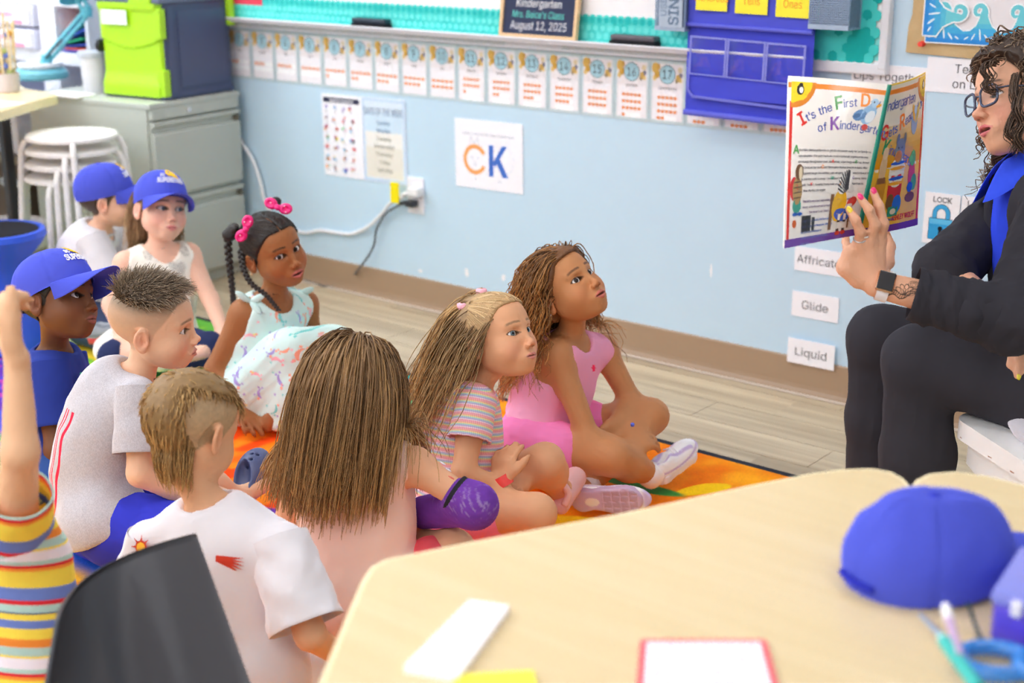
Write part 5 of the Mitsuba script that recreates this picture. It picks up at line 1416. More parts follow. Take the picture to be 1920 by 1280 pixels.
def sleeve(p, name, a, b, r0, r1, color, parent, mat='m_cloth', n=44, m=22, folds=.0035, seed=0, uv=None, colf=None, flat=.0, ruffle=0.0, puff=0.0, gather=False):
    """An open, double walled sleeve or trouser leg from a to b."""
    ax = unit(b - a); ref = np.array([0, 0, 1.0]) if abs(ax[2]) < .9 else np.array([1.0, 0, 0])
    u = unit(np.cross(ax, ref)); w = np.cross(ax, u)
    th = np.arange(n) * 2 * math.pi / n
    tt = np.r_[np.linspace(0, 1, m), np.linspace(1, .80, 5)]
    inner = np.r_[np.zeros(m), np.full(5, 1.0)]
    v = []
    for k, (t, q) in enumerate(zip(tt, inner)):
        r = r0 + (r1 - r0) * t + puff * math.sin(math.pi * min(t, 1)) - q * .0030
        if ruffle and t > .9: r = r + ruffle * np.sin(th * 13) * (t - .9) / .1
        v.append(a + ax * np.linalg.norm(b - a) * t + (r * np.cos(th))[:, None] * u + (r * np.sin(th))[:, None] * w)
    v = np.vstack(v); M0 = len(tt)
    if folds:
        d = v - (a + ((v - a) @ ax)[:, None] * ax); d /= np.linalg.norm(d, axis=1, keepdims=True)
        tq = np.repeat(tt, n) * np.linalg.norm(b - a); thq = np.tile(th, M0)
        ph = (fb(v, 24, 3, seed) - .5) if not gather else (fb(np.c_[tq * 75 + 1.2 * np.sin(thq + seed), np.cos(thq) * 1.1, np.sin(thq) * 1.1], 1, 3, seed) - .5)
        v = v + d * (2 * folds * ph * np.r_[np.repeat(sst(0, .25, np.linspace(0, 1, m)), n), np.ones(5 * n)])[:, None]
    M = len(tt); idx = np.arange(M * n).reshape(M, n); k2 = np.roll(idx, -1, 1)
    f = np.concatenate([np.stack([idx[:-1], k2[:-1], k2[1:]], -1).reshape(-1, 3), np.stack([idx[:-1], k2[1:], idx[1:]], -1).reshape(-1, 3)])
    msh = trimesh.Trimesh(v, f, process=False)
    col = np.tile(lin(color), (len(v), 1)) if colf is None else colf(v)
    uvv = None
    if uv is not None: uvv = uv(v, np.repeat(tt, n), np.tile(th, M))
    if p is not None: p.solid.items.append((*s_cap(a, b, r0, r1), .01, 'u'))
    return put(name, msh, mat, col, parent, smooth=True, uv=uvv)

def ring(p, name, c, ax, r, th, color, parent, mat='m_cloth', squash=1.0, front=None):
    ax = unit(ax); u = unit(np.cross(ax, [0.3, .2, .9])); w = np.cross(ax, u)
    a = np.linspace(0, 2 * math.pi, 40)
    pts = c + r * np.cos(a)[:, None] * u + r * squash * np.sin(a)[:, None] * w
    return put(name, tube(pts, th, 8, False), mat, color, parent, smooth=True)

def sprim(p, name, g=0.0, t0=0.0, t1=1.0):
    a, b, r1, r2, k = p.parts[name]
    A, B = a + (b - a) * t0, a + (b - a) * t1
    return s_cap(A, B, r1 + (r2 - r1) * t0 + g, r1 + (r2 - r1) * t1 + g), .02

def neck_cut(p, r=.038, dz=0.0, fwd=0.0):
    y = p.TR[:, 1]
    a = p.j['neck'] + p.TR[:, 2] * (-.030 + dz) * p.s + y * fwd; b = p.hw((0, -.012, -.02))
    return s_cap(a, b, r * p.s, r * p.s * 1.25)

def local_uv(p, su=1.0):
    """u across the chest, v up the trunk, in metres."""
    def f(v):
        q = (v - p.TC) @ p.TR
        return np.stack([np.arctan2(q[:, 0], q[:, 1]) * .10, q[:, 2]], 1) * su
    return f

def shoe(p, heel, toe, top, L=.178, upper='#f1eff2', sole='#c6a9c6', accent='#c9b6dc', tread=False, laces=True, sock=None):
    """A sneaker: heel and toe points on the sole line, `top` the direction away from the sole."""
    y = unit(toe - heel); z = unit(np.asarray(top) - y * (np.asarray(top) @ y)); x = np.cross(y, z)
    R = np.stack([x, y, z], 1); o = heel
    def loc(v): return (v - o) @ R
    key = p.key + '__shoe' if free(p.key + '__shoe') == p.key + '__shoe' else free(p.key + '__shoe')
    def plan(q):                                  # outline of the sole seen from above
        return smin(np.hypot(q[:, 0] + .002, q[:, 1] - .70 * L) - .0365, smin(np.hypot(q[:, 0] - .001, q[:, 1] - .17 * L) - .0285, np.hypot(q[:, 0] - .004, q[:, 1] - .42 * L) - .026, .03), .04)
    fb0 = lambda q: smax(np.where(q[:, 1] > .70 * L, np.hypot(q[:, 0] * 1.0, (q[:, 1] - .70 * L) * .82) - .0365, plan(q)), np.abs(q[:, 2] - .008 - .010 * sst(.75, 1.1, q[:, 1] / L)) - .012, .005)
    r = .16
    c = o + y * L * .5
    sm = net(lambda v: fb0(loc(v)), .0028, c - .15, c + .15)
    q = loc(sm.vertices); col = np.tile(lin(sole), (len(q), 1))
    if tread:
        under = q[:, 2] < -.0005
        gx, gy = np.abs((q[:, 0] / .0155 + .5) % 1 - .5), np.abs((q[:, 1] / .021 + .5) % 1 - .5)
        line = np.maximum(sst(.10, .03, gx), sst(.08, .02, gy)) * under
        fore = sst(.40, .46, q[:, 1] / L)
        col = col * (1 - (.55 * line * fore)[:, None]) + lin('#d9c3dc') * (.55 * line * fore)[:, None]
        pad = under * (1 - line) * fore * sst(.030, .026, np.abs(q[:, 0]))
        col = col * (1 - .5 * pad[:, None]) + lin('#a5838f') * .5 * pad[:, None]
        mid = under * sst(.012, .010, np.hypot(q[:, 0] / 1.0, (q[:, 1] - .30 * L) / 1.6)); col = col * (1 - mid[:, None]) + lin('#efe6e0') * mid[:, None]
        sm.vertices = sm.vertices + (R @ np.array([0, 0, 1.0])) * (.0016 * (line * fore))[:, None]
    put('sole', sm, 'm_plastic', col, key, smooth=True)
    def up(v):
        q = loc(v); h = q[:, 2]
        body = e_ell(q, (-.001, .64 * L, .014), (.0345, .40 * L, .036)); heelc = e_ell(q, (.001, .20 * L, .026), (.0275, .22 * L, .042))
        d = smin(body, heelc, .03)
        d = smax(d, -e_ell(q, (.001, .20 * L, .078), (.0235, .034, .034)), .006)
        return smax(d, .012 - h, .004)
    um = net(up, .003, c - .16, c + .16); q = loc(um.vertices); col = np.tile(lin(upper), (len(q), 1))
    def bl(m, cc):
        nonlocal col; col = col * (1 - m[:, None]) + lin(cc) * m[:, None]
    bl(sst(.004, .0, np.abs(np.abs(q[:, 0]) - .016 - .10 * (q[:, 1] - .5 * L)) - .002) * (q[:, 1] < .8 * L), accent)
    bl(sst(.003, .0, np.abs(q[:, 2] - .020 - .12 * np.abs(q[:, 1] - .45 * L)) - .0016), accent)
    bl(sst(.90, .97, q[:, 1] / L), accent)
    put('upper', um, 'm_matt', col, key, smooth=True)
    if laces:
        ls = []
        for i in range(5):
            yy = (.40 + .085 * i) * L; zz = .064 - .0055 * i
            ls.append(tube(np.array([[-.017, yy, zz - .010], [0, yy + .004, zz - .001 - .003 * i], [.017, yy, zz - .010]]) @ R.T + o, .0019, 6))
        put('laces', cat(ls), 'm_cloth', '#f4f3f6', key, smooth=True)
    if sock is not None: pass
    return key

def fingernails(p, S, color, only=None, size=1.0):
    pm = None
    for i, (tip, d, k) in enumerate(p.parts['tips' + S]):
        if only is not None and i not in only: continue
        pass

# ================================================================ the girl in the pink tank top
HR = np.random.default_rng
jA = dict(neck=J(1070, 640, 3.53), shR=J(1044, 668, 3.45), shL=J(1130, 655, 3.62), elR=J(1104, 820, 3.42), elL=J(1184, 752, 3.62), wrR=J(1176, 838, 3.47), wrL=J(1148, 800, 3.52),
          hipR=J(985, 836, 3.50), hipL=J(1020, 815, 3.66), knR=J(1150, 858, 3.40), knL=J(1220, 780, 3.60), anR=J(1224, 890, 3.52), anL=J(1100, 912, 3.44), toeR=J(1290, 832, 3.68), toeL=J(1190, 930, 3.42))
A = child('girl in a pink sleeveless top with long curly golden brown hair, sitting cross-legged',
          dict(at=(1062, 540, 3.45), face=(.55, .42, .72), up=(-.57, .82, -.05), scale=1.03), jA, skin='#bf8355', lip='#c4695f', brow='#4a2f1e', blush='#c9764e',
          face=dict(nose_w=1.0, lips=1.12, mouth_open=.0022, lid=.20, eye=1.3), iris='#2f1a10', gaze=(.35, .12), h_head=.0023, feet=False,
          hands=dict(R=dict(fwd=cam_dir(.75, .25, -.35), palm=cam_dir(.1, -.6, -.6), thumb_side=cam_dir(.0, .9, .2), curl=(.5, .5, .5, .5)),
                     L=dict(fwd=cam_dir(-.55, -.65, .35), palm=cam_dir(-.4, .1, -.8), thumb_side=cam_dir(.5, -.4, .6), curl=(.3, .35, .4, .4))))
PK = '#f2a6c6'
pr_, _, _ = torso_prims(jA, 1.0, .009)
pel = (jA['hipR'] + jA['hipL']) / 2; zt = A.TR[:, 2]
arm_cuts = [s_cap(jA['sh' + S] + A.TR[:, 0] * (.030 if S == 'R' else -.030) - zt * .02, jA['sh' + S] + A.TR[:, 0] * (.060 if S == 'R' else -.060) + zt * .09, .050, .075) for S in 'RL']
t_top = A.garment('tank_top', pr_, cuts=[neck_cut(A, .050, -.010, .012), *arm_cuts, s_plane(pel + zt * .045, zt)], color=PK, folds=.0035, seed=3)
put('embroidery', cat(rbox((-.003, -.008, 0), (.003, .008, .002), .0008), rbox((-.006, -.001, 0), (.006, .002, .002), .0008)), 'm_cloth', '#e8305a', t_top, xf=frame(J(1113, 690, 3.463), unit(RT + .2 * FW), UP))
A.garment('shorts', [(s_cap(jA['hipR'], jA['hipL'], .086), .04), sprim(A, 'thighR', .014, 0, .42), sprim(A, 'thighL', .014, 0, .42), (s_cap(pel, pel + zt * .06, .086), .03)], cuts=[s_plane(pel + zt * -9, -zt)] if False else [], color='#f084bc', folds=.0045, fold_s=34, seed=8)
# white sneakers with lilac soles
for S, hl_, te, tp in (('R', J(1226, 908, 3.52), J(1306, 838, 3.66), unit(cam_dir(-.45, .45, .75))), ('L', J(1068, 940, 3.40), J(1216, 940, 3.34), unit(cam_dir(-.02, .30, -.95)))):
    shoe(A, hl_, te, tp, tread=(S == 'L'), L=.190, sole='#c6a9c6' if S == 'L' else '#eae4ee')
put('sock', tube([jA['anR'] - unit(jA['anR'] - jA['knR']) * .035, jA['anR'] + [0, 0, -.004]], [.0315, .034], 20), 'm_cloth', '#efecef', A.key, smooth=True)
put('sock', tube([jA['anL'] - unit(jA['anL'] - jA['knL']) * .02, jA['anL']], [.030, .032], 20), 'm_cloth', '#efecef', A.key, smooth=True)
tip, dd, _ = A.parts['tipsL'][4]
nail = trimesh.creation.icosphere(2, 1.0); nail.vertices = nail.vertices * [.0052, .0052, .0052]; put('painted_nail', xform(nail, None, J(1186, 796, 3.455)), 'm_gloss', '#4a62d8', A.key, smooth=True)
st = trimesh.creation.icosphere(2, .0032); put('earring', xform(st, None, A.hw((.0835, -.016, -.036))), 'm_metal', '#f2f2f2', A.key, smooth=True)
# hair
rg_ = HR(21)
def regA(q): return hair_side(q) > .000
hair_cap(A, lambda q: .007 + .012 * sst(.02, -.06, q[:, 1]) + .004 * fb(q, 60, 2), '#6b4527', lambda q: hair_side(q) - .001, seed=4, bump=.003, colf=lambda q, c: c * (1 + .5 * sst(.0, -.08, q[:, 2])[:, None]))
roots = scalp_roots(A, 1500, rg_, regA)
dirs = np.stack([np.sign(roots[:, 0]) * (.35 + 2 * np.abs(roots[:, 0])), -1.0 + 0 * roots[:, 1], -.15 - 3 * np.clip(.03 - roots[:, 1], 0, .1)], 1)
wr_, wd_ = A.hw(roots), dirs @ A.R.T
ln = rg_.uniform(.18, .29, len(roots))
pth = grow(wr_, wd_, ln, 15, A.solid, off=rg_.uniform(.006, .020, len(roots)), stiff=.70, rng=rg_, wander=.04, drift=lambda p, t: RT * .10)
lock = rg_.integers(0, 70, len(roots)); lp = rg_.uniform(0, 6.28, 70)
pth = curl(pth, rg_.uniform(.005, .013, len(roots)), rg_.uniform(1.6, 3.6, len(roots)), rg_, (.15, .55), lock=lp[lock] + rg_.normal(0, .35, len(roots)))
cc = mixcols(rg_, len(roots), ['#74502e', '#a1713f', '#5c3c22', '#bf8a4c'])
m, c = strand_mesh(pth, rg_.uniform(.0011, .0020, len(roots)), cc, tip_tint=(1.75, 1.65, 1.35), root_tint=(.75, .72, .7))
put('hair', m, 'm_hair', c, A.key, smooth=True)

# ================================================================ the girl in the striped top
KD = 0.96
jB = dict(neck=J(874, 726, 3.34), shR=J(892, 756, 3.24), shL=J(838, 738, 3.42), elR=J(868, 888, 3.20), elL=J(900, 865, 3.46), wrR=J(936, 908, 3.22), wrL=J(940, 890, 3.34),
          hipR=J(872, 958, 3.28), hipL=J(835, 945, 3.42), knR=J(1005, 962, 3.17), knL=J(1022, 866, 3.32), anR=J(930, 985, 3.34), anL=J(1046, 915, 3.43), toeR=J(900, 975, 3.42), toeL=J(1075, 918, 3.50))
B = child('blond girl in a pink striped top with small pink hair elastics, sitting cross-legged',
          dict(at=(934, 631, 3.27), face=(.74, .20, .64), up=(-.30, .95, -.05), scale=1.04), jB, skin='#dba27a', lip='#cf8078', brow='#8a6a4c', blush='#df9076',
          face=dict(nose_w=.9, lips=.85, lid=.30, eye=1.25, nose_up=.8, nose=.9), iris='#5c6f78', gaze=(.30, .10), h_head=.0023,
          hands=dict(R=dict(fwd=cam_dir(.15, .95, -.1), palm=cam_dir(.5, .1, -.6), thumb_side=cam_dir(.8, .0, .5), curl=(.35, .4, .45, .5), L=.112)))
def stripes_b(p, n, uv):
    t = uv.y / .0165; f = t - dr.floor(t)
    c = mix(lin('#f5aebb'), lin('#f3b9a6'), smoothstep(.22, .26, f)); c = mix(c, lin('#f6e3a8'), smoothstep(.40, .44, f)); c = mix(c, lin('#b9dcd6'), smoothstep(.52, .56, f))
    c = mix(c, lin('#c2b7e0'), smoothstep(.68, .72, f)); c = mix(c, lin('#f3d9e0'), smoothstep(.84, .88, f))
    rib = .90 + .10 * dr.cos(uv.x * 1500)
    return mi.Color3f(c) * rib
scene['m_stripes_pastel'] = pr(mikit.proc(stripes_b), 0.9, specular=0.1, sheen=0.3)
pr_, _, _ = torso_prims(jB, 1.0, .008)
pelB = (jB['hipR'] + jB['hipL']) / 2; zb = B.TR[:, 2]
t_top = B.garment('top', pr_, cuts=[neck_cut(B, .042, 0), s_plane(pelB + zb * .0, zb)], mat='m_stripes_pastel', folds=.002, uvf=local_uv(B), seed=11)
for S in 'RL':
    a, b = jB['sh' + S], jB['sh' + S] * .48 + jB['el' + S] * .52
    sleeve(B, 'sleeve', a - unit(b - a) * .02, b, .045, .047, '#f0b0c0', t_top, mat='m_stripes_pastel', uv=lambda v, t, th: np.stack([th * .045, t * .10], 1), ruffle=.0035, seed=2)
B.garment('shorts', [(s_cap(jB['hipR'], jB['hipL'], .086), .04), sprim(B, 'thighR', .014, 0, .35), sprim(B, 'thighL', .014, 0, .35)], color='#f08ab8', folds=.004, seed=9)
put('wristband', tube([J(938, 892, 3.215), J(948, 910, 3.215)], [.0205, .0205], 20, False), 'm_plastic', '#f4524e', B.key, smooth=True)
# pink sandal on the far foot
fz = unit(jB['toeL'] - jB['anL'])
sd = Sdf().add(s_cap(J(1052, 948, 3.42), J(1078, 896, 3.50), .020, .027), .01); put('sandal', net(sd, .003), 'm_plastic', '#e3b0b0', B.key, smooth=True)
tb = trimesh.creation.icosphere(2, .0055); put('toenail', xform(tb, None, J(1066, 921, 3.385)), 'm_gloss', '#c02840', B.key, smooth=True)
put('sandal_strap', tube(spline([J(1040, 912, 3.40), J(1054, 908, 3.38), J(1066, 925, 3.385), J(1058, 948, 3.39)], 14), .009, 8), 'm_plastic', '#e8b8b6', B.key, smooth=True)
rg_ = HR(22)
el1, el2 = np.array([.050, -.040, .088]), np.array([-.018, -.030, .112])         # the two elastics
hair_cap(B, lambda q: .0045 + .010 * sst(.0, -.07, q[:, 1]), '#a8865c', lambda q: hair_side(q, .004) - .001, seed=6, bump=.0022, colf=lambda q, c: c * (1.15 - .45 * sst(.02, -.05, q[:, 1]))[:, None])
fr_roots = scalp_roots(B, 700, rg_, lambda q: (hair_side(q, .004) > .0) & (q[:, 1] > -.045) & (q[:, 2] > .028))
tgt = np.where((fr_roots[:, 0] > .016)[:, None], el1, el2)
t_ = np.linspace(0, 1, 14)[None, :, None]
ph_ = fr_roots[:, None] * (1 - t_) + tgt[:, None] * t_
ph_ = ph_ + rg_.normal(0, .0018, (len(fr_roots), 1, 3)) * (1 - t_)
flat = ph_.reshape(-1, 3)
for _ in range(3):
    sd_ = head_sdf(flat, {**B.o, 'ear': .3}); flat = flat + (grad(lambda v: head_sdf(v, {**B.o, 'ear': .3}), flat) * np.clip(.0055 - sd_, -.002, .05)[:, None])
ph_ = flat.reshape(ph_.shape)
cc = mixcols(rg_, len(fr_roots), ['#c9a878', '#a8855a', '#8a6a45', '#e0c598'])
m1, c1 = strand_mesh(B.hw(ph_.reshape(-1, 3)).reshape(ph_.shape), rg_.uniform(.0008, .0014, len(ph_)), cc, taper=.9)
roots = scalp_roots(B, 900, rg_, lambda q: (hair_side(q) > -.004) & ((q[:, 1] < -.01) | (q[:, 2] < .045)))
dirs = np.stack([np.sign(roots[:, 0]) * .35, -.7 + 0 * roots[:, 0], -.9 + 0 * roots[:, 0]], 1)
pth = grow(B.hw(roots), dirs @ B.R.T, rg_.uniform(.18, .30, len(roots)), 14, B.solid, off=rg_.uniform(.004, .016, len(roots)), stiff=.70, rng=rg_, wander=.06, drift=lambda p, t: -B.TR[:, 1] * .28 - RT * .12)
pth = curl(pth, rg_.uniform(.002, .006, len(roots)), rg_.uniform(.8, 1.8, len(roots)), rg_, (.3, .9))
def infront(p_, P_, y0):
    q = (p_ - P_.j['neck']) @ P_.TR; return ((q[..., 1] > y0) & (q[..., 2] < .02)).any(1)
pth = pth[~infront(pth, B, .045)]
cc = mixcols(rg_, len(pth), ['#a8855a', '#7d6040', '#c2a06c', '#6b5238'])
m2, c2 = strand_mesh(pth, rg_.uniform(.0010, .0018, len(pth)), cc, tip_tint=(1.5, 1.45, 1.3), root_tint=(.8, .8, .8))
tails = []
for e_ in (el1, el2):
    n_ = 130; rr_ = e_ + rg_.normal(0, .0035, (n_, 3)); dd_ = (np.array([.9 * np.sign(e_[0]) * (abs(e_[0]) > .03), -.9, .25]) + rg_.normal(0, .18, (n_, 3))) @ B.R.T
    tails.append(grow(B.hw(rr_), dd_, rg_.uniform(.16, .25, n_), 18, B.solid, off=rg_.uniform(.008, .02, n_), stiff=.70, rng=rg_, wander=.05, lift=1.0, drift=lambda p, t: -B.TR[:, 1] * .25 - RT * .12))
tails = np.vstack([np.concatenate([x, np.repeat(x[:, -1:], 2, 1)], 1) for x in tails]); 
m3, c3 = strand_mesh(tails, rg_.uniform(.0011, .0018, len(tails)), mixcols(rg_, len(tails), ['#d0ab76', '#b08a58', '#8a6840']), tip_tint=(1.2, 1.15, 1.0))
put('hair', cat(m1, m2, m3), 'm_hair', np.vstack([c1, c2, c3]), B.key, smooth=True)
for e_ in (el1, el2): put('hair_elastic', lathe([(.004, -.008), (.0115, -.006), (.0135, 0), (.0115, .006), (.004, .008)], 16, B.hw(e_ + [0, 0, .001])), 'm_cloth', '#f3b6c4', B.key, smooth=True)

# ================================================================ the girl in peach with long straight hair, seen from behind
KD = 0.95
jC = dict(neck=J(668, 838, 2.96), shR=J(776, 872, 2.93), shL=J(566, 884, 2.98), elR=J(890, 948, 2.90), elL=J(535, 985, 3.02), wrR=J(795, 960, 3.05), wrL=J(640, 990, 3.12),
          hipR=J(728, 1120, 2.98), hipL=J(606, 1124, 3.02), knR=J(850, 1032, 2.99), knL=J(548, 1040, 3.12), anR=J(690, 1022, 3.22), anL=J(720, 1002, 3.28), toeR=J(620, 1020, 3.25), toeL=J(790, 990, 3.30))
C = child('girl in peach with long straight brown hair and a purple arm cast, from behind',
          dict(at=(664, 722, 2.92), face=(.42, -.12, -.88), up=(.0, .96, .28), scale=1.03), jC, skin='#e3ab85', brow='#6b5038', h_head=.0040, eyes=False)
PE = '#f7d3c4'
pr_, _, _ = torso_prims(jC, 1.0, .010)
pelC = (jC['hipR'] + jC['hipL']) / 2; zc = C.TR[:, 2]
arm_cuts = [s_cap(jC['sh' + S] + C.TR[:, 0] * (.030 if S == 'R' else -.030) - zc * .03, jC['sh' + S] + C.TR[:, 0] * (.055 if S == 'R' else -.055) + zc * .08, .047, .065) for S in 'RL']
dress = C.garment('dress', pr_ + [(s_ell(pelC + [0, 0, .01], (.125, .115, .10), C.TR), .05), sprim(C, 'thighR', .016, 0, .35), sprim(C, 'thighL', .016, 0, .6)], cuts=[neck_cut(C, .048, -.005), *arm_cuts], color=PE, folds=.005, seed=13)
# a sash at the waist
wv = pelC + zc * .075
sash = Sdf().add(s_ell(pelC + (jC['neck'] - pelC) * .30, (.118, .100, .42 * np.linalg.norm(jC['neck'] - pelC) + .012), C.TR), .02); sash.keep(s_plane(wv + zc * .022, zc)); sash.keep(s_plane(wv - zc * .022, -zc))
sm = net(sash, .004); sm.vertices += normals(sm) * (.003 * (fb(np.c_[(sm.vertices - wv) @ zc * 120, sm.vertices[:, :2] * 8], 1, 2) - .5))[:, None]
put('sash', sm, 'm_cloth', '#f4b59c', dress, smooth=True)
put('shorts', net(Sdf().add(sprim(C, 'thighR', .013, .25, .68)[0]), .005), 'm_cloth', '#f4616c', C.key, smooth=True)
cast = Sdf().add(s_cap(jC['shR'] * .22 + jC['elR'] * .78, jC['elR'], .0355, .040), .02).add(s_cap(jC['elR'], jC['wrR'], .041, .034), .03)
cm = net(cast, .004); q_ = cm.vertices; nz = fb(q_ * [1, 1, 2], 70, 3, 4)
cl = lin('#6f3da0') * (.85 + .3 * nz)[:, None]; fl = sst(.58, .68, fb(q_ @ np.array([[.6, 0, .8], [0, 1, 0], [-.8, 0, .6]]) * [1, 1, 5], 55, 3, 8))[:, None] * sst(.05, .0, np.abs(q_[:, 2] - jC['elR'][2] - .02))[:, None]
cl = cl * (1 - .35 * fl) + lin('#c9b8da') * .35 * fl
cast_k = put('arm_cast', cm, 'm_cloth', cl, C.key, smooth=True, label='purple cast bandage round the bent elbow')
ax_ = unit(jC['elR'] - jC['shR']); cc0 = jC['shR'] * .25 + jC['elR'] * .75
put('cast_lining', tube([cc0 - ax_ * .012, cc0 + ax_ * .006], [.0375, .0385], 26, False), 'm_cloth', '#2f2e34', cast_k, smooth=True)
for dx, dy, c_ in ((0, 0, '#e6e4ee'), (.012, -.014, '#d9d6e2'), (.018, -.030, '#e06a5a')):
    s_ = trimesh.creation.icosphere(2, 1); s_.vertices = s_.vertices * [.007, .0016, .004] ; put('sticker', s_, 'm_gloss', c_, C.key, smooth=True, xf=frame(J(830 + dx * 900, 868 - dy * 900, 2.868), unit(RT - .6 * UP), unit(UP + .5 * RT)))
rg_ = HR(23)
hair_cap(C, lambda q: .008 + .006 * sst(.03, -.06, q[:, 2]), '#705439', lambda q: hair_side(q) - .001, seed=7, bump=.0015)
roots = scalp_roots(C, 2600, rg_, lambda q: hair_side(q) > .000)
crn = np.array([0, -.03, .10])
dirs = roots - crn; dirs[:, 2] -= .03; dirs[:, 1] -= .03
pth = grow(C.hw(roots), dirs @ C.R.T, rg_.uniform(.17, .27, len(roots)) + .10 * np.clip(roots[:, 2], 0, .1) / .1, 14, C.solid, off=rg_.uniform(.006, .022, len(roots)), stiff=.62, rng=rg_, wander=.035, drift=lambda p, t: -C.TR[:, 1] * .25 - RT * .10)
pth = curl(pth, rg_.uniform(.001, .007, len(roots)), rg_.uniform(.4, 1.3, len(roots)), rg_, (.65, 1.0))
cc = mixcols(rg_, len(roots), ['#765a3e', '#93714c', '#644a32', '#b08a58'], jitter=.12)
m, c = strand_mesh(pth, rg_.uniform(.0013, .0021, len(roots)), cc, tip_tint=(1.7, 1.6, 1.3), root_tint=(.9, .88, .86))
put('hair', m, 'm_hair', c, C.key, smooth=True)

# ================================================================ the boy in white, seen from behind
KD = 0.95
jD = dict(neck=J(408, 962, 2.68), shR=J(528, 1030, 2.62), shL=J(290, 1024, 2.74), elR=J(582, 1190, 2.58), elL=J(255, 1175, 2.78), wrR=J(640, 1232, 2.74), wrL=J(330, 1240, 2.92),
          hipR=J(482, 1262, 2.70), hipL=J(360, 1266, 2.76), knR=J(612, 1262, 2.80), knL=J(250, 1245, 2.92), anR=J(450, 1230, 3.0), anL=J(480, 1215, 3.02), toeR=J(400, 1225, 3.05), toeL=J(540, 1210, 3.05))
D = child('boy in a white T-shirt with a brown mullet, behind the black chair',
          dict(at=(362, 806, 2.66), face=(.48, -.20, -.85), up=(-.08, .95, .30), scale=1.06), jD, s=1.04, skin='#dba882', brow='#6b5038', scalp='#a08766', h_head=.0038, eyes=False, iris='#5a4a3a')
WH = '#e2dfe4'
pr_, _, _ = torso_prims(jD, 1.04, .014)
pelD = (jD['hipR'] + jD['hipL']) / 2; zd = D.TR[:, 2]
tee = D.garment('t_shirt', pr_ + [(s_cap(jD['hipR'], jD['hipL'], .088), .04)], cuts=[neck_cut(D, .042, .0)], color=WH, folds=.0075, fold_s=14, seed=15)
for S in 'RL':
    a, b = jD['sh' + S], jD['sh' + S] * .12 + jD['el' + S] * .88
    sleeve(D, 'sleeve', a - unit(b - a) * .02, b, .054, .068, WH, tee, folds=.009, seed=4)
ring(D, 'collar', jD['neck'] + zd * .004, unit(D.hc - jD['neck']), .043, .006, '#e6e3e8', tee)
# a ring of lettering and a small sun printed on the back
rays = unary_union([Point(0, 0).buffer(.012, 12)] + [Polygon([(.009 * math.cos(a - .3), .009 * math.sin(a - .3)), (.009 * math.cos(a + .3), .009 * math.sin(a + .3)), (.022 * math.cos(a), .022 * math.sin(a))]) for a in np.arange(8) * math.pi / 4])
def project_on(p, art, o, ex, ey, parent, name, label=None, reach=.08, off=.0035):
    """Lay flat print on the cloth: move every vertex along the view of the print's own normal until it meets the cloth."""
    m, c = art.build(); m2 = m
    ez = unit(np.cross(ex, ey)); v0 = o + m.vertices[:, :1] * ex + m.vertices[:, 1:2] * ey
    v = v0 + ez * reach
    for _ in range(60):
        d_ = p.solid(v); v = v - ez * np.clip(d_ - off, -.01, .01)[:, None]
    v = v + ez * m.vertices[:, 2:3]
    return put(name, trimesh.Trimesh(v, m.faces, process=False), 'm_cloth', c, parent, label=label)
pa = Art(); pa.poly(rays, '#c8402e', 0, .0008); pa.poly(Point(0, 0).buffer(.009, 10), '#f2b63c', .001, .0008)
back = -D.TR[:, 1]
project_on(D, pa, J(246, 1036, 2.60), RT, UP, tee, 'printed_sun')
pa = Art()
for k in range(5): pa.poly(affinity.rotate(Polygon([(0, -.004), (.05, .002), (0, .006)]), -8 * k, origin=(0, 0)).intersection(sbox(0, -.02, .06, .02)), '#c8402e', .0008 * (k % 2), .0008)
project_on(D, pa, J(398, 1052, 2.55), RT, UP, tee, 'printed_rays')
D.garment('shorts', [(s_cap(jD['hipR'], jD['hipL'], .080), .04), sprim(D, 'thighR', .020, 0, .66), sprim(D, 'thighL', .020, 0, .66)], color='#efeef2', folds=.003, seed=16,
          colf=lambda v, n: np.where((np.minimum(np.abs((v - jD['hipR']) @ unit(np.cross(unit(jD['knR'] - jD['hipR']), [0, 0, 1])) - .020), np.abs((v - jD['hipR']) @ unit(np.cross(unit(jD['knR'] - jD['hipR']), [0, 0, 1])) + .020)) < .008)[:, None] & (v[:, 2:] > jD['hipR'][2]), lin('#e6202c'), lin('#efeef2')))
rg_ = HR(24)
def mul(q):   # long on top and down the neck, clipped at the sides
    a = np.abs(q[:, 0]); return np.minimum(hair_side(q) + .030 * (q[:, 1] < -.04) , np.maximum(.047 - a + .10 * np.clip(q[:, 2] - .055, 0, 1), np.where(q[:, 2] > .070, .02, -1)))
hair_cap(D, lambda q: .004 + .007 * sst(.0, .02, mul(q)), '#86683f', lambda q: mul(q), seed=9, bump=.002)
hair_cap(D, .0012, '#b39672', lambda q: hair_side(q) - .001, name='clipped_sides', seed=10, bump=.0006)
roots = scalp_roots(D, 1700, rg_, lambda q: mul(q) > .0)
wh = np.array([.012, -.070, .070])                                       # the whorl the hair swirls out of
rel = roots - wh; sw = np.cross(rel, np.array([0, -.7, .7])); dirs = rel * 1.0 + sw * .9; dirs[:, 2] -= .35 * np.linalg.norm(rel, axis=1)
ln = .028 + .060 * sst(.03, -.06, roots[:, 2])
pth = grow(D.hw(roots), dirs @ D.R.T, ln, 9, D.solid, off=rg_.uniform(.004, .011, len(roots)), stiff=.62, rng=rg_, wander=.08, drift=lambda p, t: (-(D.hl(p)[:, :1]) * 14 * D.R[:, 0] + D.R[:, 1] * .55) * (D.hl(p)[:, 2:] < .03))
lock = rg_.integers(0, 60, len(roots)); cen = rg_.normal(0, .003, (60, 3)); pth = pth + cen[lock][:, None] * np.linspace(0, 1, pth.shape[1])[None, :, None]
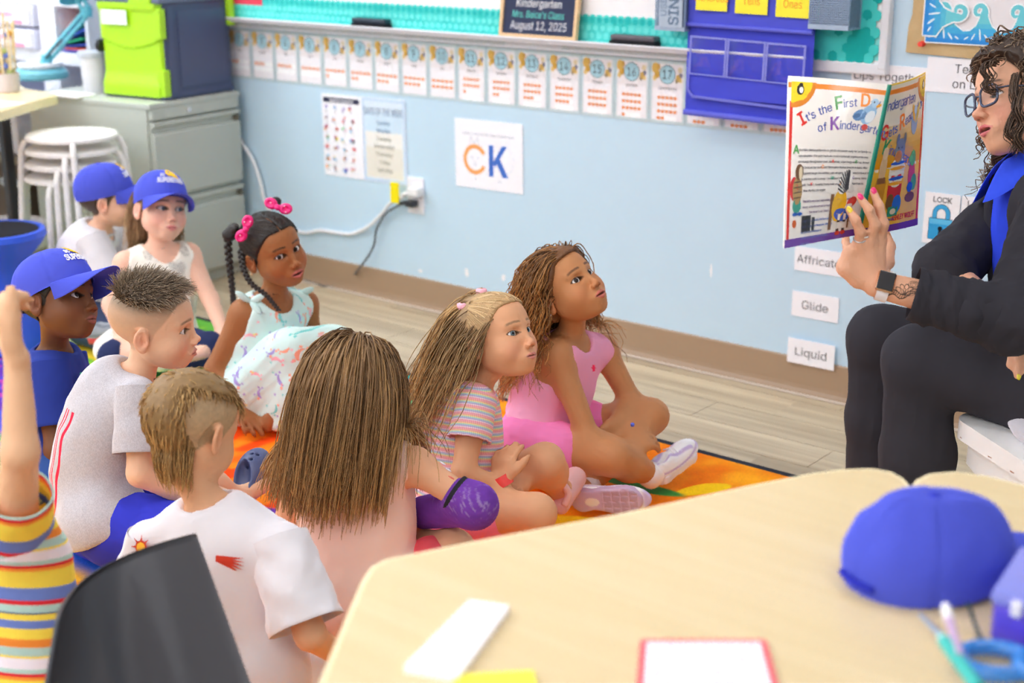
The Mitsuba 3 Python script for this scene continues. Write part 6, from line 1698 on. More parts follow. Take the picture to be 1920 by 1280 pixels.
pth = curl(pth, .003, .6, rg_, (.5, 1.0), lock=rg_.uniform(0, 6.28, 60)[lock])
cc = mixcols(rg_, len(roots), ['#8f6d42', '#b38f5c', '#6f5232', '#c9a86e'], jitter=.2)
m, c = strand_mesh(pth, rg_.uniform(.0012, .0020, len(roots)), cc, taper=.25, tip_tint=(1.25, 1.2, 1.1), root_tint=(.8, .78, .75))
put('hair', m, 'm_hair', c, D.key, smooth=True)
# ================================================================ the boy in the grey shirt with a clipped haircut
KD = 0.975
jE = dict(neck=J(258, 716, 3.16), shR=J(262, 752, 3.06), shL=J(238, 736, 3.28), elR=J(262, 888, 3.04), elL=J(300, 880, 3.3), wrR=J(355, 935, 3.10), wrL=J(380, 915, 3.22),
          hipR=J(216, 988, 3.12), hipL=J(188, 978, 3.28), knR=J(352, 1000, 3.06), knL=J(365, 902, 3.30), anR=J(300, 985, 3.25), anL=J(446, 934, 3.40), toeR=J(250, 960, 3.32), toeL=J(500, 905, 3.46), bend=-.045 * RT + np.array([0, 0, .012]))
def fadeE(q):
    top = sst(.040, .066, q[:, 2] - .10 * np.maximum(-q[:, 1] - .03, 0)); return .30 + .25 * sst(-.02, .04, q[:, 2]) + .45 * top
E = child('boy in a grey T-shirt with red back stripes and a clipped haircut',
          dict(at=(291, 609, 3.12), face=(.99, -.03, -.02), up=(.06, .93, .36), scale=1.03), jE, skin='#e2b594', lip='#d08a80', brow='#7a6248', scalp='#8d7862', fade=fadeE, blush='#e2937c',
          face=dict(nose_up=1.0, nose=.95, ear=1.04, lid=.22), iris='#4f3a26', gaze=(.0, .06), h_head=.0024)
pr_, _, _ = torso_prims(jE, 1.0, .013)
pelE = (jE['hipR'] + jE['hipL']) / 2; ze = E.TR[:, 2]
def grey_cloth(p, n, uv):
    m = fbm(p.x * 620, p.y * 620, p.z * 300)
    c = mix(lin('#aeabb0'), lin('#bdbabf'), smoothstep(.25, .75, m))
    for x, w in ((.036, .0042), (.014, .0018), (.003, .0018)):
        c = mix(c, lin('#e2304a'), dr.select(mi.Float(uv.y) < .085, smoothstep(w + .001, w, dr.abs(uv.x - x + .004 * dr.sin(uv.y * 60))), 0.0))
    return c
scene['m_grey_jersey'] = pr(mikit.proc(grey_cloth), 0.95, specular=0.08, sheen=0.25)
def uvE(v):                                              # u across the back, v up it
    q = (v - E.TC) @ E.TR
    return np.stack([np.where(q[:, 1] < 0, q[:, 0] - .006, 9), q[:, 2]], 1)
teeE = E.garment('t_shirt', pr_ + [(s_cap(jE['hipR'] + RT * -.03, jE['hipL'] + RT * -.03, .086), .05)], cuts=[neck_cut(E, .043, .0), s_plane(pelE + [0, 0, .012], unit(np.array([0, 0, 1.0]) - .45 * RT))], mat='m_grey_jersey', color='#c5c1c4', folds=.0065, fold_s=16, seed=25, uvf=uvE)
for S in 'RL':
    a, b = jE['sh' + S], jE['sh' + S] * .28 + jE['el' + S] * .72
    sleeve(E, 'sleeve', a - unit(b - a) * .03, b, .050, .055, '#c5c1c4', teeE, mat='m_grey_jersey', folds=.004, seed=6, uv=lambda v, t, th: np.stack([9 + 0 * t, 0 * t], 1))
ring(E, 'collar', jE['neck'] + ze * .006, unit(E.hc - jE['neck']), .041, .006, '#a5a2a8', teeE)
BLU = '#383ec2'
E.garment('shorts', [(s_cap(jE['hipR'], jE['hipL'], .082), .04), sprim(E, 'thighR', .022, 0, .95), sprim(E, 'thighL', .020, 0, .9)], color=BLU, folds=.006, fold_s=20, seed=26)
# navy clog with holes on the far foot
def clog(p, heel, toe, top, L=.17):
    y = unit(toe - heel); z = unit(np.asarray(top) - y * (np.asarray(top) @ y)); x = np.cross(y, z); R = np.stack([x, y, z], 1)
    loc = lambda v: (v - heel) @ R
    def f(v):
        q = loc(v); d = e_ell(q, (0, .66 * L, .020), (.040, .38 * L, .038)); d = smin(d, e_cap(q, (0, .15 * L, .012), (0, .5 * L, .012), .030), .02)
        d = smax(d, -e_ell(q, (0, .25 * L, .050), (.026, .36 * L, .038)), .006); d = smax(d, -q[:, 2] - .004, .004)
        for i, (hx, hy) in enumerate(((-.018, .62), (.0, .60), (.018, .62), (-.012, .74), (.012, .74), (0, .86), (-.024, .74), (.024, .74))):
            d = smax(d, -(np.hypot(q[:, 0] - hx, q[:, 1] - hy * L) - .0040), .001) if True else d
        return d
    c = heel + y * L * .5
    return put('clog', net(f, .0026, c - .14, c + .14), 'm_plastic', '#4b5680', p.key, smooth=True)
clog(E, J(452, 950, 3.40), J(486, 884, 3.50), unit(cam_dir(-.45, .35, .75)))
rg_ = HR(31)
def topE(q): return q[:, 2] - .066 + .25 * np.minimum(q[:, 1] + .03, 0) - .03 * sst(.03, .08, q[:, 1])
hair_cap(E, lambda q: .002 + .008 * sst(.0, .02, topE(q)), '#6f5f50', lambda q: np.minimum(topE(q), hair_side(q)), seed=30, bump=.002)
roots = scalp_roots(E, 1500, rg_, lambda q: (topE(q) > -.004) & (hair_side(q) > 0))
dirs = np.stack([.25 * rg_.normal(0, 1, len(roots)), 1.1 + 0 * roots[:, 0], .20 - 4 * np.clip(roots[:, 1], 0, .1)], 1)
pth = grow(E.hw(roots), dirs @ E.R.T, rg_.uniform(.026, .046, len(roots)), 7, E.solid, off=rg_.uniform(.005, .014, len(roots)), stiff=.90, rng=rg_, wander=.07, lift=.45)
m, c = strand_mesh(pth, rg_.uniform(.0009, .0015, len(roots)), mixcols(rg_, len(roots), ['#6f6152', '#91806a', '#5e5246', '#ab9a84']), taper=.25, root_tint=(.8, .8, .8), tip_tint=(1.15, 1.12, 1.1))
put('hair', m, 'm_hair', c, E.key, smooth=True)

# ================================================================ the boy in navy with a blue cap
KD = 0.965
jF = dict(neck=J(104, 668, 3.50), shR=J(92, 704, 3.40), shL=J(128, 688, 3.63), elR=J(106, 842, 3.38), elL=J(150, 800, 3.66), wrR=J(190, 850, 3.44), wrL=J(200, 830, 3.6),
          hipR=J(82, 906, 3.42), hipL=J(78, 890, 3.60), knR=J(200, 915, 3.36), knL=J(210, 870, 3.60), anR=J(120, 915, 3.54), anL=J(170, 905, 3.56), toeR=J(80, 900, 3.6), toeL=J(220, 890, 3.6))
Fp = child('boy in navy T-shirt and royal blue cap, in profile at the left edge',
           dict(at=(111, 562, 3.42), face=(.935, .165, .315), up=(-.16, .985, -.05), scale=1.05), jF, skin='#6f4428', lip='#8a4f48', brow='#2a1a12', scalp='#21170f', blush='#7d4630',
           face=dict(nose_w=1.3, lips=1.45, nose=.85, cheek=1.04, lid=.08, chin=-.004), iris='#1c100a', gaze=(.1, .25), h_head=.0024)
NV = '#2b3a8a'
pr_, _, _ = torso_prims(jF, 1.0, .012)
pelF = (jF['hipR'] + jF['hipL']) / 2; zf = Fp.TR[:, 2]
teeF = Fp.garment('t_shirt', pr_, cuts=[neck_cut(Fp, .042, .0)], color=NV, folds=.0065, fold_s=15, seed=35)
for S in 'RL':
    a, b = jF['sh' + S], jF['sh' + S] * .30 + jF['el' + S] * .70
    sleeve(Fp, 'sleeve', a - unit(b - a) * .03, b, .050, .056, NV, teeF, folds=.004, seed=7)
ring(Fp, 'collar', jF['neck'] + zf * .006, unit(Fp.hc - jF['neck']), .041, .006, '#27347c', teeF)
pa = Art()
for k in range(9):
    pth_ = LineString([(.001 * k * (-1) ** k, -.07 + .012 * k), (.012 - .002 * k, -.05 + .012 * k), (-.010 + .003 * k, -.035 + .013 * k), (.006, -.02 + .011 * k)]); pa.poly(pth_.buffer(.0016), '#57c79c', .0003 * k, .0006)
project_on(Fp, pa, J(143, 755, 3.42), unit(RT * .6 + FW * .8), UP, teeF, 'green_print')
Fp.garment('jeans', [(s_cap(jF['hipR'], jF['hipL'], .084), .04), sprim(Fp, 'thighR', .014), sprim(Fp, 'thighL', .014), sprim(Fp, 'calfR', .016), sprim(Fp, 'calfL', .016), sprim(Fp, 'shinR', .018, 0, .9), sprim(Fp, 'shinL', .018, 0, .9)], color='#34508c', folds=.004, fold_s=24, seed=36)
rg_ = HR(32)
hair_cap(Fp, .004, '#17110d', lambda q: hair_side(q) - .001, seed=33, bump=.0012)
kF = thing('baseball_cap', 'royal blue baseball cap with a yellow emblem on the boy in navy', 'cap', 'royal blue school caps')
cap_on(Fp, kF, tilt=.20, size=1.07, brim_curve=1.1, drop=.000)

# ================================================================ the girl in the mint dress with braids
KD = 1.0
jG = dict(neck=J(514, 562, 3.99), shR=J(456, 588, 3.94), shL=J(572, 570, 4.08), elR=J(402, 692, 3.96), elL=J(588, 640, 4.12), wrR=J(444, 762, 3.92), wrL=J(602, 700, 4.10),
          hipR=J(452, 740, 3.98), hipL=J(494, 726, 4.14), knR=J(548, 660, 3.90), knL=J(625, 650, 4.02), anR=J(512, 786, 3.92), anL=J(580, 776, 4.02), toeR=J(560, 792, 3.92), toeL=J(625, 780, 4.04))
G = child('girl with black braids, pink bows and a mint patterned dress',
          dict(at=(514, 468, 3.91), face=(.67, -.14, .73), up=(-.25, .89, .38), scale=1.05), jG, skin='#9a6238', lip='#c06a66', brow='#2a1a12', scalp='#1d1512', blush='#a8623c',
          face=dict(nose_w=1.05, lips=1.15, mouth_open=.0042, lid=.17, eye=1.28), iris='#1d110b', gaze=(.38, .10), h_head=.0024,
          fade=lambda q: 1 - .9 * sst(.0026, .0008, np.abs(q[:, 0] - .004)) * (q[:, 1] > -.04) - .8 * sst(.0024, .0008, np.abs(q[:, 1] + .005 + .15 * np.abs(q[:, 0]))) * (q[:, 2] > .02) * 0,
          hands=dict(R=dict(fwd=cam_dir(.6, -.6, .35), palm=(0, 0, -1), thumb_side=cam_dir(.6, .6, -.3), curl=(.1, .1, .12, .15))))
def mermaid_print(p, n, uv):
    """Scattered small motifs: tails, stars and dots on mint."""
    s = 15.0; x, y = uv.x * s, uv.y * s
    c = mi.Color3f([float(q) for q in lin('#cfeae4')])
    for layer, (ox, oy, sc_) in enumerate(((0, 0, 1.0), (.5, .37, 1.25), (.2, .71, 2.2))):
        u, v = (x + ox) * sc_, (y + oy) * sc_
        cu, cv = dr.floor(u), dr.floor(v)
        r1, r2, r3 = (mikit.cell_rand(cu, cv, layer * 7 + k) for k in (1, 2, 3))
        a = r3 * 6.28; du, dv = u - cu - .35 - .3 * r1, v - cv - .35 - .3 * r2
        xx, yy = du * dr.cos(a) + dv * dr.sin(a), -du * dr.sin(a) + dv * dr.cos(a)
        pick = mikit.cell_rand(cu, cv, layer * 7 + 5)
        col = mix(lin('#9a7fd0'), lin('#5fc7c4'), dr.select(pick > .3, 1.0, 0.0)); col = mix(col, lin('#f2a0ae'), dr.select(pick > .55, 1.0, 0.0)); col = mix(col, lin('#ee8f6c'), dr.select(pick > .75, 1.0, 0.0)); col = mix(col, lin('#f0dc62'), dr.select(pick > .88, 1.0, 0.0))
        if layer < 2:
            bend = xx - 1.6 * yy * yy
            tail = dr.maximum(dr.abs(bend) - .085 * (1 - 1.6 * dr.abs(yy + .05)), dr.abs(yy) - .26)
            fin = dr.maximum(dr.abs(dr.abs(xx - .10) - .10) - .05, dr.abs(yy - .30) - .05)
            sh_ = dr.minimum(tail, fin)
            c = mix(c, col, smoothstep(.012, -.012, sh_) * dr.select(r1 + r2 > .85, .85, 0.0))
            head_ = dr.sqrt(dr.square(xx + .02) + dr.square(yy + .30)) - .07
            c = mix(c, lin('#ef9c86'), smoothstep(.012, -.012, head_) * dr.select(r1 + r2 > 1.05, .85, 0.0))
        else:
            c = mix(c, col, smoothstep(.02, -.02, dr.sqrt(dr.square(xx) + dr.square(yy)) - .10 - .05 * dr.sin(5 * dr.atan2(yy, xx))) * dr.select(r1 > .62, .85, 0.0))
    return c
scene['m_mermaid'] = pr(mikit.proc(mermaid_print), 0.9, specular=0.12, sheen=0.3)
pr_, _, _ = torso_prims(jG, 1.0, .009)
pelG = (jG['hipR'] + jG['hipL']) / 2; zg = G.TR[:, 2]
arm_cuts = [s_cap(jG['sh' + S] + G.TR[:, 0] * (.034 if S == 'R' else -.034) - zg * .03, jG['sh' + S] + G.TR[:, 0] * (.062 if S == 'R' else -.062) + zg * .09, .048, .07) for S in 'RL']
drG = G.garment('dress', pr_, cuts=[neck_cut(G, .050, -.012, .014), *arm_cuts], mat='m_mermaid', color='#cfeae4', folds=.0022, seed=41, uvf=local_uv(G))
# the skirt: a tent over thighs and shins down to the rug
import manifold3d as m3
def hull_sdf(balls):
    pts = []
    for c, r in balls:
        s_ = trimesh.creation.icosphere(2, r).vertices + c; pts.append(s_)
    h = trimesh.convex.convex_hull(np.vstack(pts)); n_, o_ = h.face_normals, h.triangles[:, 0]
    k = (n_ * o_).sum(1); _, u_ = np.unique(np.round(np.c_[n_, k], 4), axis=0, return_index=True); n_, k = n_[u_], k[u_]
    def fn(p): 
        out = np.empty(len(p))
        for s in range(0, len(p), 20000): out[s:s + 20000] = (p[s:s + 20000] @ n_.T - k).max(1)
        return out
    return fn, h.vertices.min(0), h.vertices.max(0)
waist = pelG + zg * .07
sk = [(hull_sdf([(waist, .080), (jG['knR'], .058), (pelG, .085), (jG['hipR'], .08)]), .03), (hull_sdf([(waist, .080), (jG['knL'], .058), (jG['hipL'], .085), (jG['knR'], .055)]), .03),
      (hull_sdf([(jG['knR'], .058), (jG['knL'], .056), (J(455, 792, 3.99), .02), (J(560, 800, 3.86), .02), (J(615, 780, 3.98), .02), (pelG, .05)]), .03)]
dG = unit(J(450, 780, 3.95) - J(620, 640, 3.95))
def gather(v, n):
    t = (v - J(620, 640, 3.95)) @ unit(np.cross(dG, FW)); s_ = (v - J(620, 640, 3.95)) @ dG
    return v + n * (.0075 * (fb(np.c_[t * 26, s_ * 3, 0 * t], 1, 3, 2) - .5) * 2 * sst(.02, .10, s_))[:, None]
G.garment('skirt', sk, cuts=[s_plane(np.array([0, 0, .016]), (0, 0, 1))], mat='m_mermaid', color='#cfeae4', folds=.0025, seed=42, h=.0055, post=gather, parent=drG, uvf=lambda v: np.stack([(v - pelG) @ (RT * .94 - .35 * FW), (v - pelG) @ UP], 1))
for S, c0 in (('R', J(470, 563, 3.915)), ('L', J(562, 550, 4.05))):       # shoulder ties
    for a_ in (-.9, .5, 2.4):
        d_ = unit(RT * math.cos(a_) + UP * math.sin(a_) * .8 - FW * .3); l_ = .045 if a_ > -1 else .03
        t_ = Sdf().add(s_ell(c0 + d_ * .024 - zg * .004, (.026, .010, .007), np.stack([d_, unit(np.cross(FW, d_)), unit(np.cross(d_, np.cross(FW, d_)))], 1)), .01)
        put('shoulder_tie', net(t_, .003), 'm_cloth', '#c9e8e3', drG, smooth=True)
rg_ = HR(33)
prt = lambda q: np.minimum.reduce([hair_side(q) - .002, np.where(q[:, 1] > -.05, np.abs(q[:, 0] - .004) - .0016, 1)])
hair_cap(G, lambda q: .0045, '#1d1714', prt, seed=34, bump=.0012)
roots = scalp_roots(G, 900, rg_, lambda q: (hair_side(q) > -.001) & (np.abs(q[:, 0] - .004) > .0015))
eR, eL = np.array([.052, -.060, .078]), np.array([-.040, -.030, .104])
tg_ = np.where((roots[:, 0] > .004)[:, None], eR, eL); t_ = np.linspace(0, 1, 12)[None, :, None]
ph_ = roots[:, None] * (1 - t_) + tg_[:, None] * t_; flat = ph_.reshape(-1, 3); o_ = {**G.o, 'ear': .3}
for _ in range(3): flat = flat + grad(lambda v: head_sdf(v, o_), flat) * np.clip(.0050 - head_sdf(flat, o_), -.002, .05)[:, None]
m1, c1 = strand_mesh(G.hw(flat).reshape(ph_.shape), rg_.uniform(.0009, .0015, len(roots)), mixcols(rg_, len(roots), ['#1c1612', '#2a211c', '#3a302a']), taper=.9)
put('hair', m1, 'm_hair', c1, G.key, smooth=True)
def braid(path, r, name='braid'):
    """Plaited hair: plump strands crossing over, left and right in turn, thinning to a tied tip."""
    path = spline(path, 120); L = np.r_[0, np.cumsum(np.linalg.norm(np.diff(path, axis=0), axis=1))]
    ms = []; s_, k = 0.0, 0
    while s_ < L[-1]:
        p_ = np.array([np.interp(s_, L, path[:, i]) for i in range(3)]); q_ = np.array([np.interp(min(s_ + .004, L[-1]), L, path[:, i]) for i in range(3)])
        tg = unit(q_ - p_) if s_ < L[-1] - .004 else tg; u = unit(np.cross(tg, FW)); w = np.cross(tg, u); rr = r * (1 - .42 * s_ / L[-1]); sg = 1 if k % 2 else -1
        e = trimesh.creation.icosphere(2, 1.0); ax = unit(tg + u * .75 * sg); ay = unit(np.cross(ax, w)); az = np.cross(ax, ay)
        e.vertices = (e.vertices * [rr * 1.05, rr * .62, rr * .72]) @ np.stack([ax, ay, az]) + p_ + u * rr * .34 * sg
        ms.append(e); s_ += rr * .80; k += 1
    m = cat(ms); return put(name, m, 'm_hair', np.tile(lin('#1f1814'), (len(m.vertices), 1)) * (.7 + .7 * fb(m.vertices, 300, 2)[:, None]), G.key, smooth=True)
braid([G.hw(eR) + RT * -.01, J(434, 432, 3.98), J(428, 450, 3.98), J(430, 490, 3.98), J(436, 545, 4.0), J(438, 575, 4.03)], .0135)
braid([J(452, 470, 3.89), J(456, 500, 3.87), J(470, 530, 3.86), J(498, 552, 3.86), J(515, 572, 3.86), J(524, 583, 3.86)], .0095)
bun = Sdf()
for i in range(6): bun.add(s_cap(J(438 - 4 * math.cos(i), 432 + 7 * math.sin(i * 1.05), 3.95), J(430 + 6 * math.sin(i), 440 - 5 * math.cos(i), 3.95), .012), .004)
put('hair_bun', net(bun, .003), 'm_hair', '#1f1814', G.key, smooth=True)
b2 = Sdf().add(s_ell(J(517, 378, 3.95), (.016, .016, .014)), .01); put('hair_bun', net(b2, .003), 'm_hair', '#1f1814', G.key, smooth=True)
def bow(c0, ex, ey):
    ex, ey = unit(ex), unit(ey); ez = np.cross(ex, ey)
    f = Sdf()
    for s_ in (-1, 1):
        R = np.stack([ex, ey, ez], 1) @ rotm([0, 0, 1], .25 * s_)
        f.add(s_ell(c0 + ex * .021 * s_ + ey * .004, (.019, .0155, .010), R), .004); f.cut(s_ell(c0 + ex * .024 * s_ + ey * .004 + ez * .010, (.010, .008, .008), R), .004)
    f.add(s_ell(c0 + ez * .004, (.008, .009, .008)), .003)
    k = put('hair_bow', net(f, .0022), 'm_plastic', '#e8207c', G.key, smooth=True, label='bright pink hair bow')
    for dx, dy in ((-.02, .006), (.018, .01), (.026, -.004)):
        s = trimesh.creation.icosphere(1, .0026); put('sequin', xform(s, None, c0 + ex * dx + ey * dy + ez * .009), 'm_metal', '#f8c8dc', k, smooth=True)
bow(J(461, 430, 3.83), cam_dir(.45, .9, .2), cam_dir(-.9, .45, .1))
bow(J(521, 389, 3.86), cam_dir(.95, -.35, 0), cam_dir(.3, .95, .1))
er = trimesh.creation.icosphere(2, .0035); put('earring', xform(er, None, G.hw((.0835, -.014, -.038))), 'm_metal', '#f0d9b0', G.key, smooth=True)

# ================================================================ the girl with the cap, looking at the camera
KD = 0.985
jH = dict(neck=J(301, 472, 4.50), shR=J(236, 494, 4.44), shL=J(354, 478, 4.54), elR=J(208, 572, 4.44), elL=J(394, 560, 4.52), wrR=J(232, 640, 4.38), wrL=J(424, 638, 4.42),
          hipR=J(266, 652, 4.54), hipL=J(330, 645, 4.62), knR=J(215, 668, 4.36), knL=J(392, 655, 4.42), anR=J(330, 668, 4.36), anL=J(270, 672, 4.36), toeR=J(380, 660, 4.36), toeL=J(225, 672, 4.36))
H = child('girl in a sparkly cream dress and a royal blue cap, facing the camera',
          dict(at=(303, 391, 4.45), face=(.60, -.05, .80), up=(.04, .999, .04), scale=1.04), jH, skin='#e6b79f', lip='#dd7f80', brow='#6b5240', scalp='#6b5138', blush='#f09a90',
          face=dict(lips=.95, eye=1.34, nose=.9, nose_up=.4, cheek=1.03, lid=.10), iris='#5d7187', gaze=(-.28, .0), h_head=.0024)
def lace(p, n, uv):
    sp = smoothstep(.50, .62, noise(p.x * 36, p.z * 26, p.y * 36)) * (.35 + .65 * smoothstep(.45, .65, noise(p.x * 330, p.z * 330, p.y * 330)))
    return mix(lin('#f3efe4'), lin('#8f8d8a'), sp * .75)
scene['m_lace'] = pr(mikit.proc(lace), 0.85, specular=0.2, sheen=0.2)
pr_, _, _ = torso_prims(jH, 1.0, .009)
pelH = (jH['hipR'] + jH['hipL']) / 2; zh = H.TR[:, 2]
arm_cuts = [s_cap(jH['sh' + S] + H.TR[:, 0] * (.036 if S == 'R' else -.036) - zh * .03, jH['sh' + S] + H.TR[:, 0] * (.062 if S == 'R' else -.062) + zh * .09, .046, .066) for S in 'RL']
drH = H.garment('dress', pr_, cuts=[neck_cut(H, .050, -.014, .016), *arm_cuts], mat='m_lace', color='#f0ece0', folds=.002, seed=51)
H.garment('skirt', [(hull_sdf([(pelH + [0, 0, .05], .085), (J(205, 655, 4.42), .05), (J(300, 672, 4.36), .04), (J(350, 660, 4.4), .05)]), .03)], cuts=[s_plane(np.array([0, 0, .014]), (0, 0, 1))], mat='m_lace', color='#f0ece0', folds=.005, seed=52, parent=drH)
H.garment('leggings', [sprim(H, 'thighL', .008), sprim(H, 'calfL', .008), sprim(H, 'shinL', .008, 0, .9), sprim(H, 'thighR', .008)], color='#2b3356', folds=.002, seed=53)
rg_ = HR(34)
hair_cap(H, .0045, '#6b5138', lambda q: hair_side(q) - .001, seed=35, bump=.0015)
roots = scalp_roots(H, 900, rg_, lambda q: (hair_side(q) > -.002) & (q[:, 1] < -.022) & (q[:, 2] < .06))
dirs = np.stack([np.sign(roots[:, 0]) * .15, -.7 + 0 * roots[:, 0], -1.0 + 0 * roots[:, 0]], 1)
pth = grow(H.hw(roots), dirs @ H.R.T, rg_.uniform(.14, .24, len(roots)), 12, H.solid, off=rg_.uniform(.004, .014, len(roots)), stiff=.62, rng=rg_, wander=.05, drift=lambda p, t: -H.TR[:, 1] * .25)
m, c = strand_mesh(pth, rg_.uniform(.0011, .0018, len(roots)), mixcols(rg_, len(roots), ['#6b5138', '#8c6f50', '#a68a68']), tip_tint=(1.4, 1.35, 1.25))
put('hair', m, 'm_hair', c, H.key, smooth=True)
kH = thing('baseball_cap', 'royal blue baseball cap with a yellow emblem on the girl in the cream dress', 'cap', 'royal blue school caps')
cap_on(H, kH, tilt=.14, turn=-.06, size=1.03, brim_curve=1.15, drop=.002)

# ================================================================ the boy behind her
KD = 0.985
jI = dict(neck=J(190, 434, 4.80), shR=J(178, 462, 4.70), shL=J(206, 442, 4.95), elR=J(215, 540, 4.68), elL=J(250, 530, 4.95), wrR=J(270, 590, 4.74), wrL=J(280, 580, 4.9),
          hipR=J(150, 598, 4.78), hipL=J(150, 588, 4.95), knR=J(240, 640, 4.66), knL=J(260, 600, 4.9), anR=J(185, 632, 4.72), anL=J(250, 640, 4.74), toeR=J(170, 640, 4.72), toeL=J(300, 640, 4.74), bend=-.04 * RT)
I = child('boy in a light grey T-shirt wearing a royal blue cap, behind the girl in cream',
          dict(at=(203, 372, 4.75), face=(.95, .10, -.15), up=(-.06, .95, .29), scale=1.03), jI, skin='#e6b699', lip='#d08a80', brow='#5b4632', scalp='#4f3e2e', h_head=.0025, blush='#ef9a84', face=dict(ear=1.05), iris='#4f3a26')
pr_, _, _ = torso_prims(jI, 1.0, .013)
teeI = I.garment('t_shirt', pr_, cuts=[neck_cut(I, .043, .0)], color='#cfcdd2', folds=.0045, fold_s=15, seed=61)
for S in 'RL':
    a, b = jI['sh' + S], jI['sh' + S] * .2 + jI['el' + S] * .8
    sleeve(I, 'sleeve', a - unit(b - a) * .03, b, .052, .058, '#cfcdd2', teeI, folds=.005, seed=9)
ring(I, 'collar', jI['neck'] + I.TR[:, 2] * .006, unit(I.hc - jI['neck']), .041, .006, '#d2d0d6', teeI)
I.garment('shorts', [(s_cap(jI['hipR'], jI['hipL'], .082), .04), sprim(I, 'thighR', .016), sprim(I, 'thighL', .016)], color='#39435f', folds=.004, seed=62)
hair_cap(I, .004, '#4a3a2b', lambda q: hair_side(q) - .001, seed=36, bump=.0012)
shoe(I, J(170, 640, 4.62), J(232, 628, 4.56), unit(cam_dir(0, .9, .4)), upper='#8b9098', sole='#c8414a', accent='#6a6f78', laces=False)
kI = thing('baseball_cap', 'royal blue baseball cap on the boy behind the girl in cream', 'cap', 'royal blue school caps')
cap_on(I, kI, tilt=.06, size=1.02, brim_curve=1.1, drop=.004)

# ================================================================ the child with a raised arm at the left edge
KD = 0.93
jK = dict(neck=J(-60, 935, 2.50), shR=J(30, 985, 2.36), shL=J(-190, 960, 2.60), elR=J(38, 846, 2.24), elL=J(-200, 1130, 2.6), wrR=J(32, 672, 2.23), wrL=J(-120, 1230, 2.7),
          hipR=J(75, 1375, 2.46), hipL=J(-80, 1370, 2.60), knR=J(220, 1360, 2.56), knL=J(-160, 1340, 2.75), anR=J(120, 1330, 2.75), anL=J(60, 1330, 2.8), toeR=J(60, 1330, 2.8), toeL=J(120, 1330, 2.8))
K = child('child in a striped T-shirt raising an arm at the left edge of the frame',
          dict(at=(-172, 800, 2.48), face=(.75, .1, -.6), up=(-.05, .95, .3), scale=1.02), jK, s=1.06, skin='#e8b68e', brow='#6b5038', h_head=.004, eyes=False,
          hands=dict(R=dict(fwd=cam_dir(-.38, .85, .10), palm=cam_dir(.75, .25, -.4), thumb_side=cam_dir(.2, -.35, .9), curl=((.75, .95, .45), (.85, 1.05, .5), (.95, 1.05, .5), (1.0, 1.1, .5)), L=.135, thumb=(.25, .35))))
def stripes_k(p, n, uv):
    t = uv.y / .168; f = t - dr.floor(t)
    bands = [(0.0, '#e98a3a'), (.075, '#f2d750'), (.17, '#6b7fc0'), (.245, '#f2d750'), (.30, '#3a4a7a'), (.315, '#b0cfc6'), (.385, '#d8323a'), (.425, '#6b7fc0'), (.54, '#f2d750'), (.70, '#f0913a'), (.73, '#d8323a'), (.76, '#b0cfc6'), (.80, '#ede6ee'), (.90, '#f2d750'), (.92, '#b0cfc6')]
    c = mi.Color3f([float(q) for q in lin(bands[0][1])])
    for e, h_ in bands[1:]: c = mix(c, lin(h_), smoothstep(e - .002, e + .002, f))
    return c
scene['m_stripes_bold'] = pr(mikit.proc(stripes_k), 0.92, specular=0.1, sheen=0.25)
pr_, _, _ = torso_prims(jK, 1.06, .016)
teeK = K.garment('t_shirt', pr_ + [(s_cap(jK['hipR'], jK['hipL'], .094), .06), (s_cap(J(52, 1060, 2.42), J(66, 1260, 2.44), .070, .085), .06)], cuts=[neck_cut(K, .044, .0)], mat='m_stripes_bold', color='#ccaa55', folds=.004, fold_s=14, seed=71, uvf=lambda v: np.stack([v[:, 0], (v - jK['hipR']) @ unit(K.TR[:, 2] + .18 * RT)], 1))
for S in 'RL':
    a, b = jK['sh' + S], jK['sh' + S] * .55 + jK['el' + S] * .45
    sleeve(K, 'sleeve', a - unit(b - a) * .05, b, .058, .052, '#ccaa55', teeK, mat='m_stripes_bold', folds=.004, seed=10, uv=lambda v, t, th: np.stack([th, .03 + t * .10], 1))
K.garment('shorts', [(s_cap(jK['hipR'], jK['hipL'], .084), .04), sprim(K, 'thighR', .016, 0, .7), sprim(K, 'thighL', .016, 0, .7)], color='#37415f', folds=.004, seed=72)
rg_ = HR(35)
hair_cap(K, .010, '#7b5c3c', lambda q: hair_side(q) - .001, seed=37, bump=.002, h=.004)
KD = 1.0
# ================================================================ the open picture book
DS = 1.08
PB = lambda x, y, d: P(x, y, d * DS)
BC = dict(tl=PB(1478, 142, 2.47), bl=PB(1470, 466, 2.36), st=PB(1667, 159, 2.39), sb=PB(1606, 441, 2.49), tr=PB(1735, 135, 2.53), br=PB(1719, 421, 2.62))
def bil(a, b, c_, d_, u, v):
    """a top left, b top right, c_ bottom left, d_ bottom right; v up from the bottom."""
    u, v = u[:, None], v[:, None]
    return (c_ * (1 - u) + d_ * u) * (1 - v) + (a * (1 - u) + b * u) * v
def cover_map(a, b, c_, d_, bow=.0):
    nrm = np.cross(d_ - c_, a - c_); nrm /= np.linalg.norm(nrm)
    if nrm @ FW > 0: nrm = -nrm
    def f(v, w=1.0, h=1.0):
        p = bil(a, b, c_, d_, v[:, 0] / w, v[:, 1] / h)
        return p + nrm * (v[:, 2] + bow * np.sin(math.pi * np.clip(v[:, 0] / w, 0, 1)))[:, None]
    return f
def sub(m, s=.02): return m.subdivide_to_size(s) if hasattr(m, 'subdivide_to_size') else m
bk = thing('picture_book', 'open paperback picture book held up in the hand of the reader', 'book')
CW, CH = .205, .295
fB, fF = cover_map(BC['tl'], BC['st'], BC['bl'], BC['sb'], .004), cover_map(BC['st'], BC['tr'], BC['sb'], BC['br'], .006)
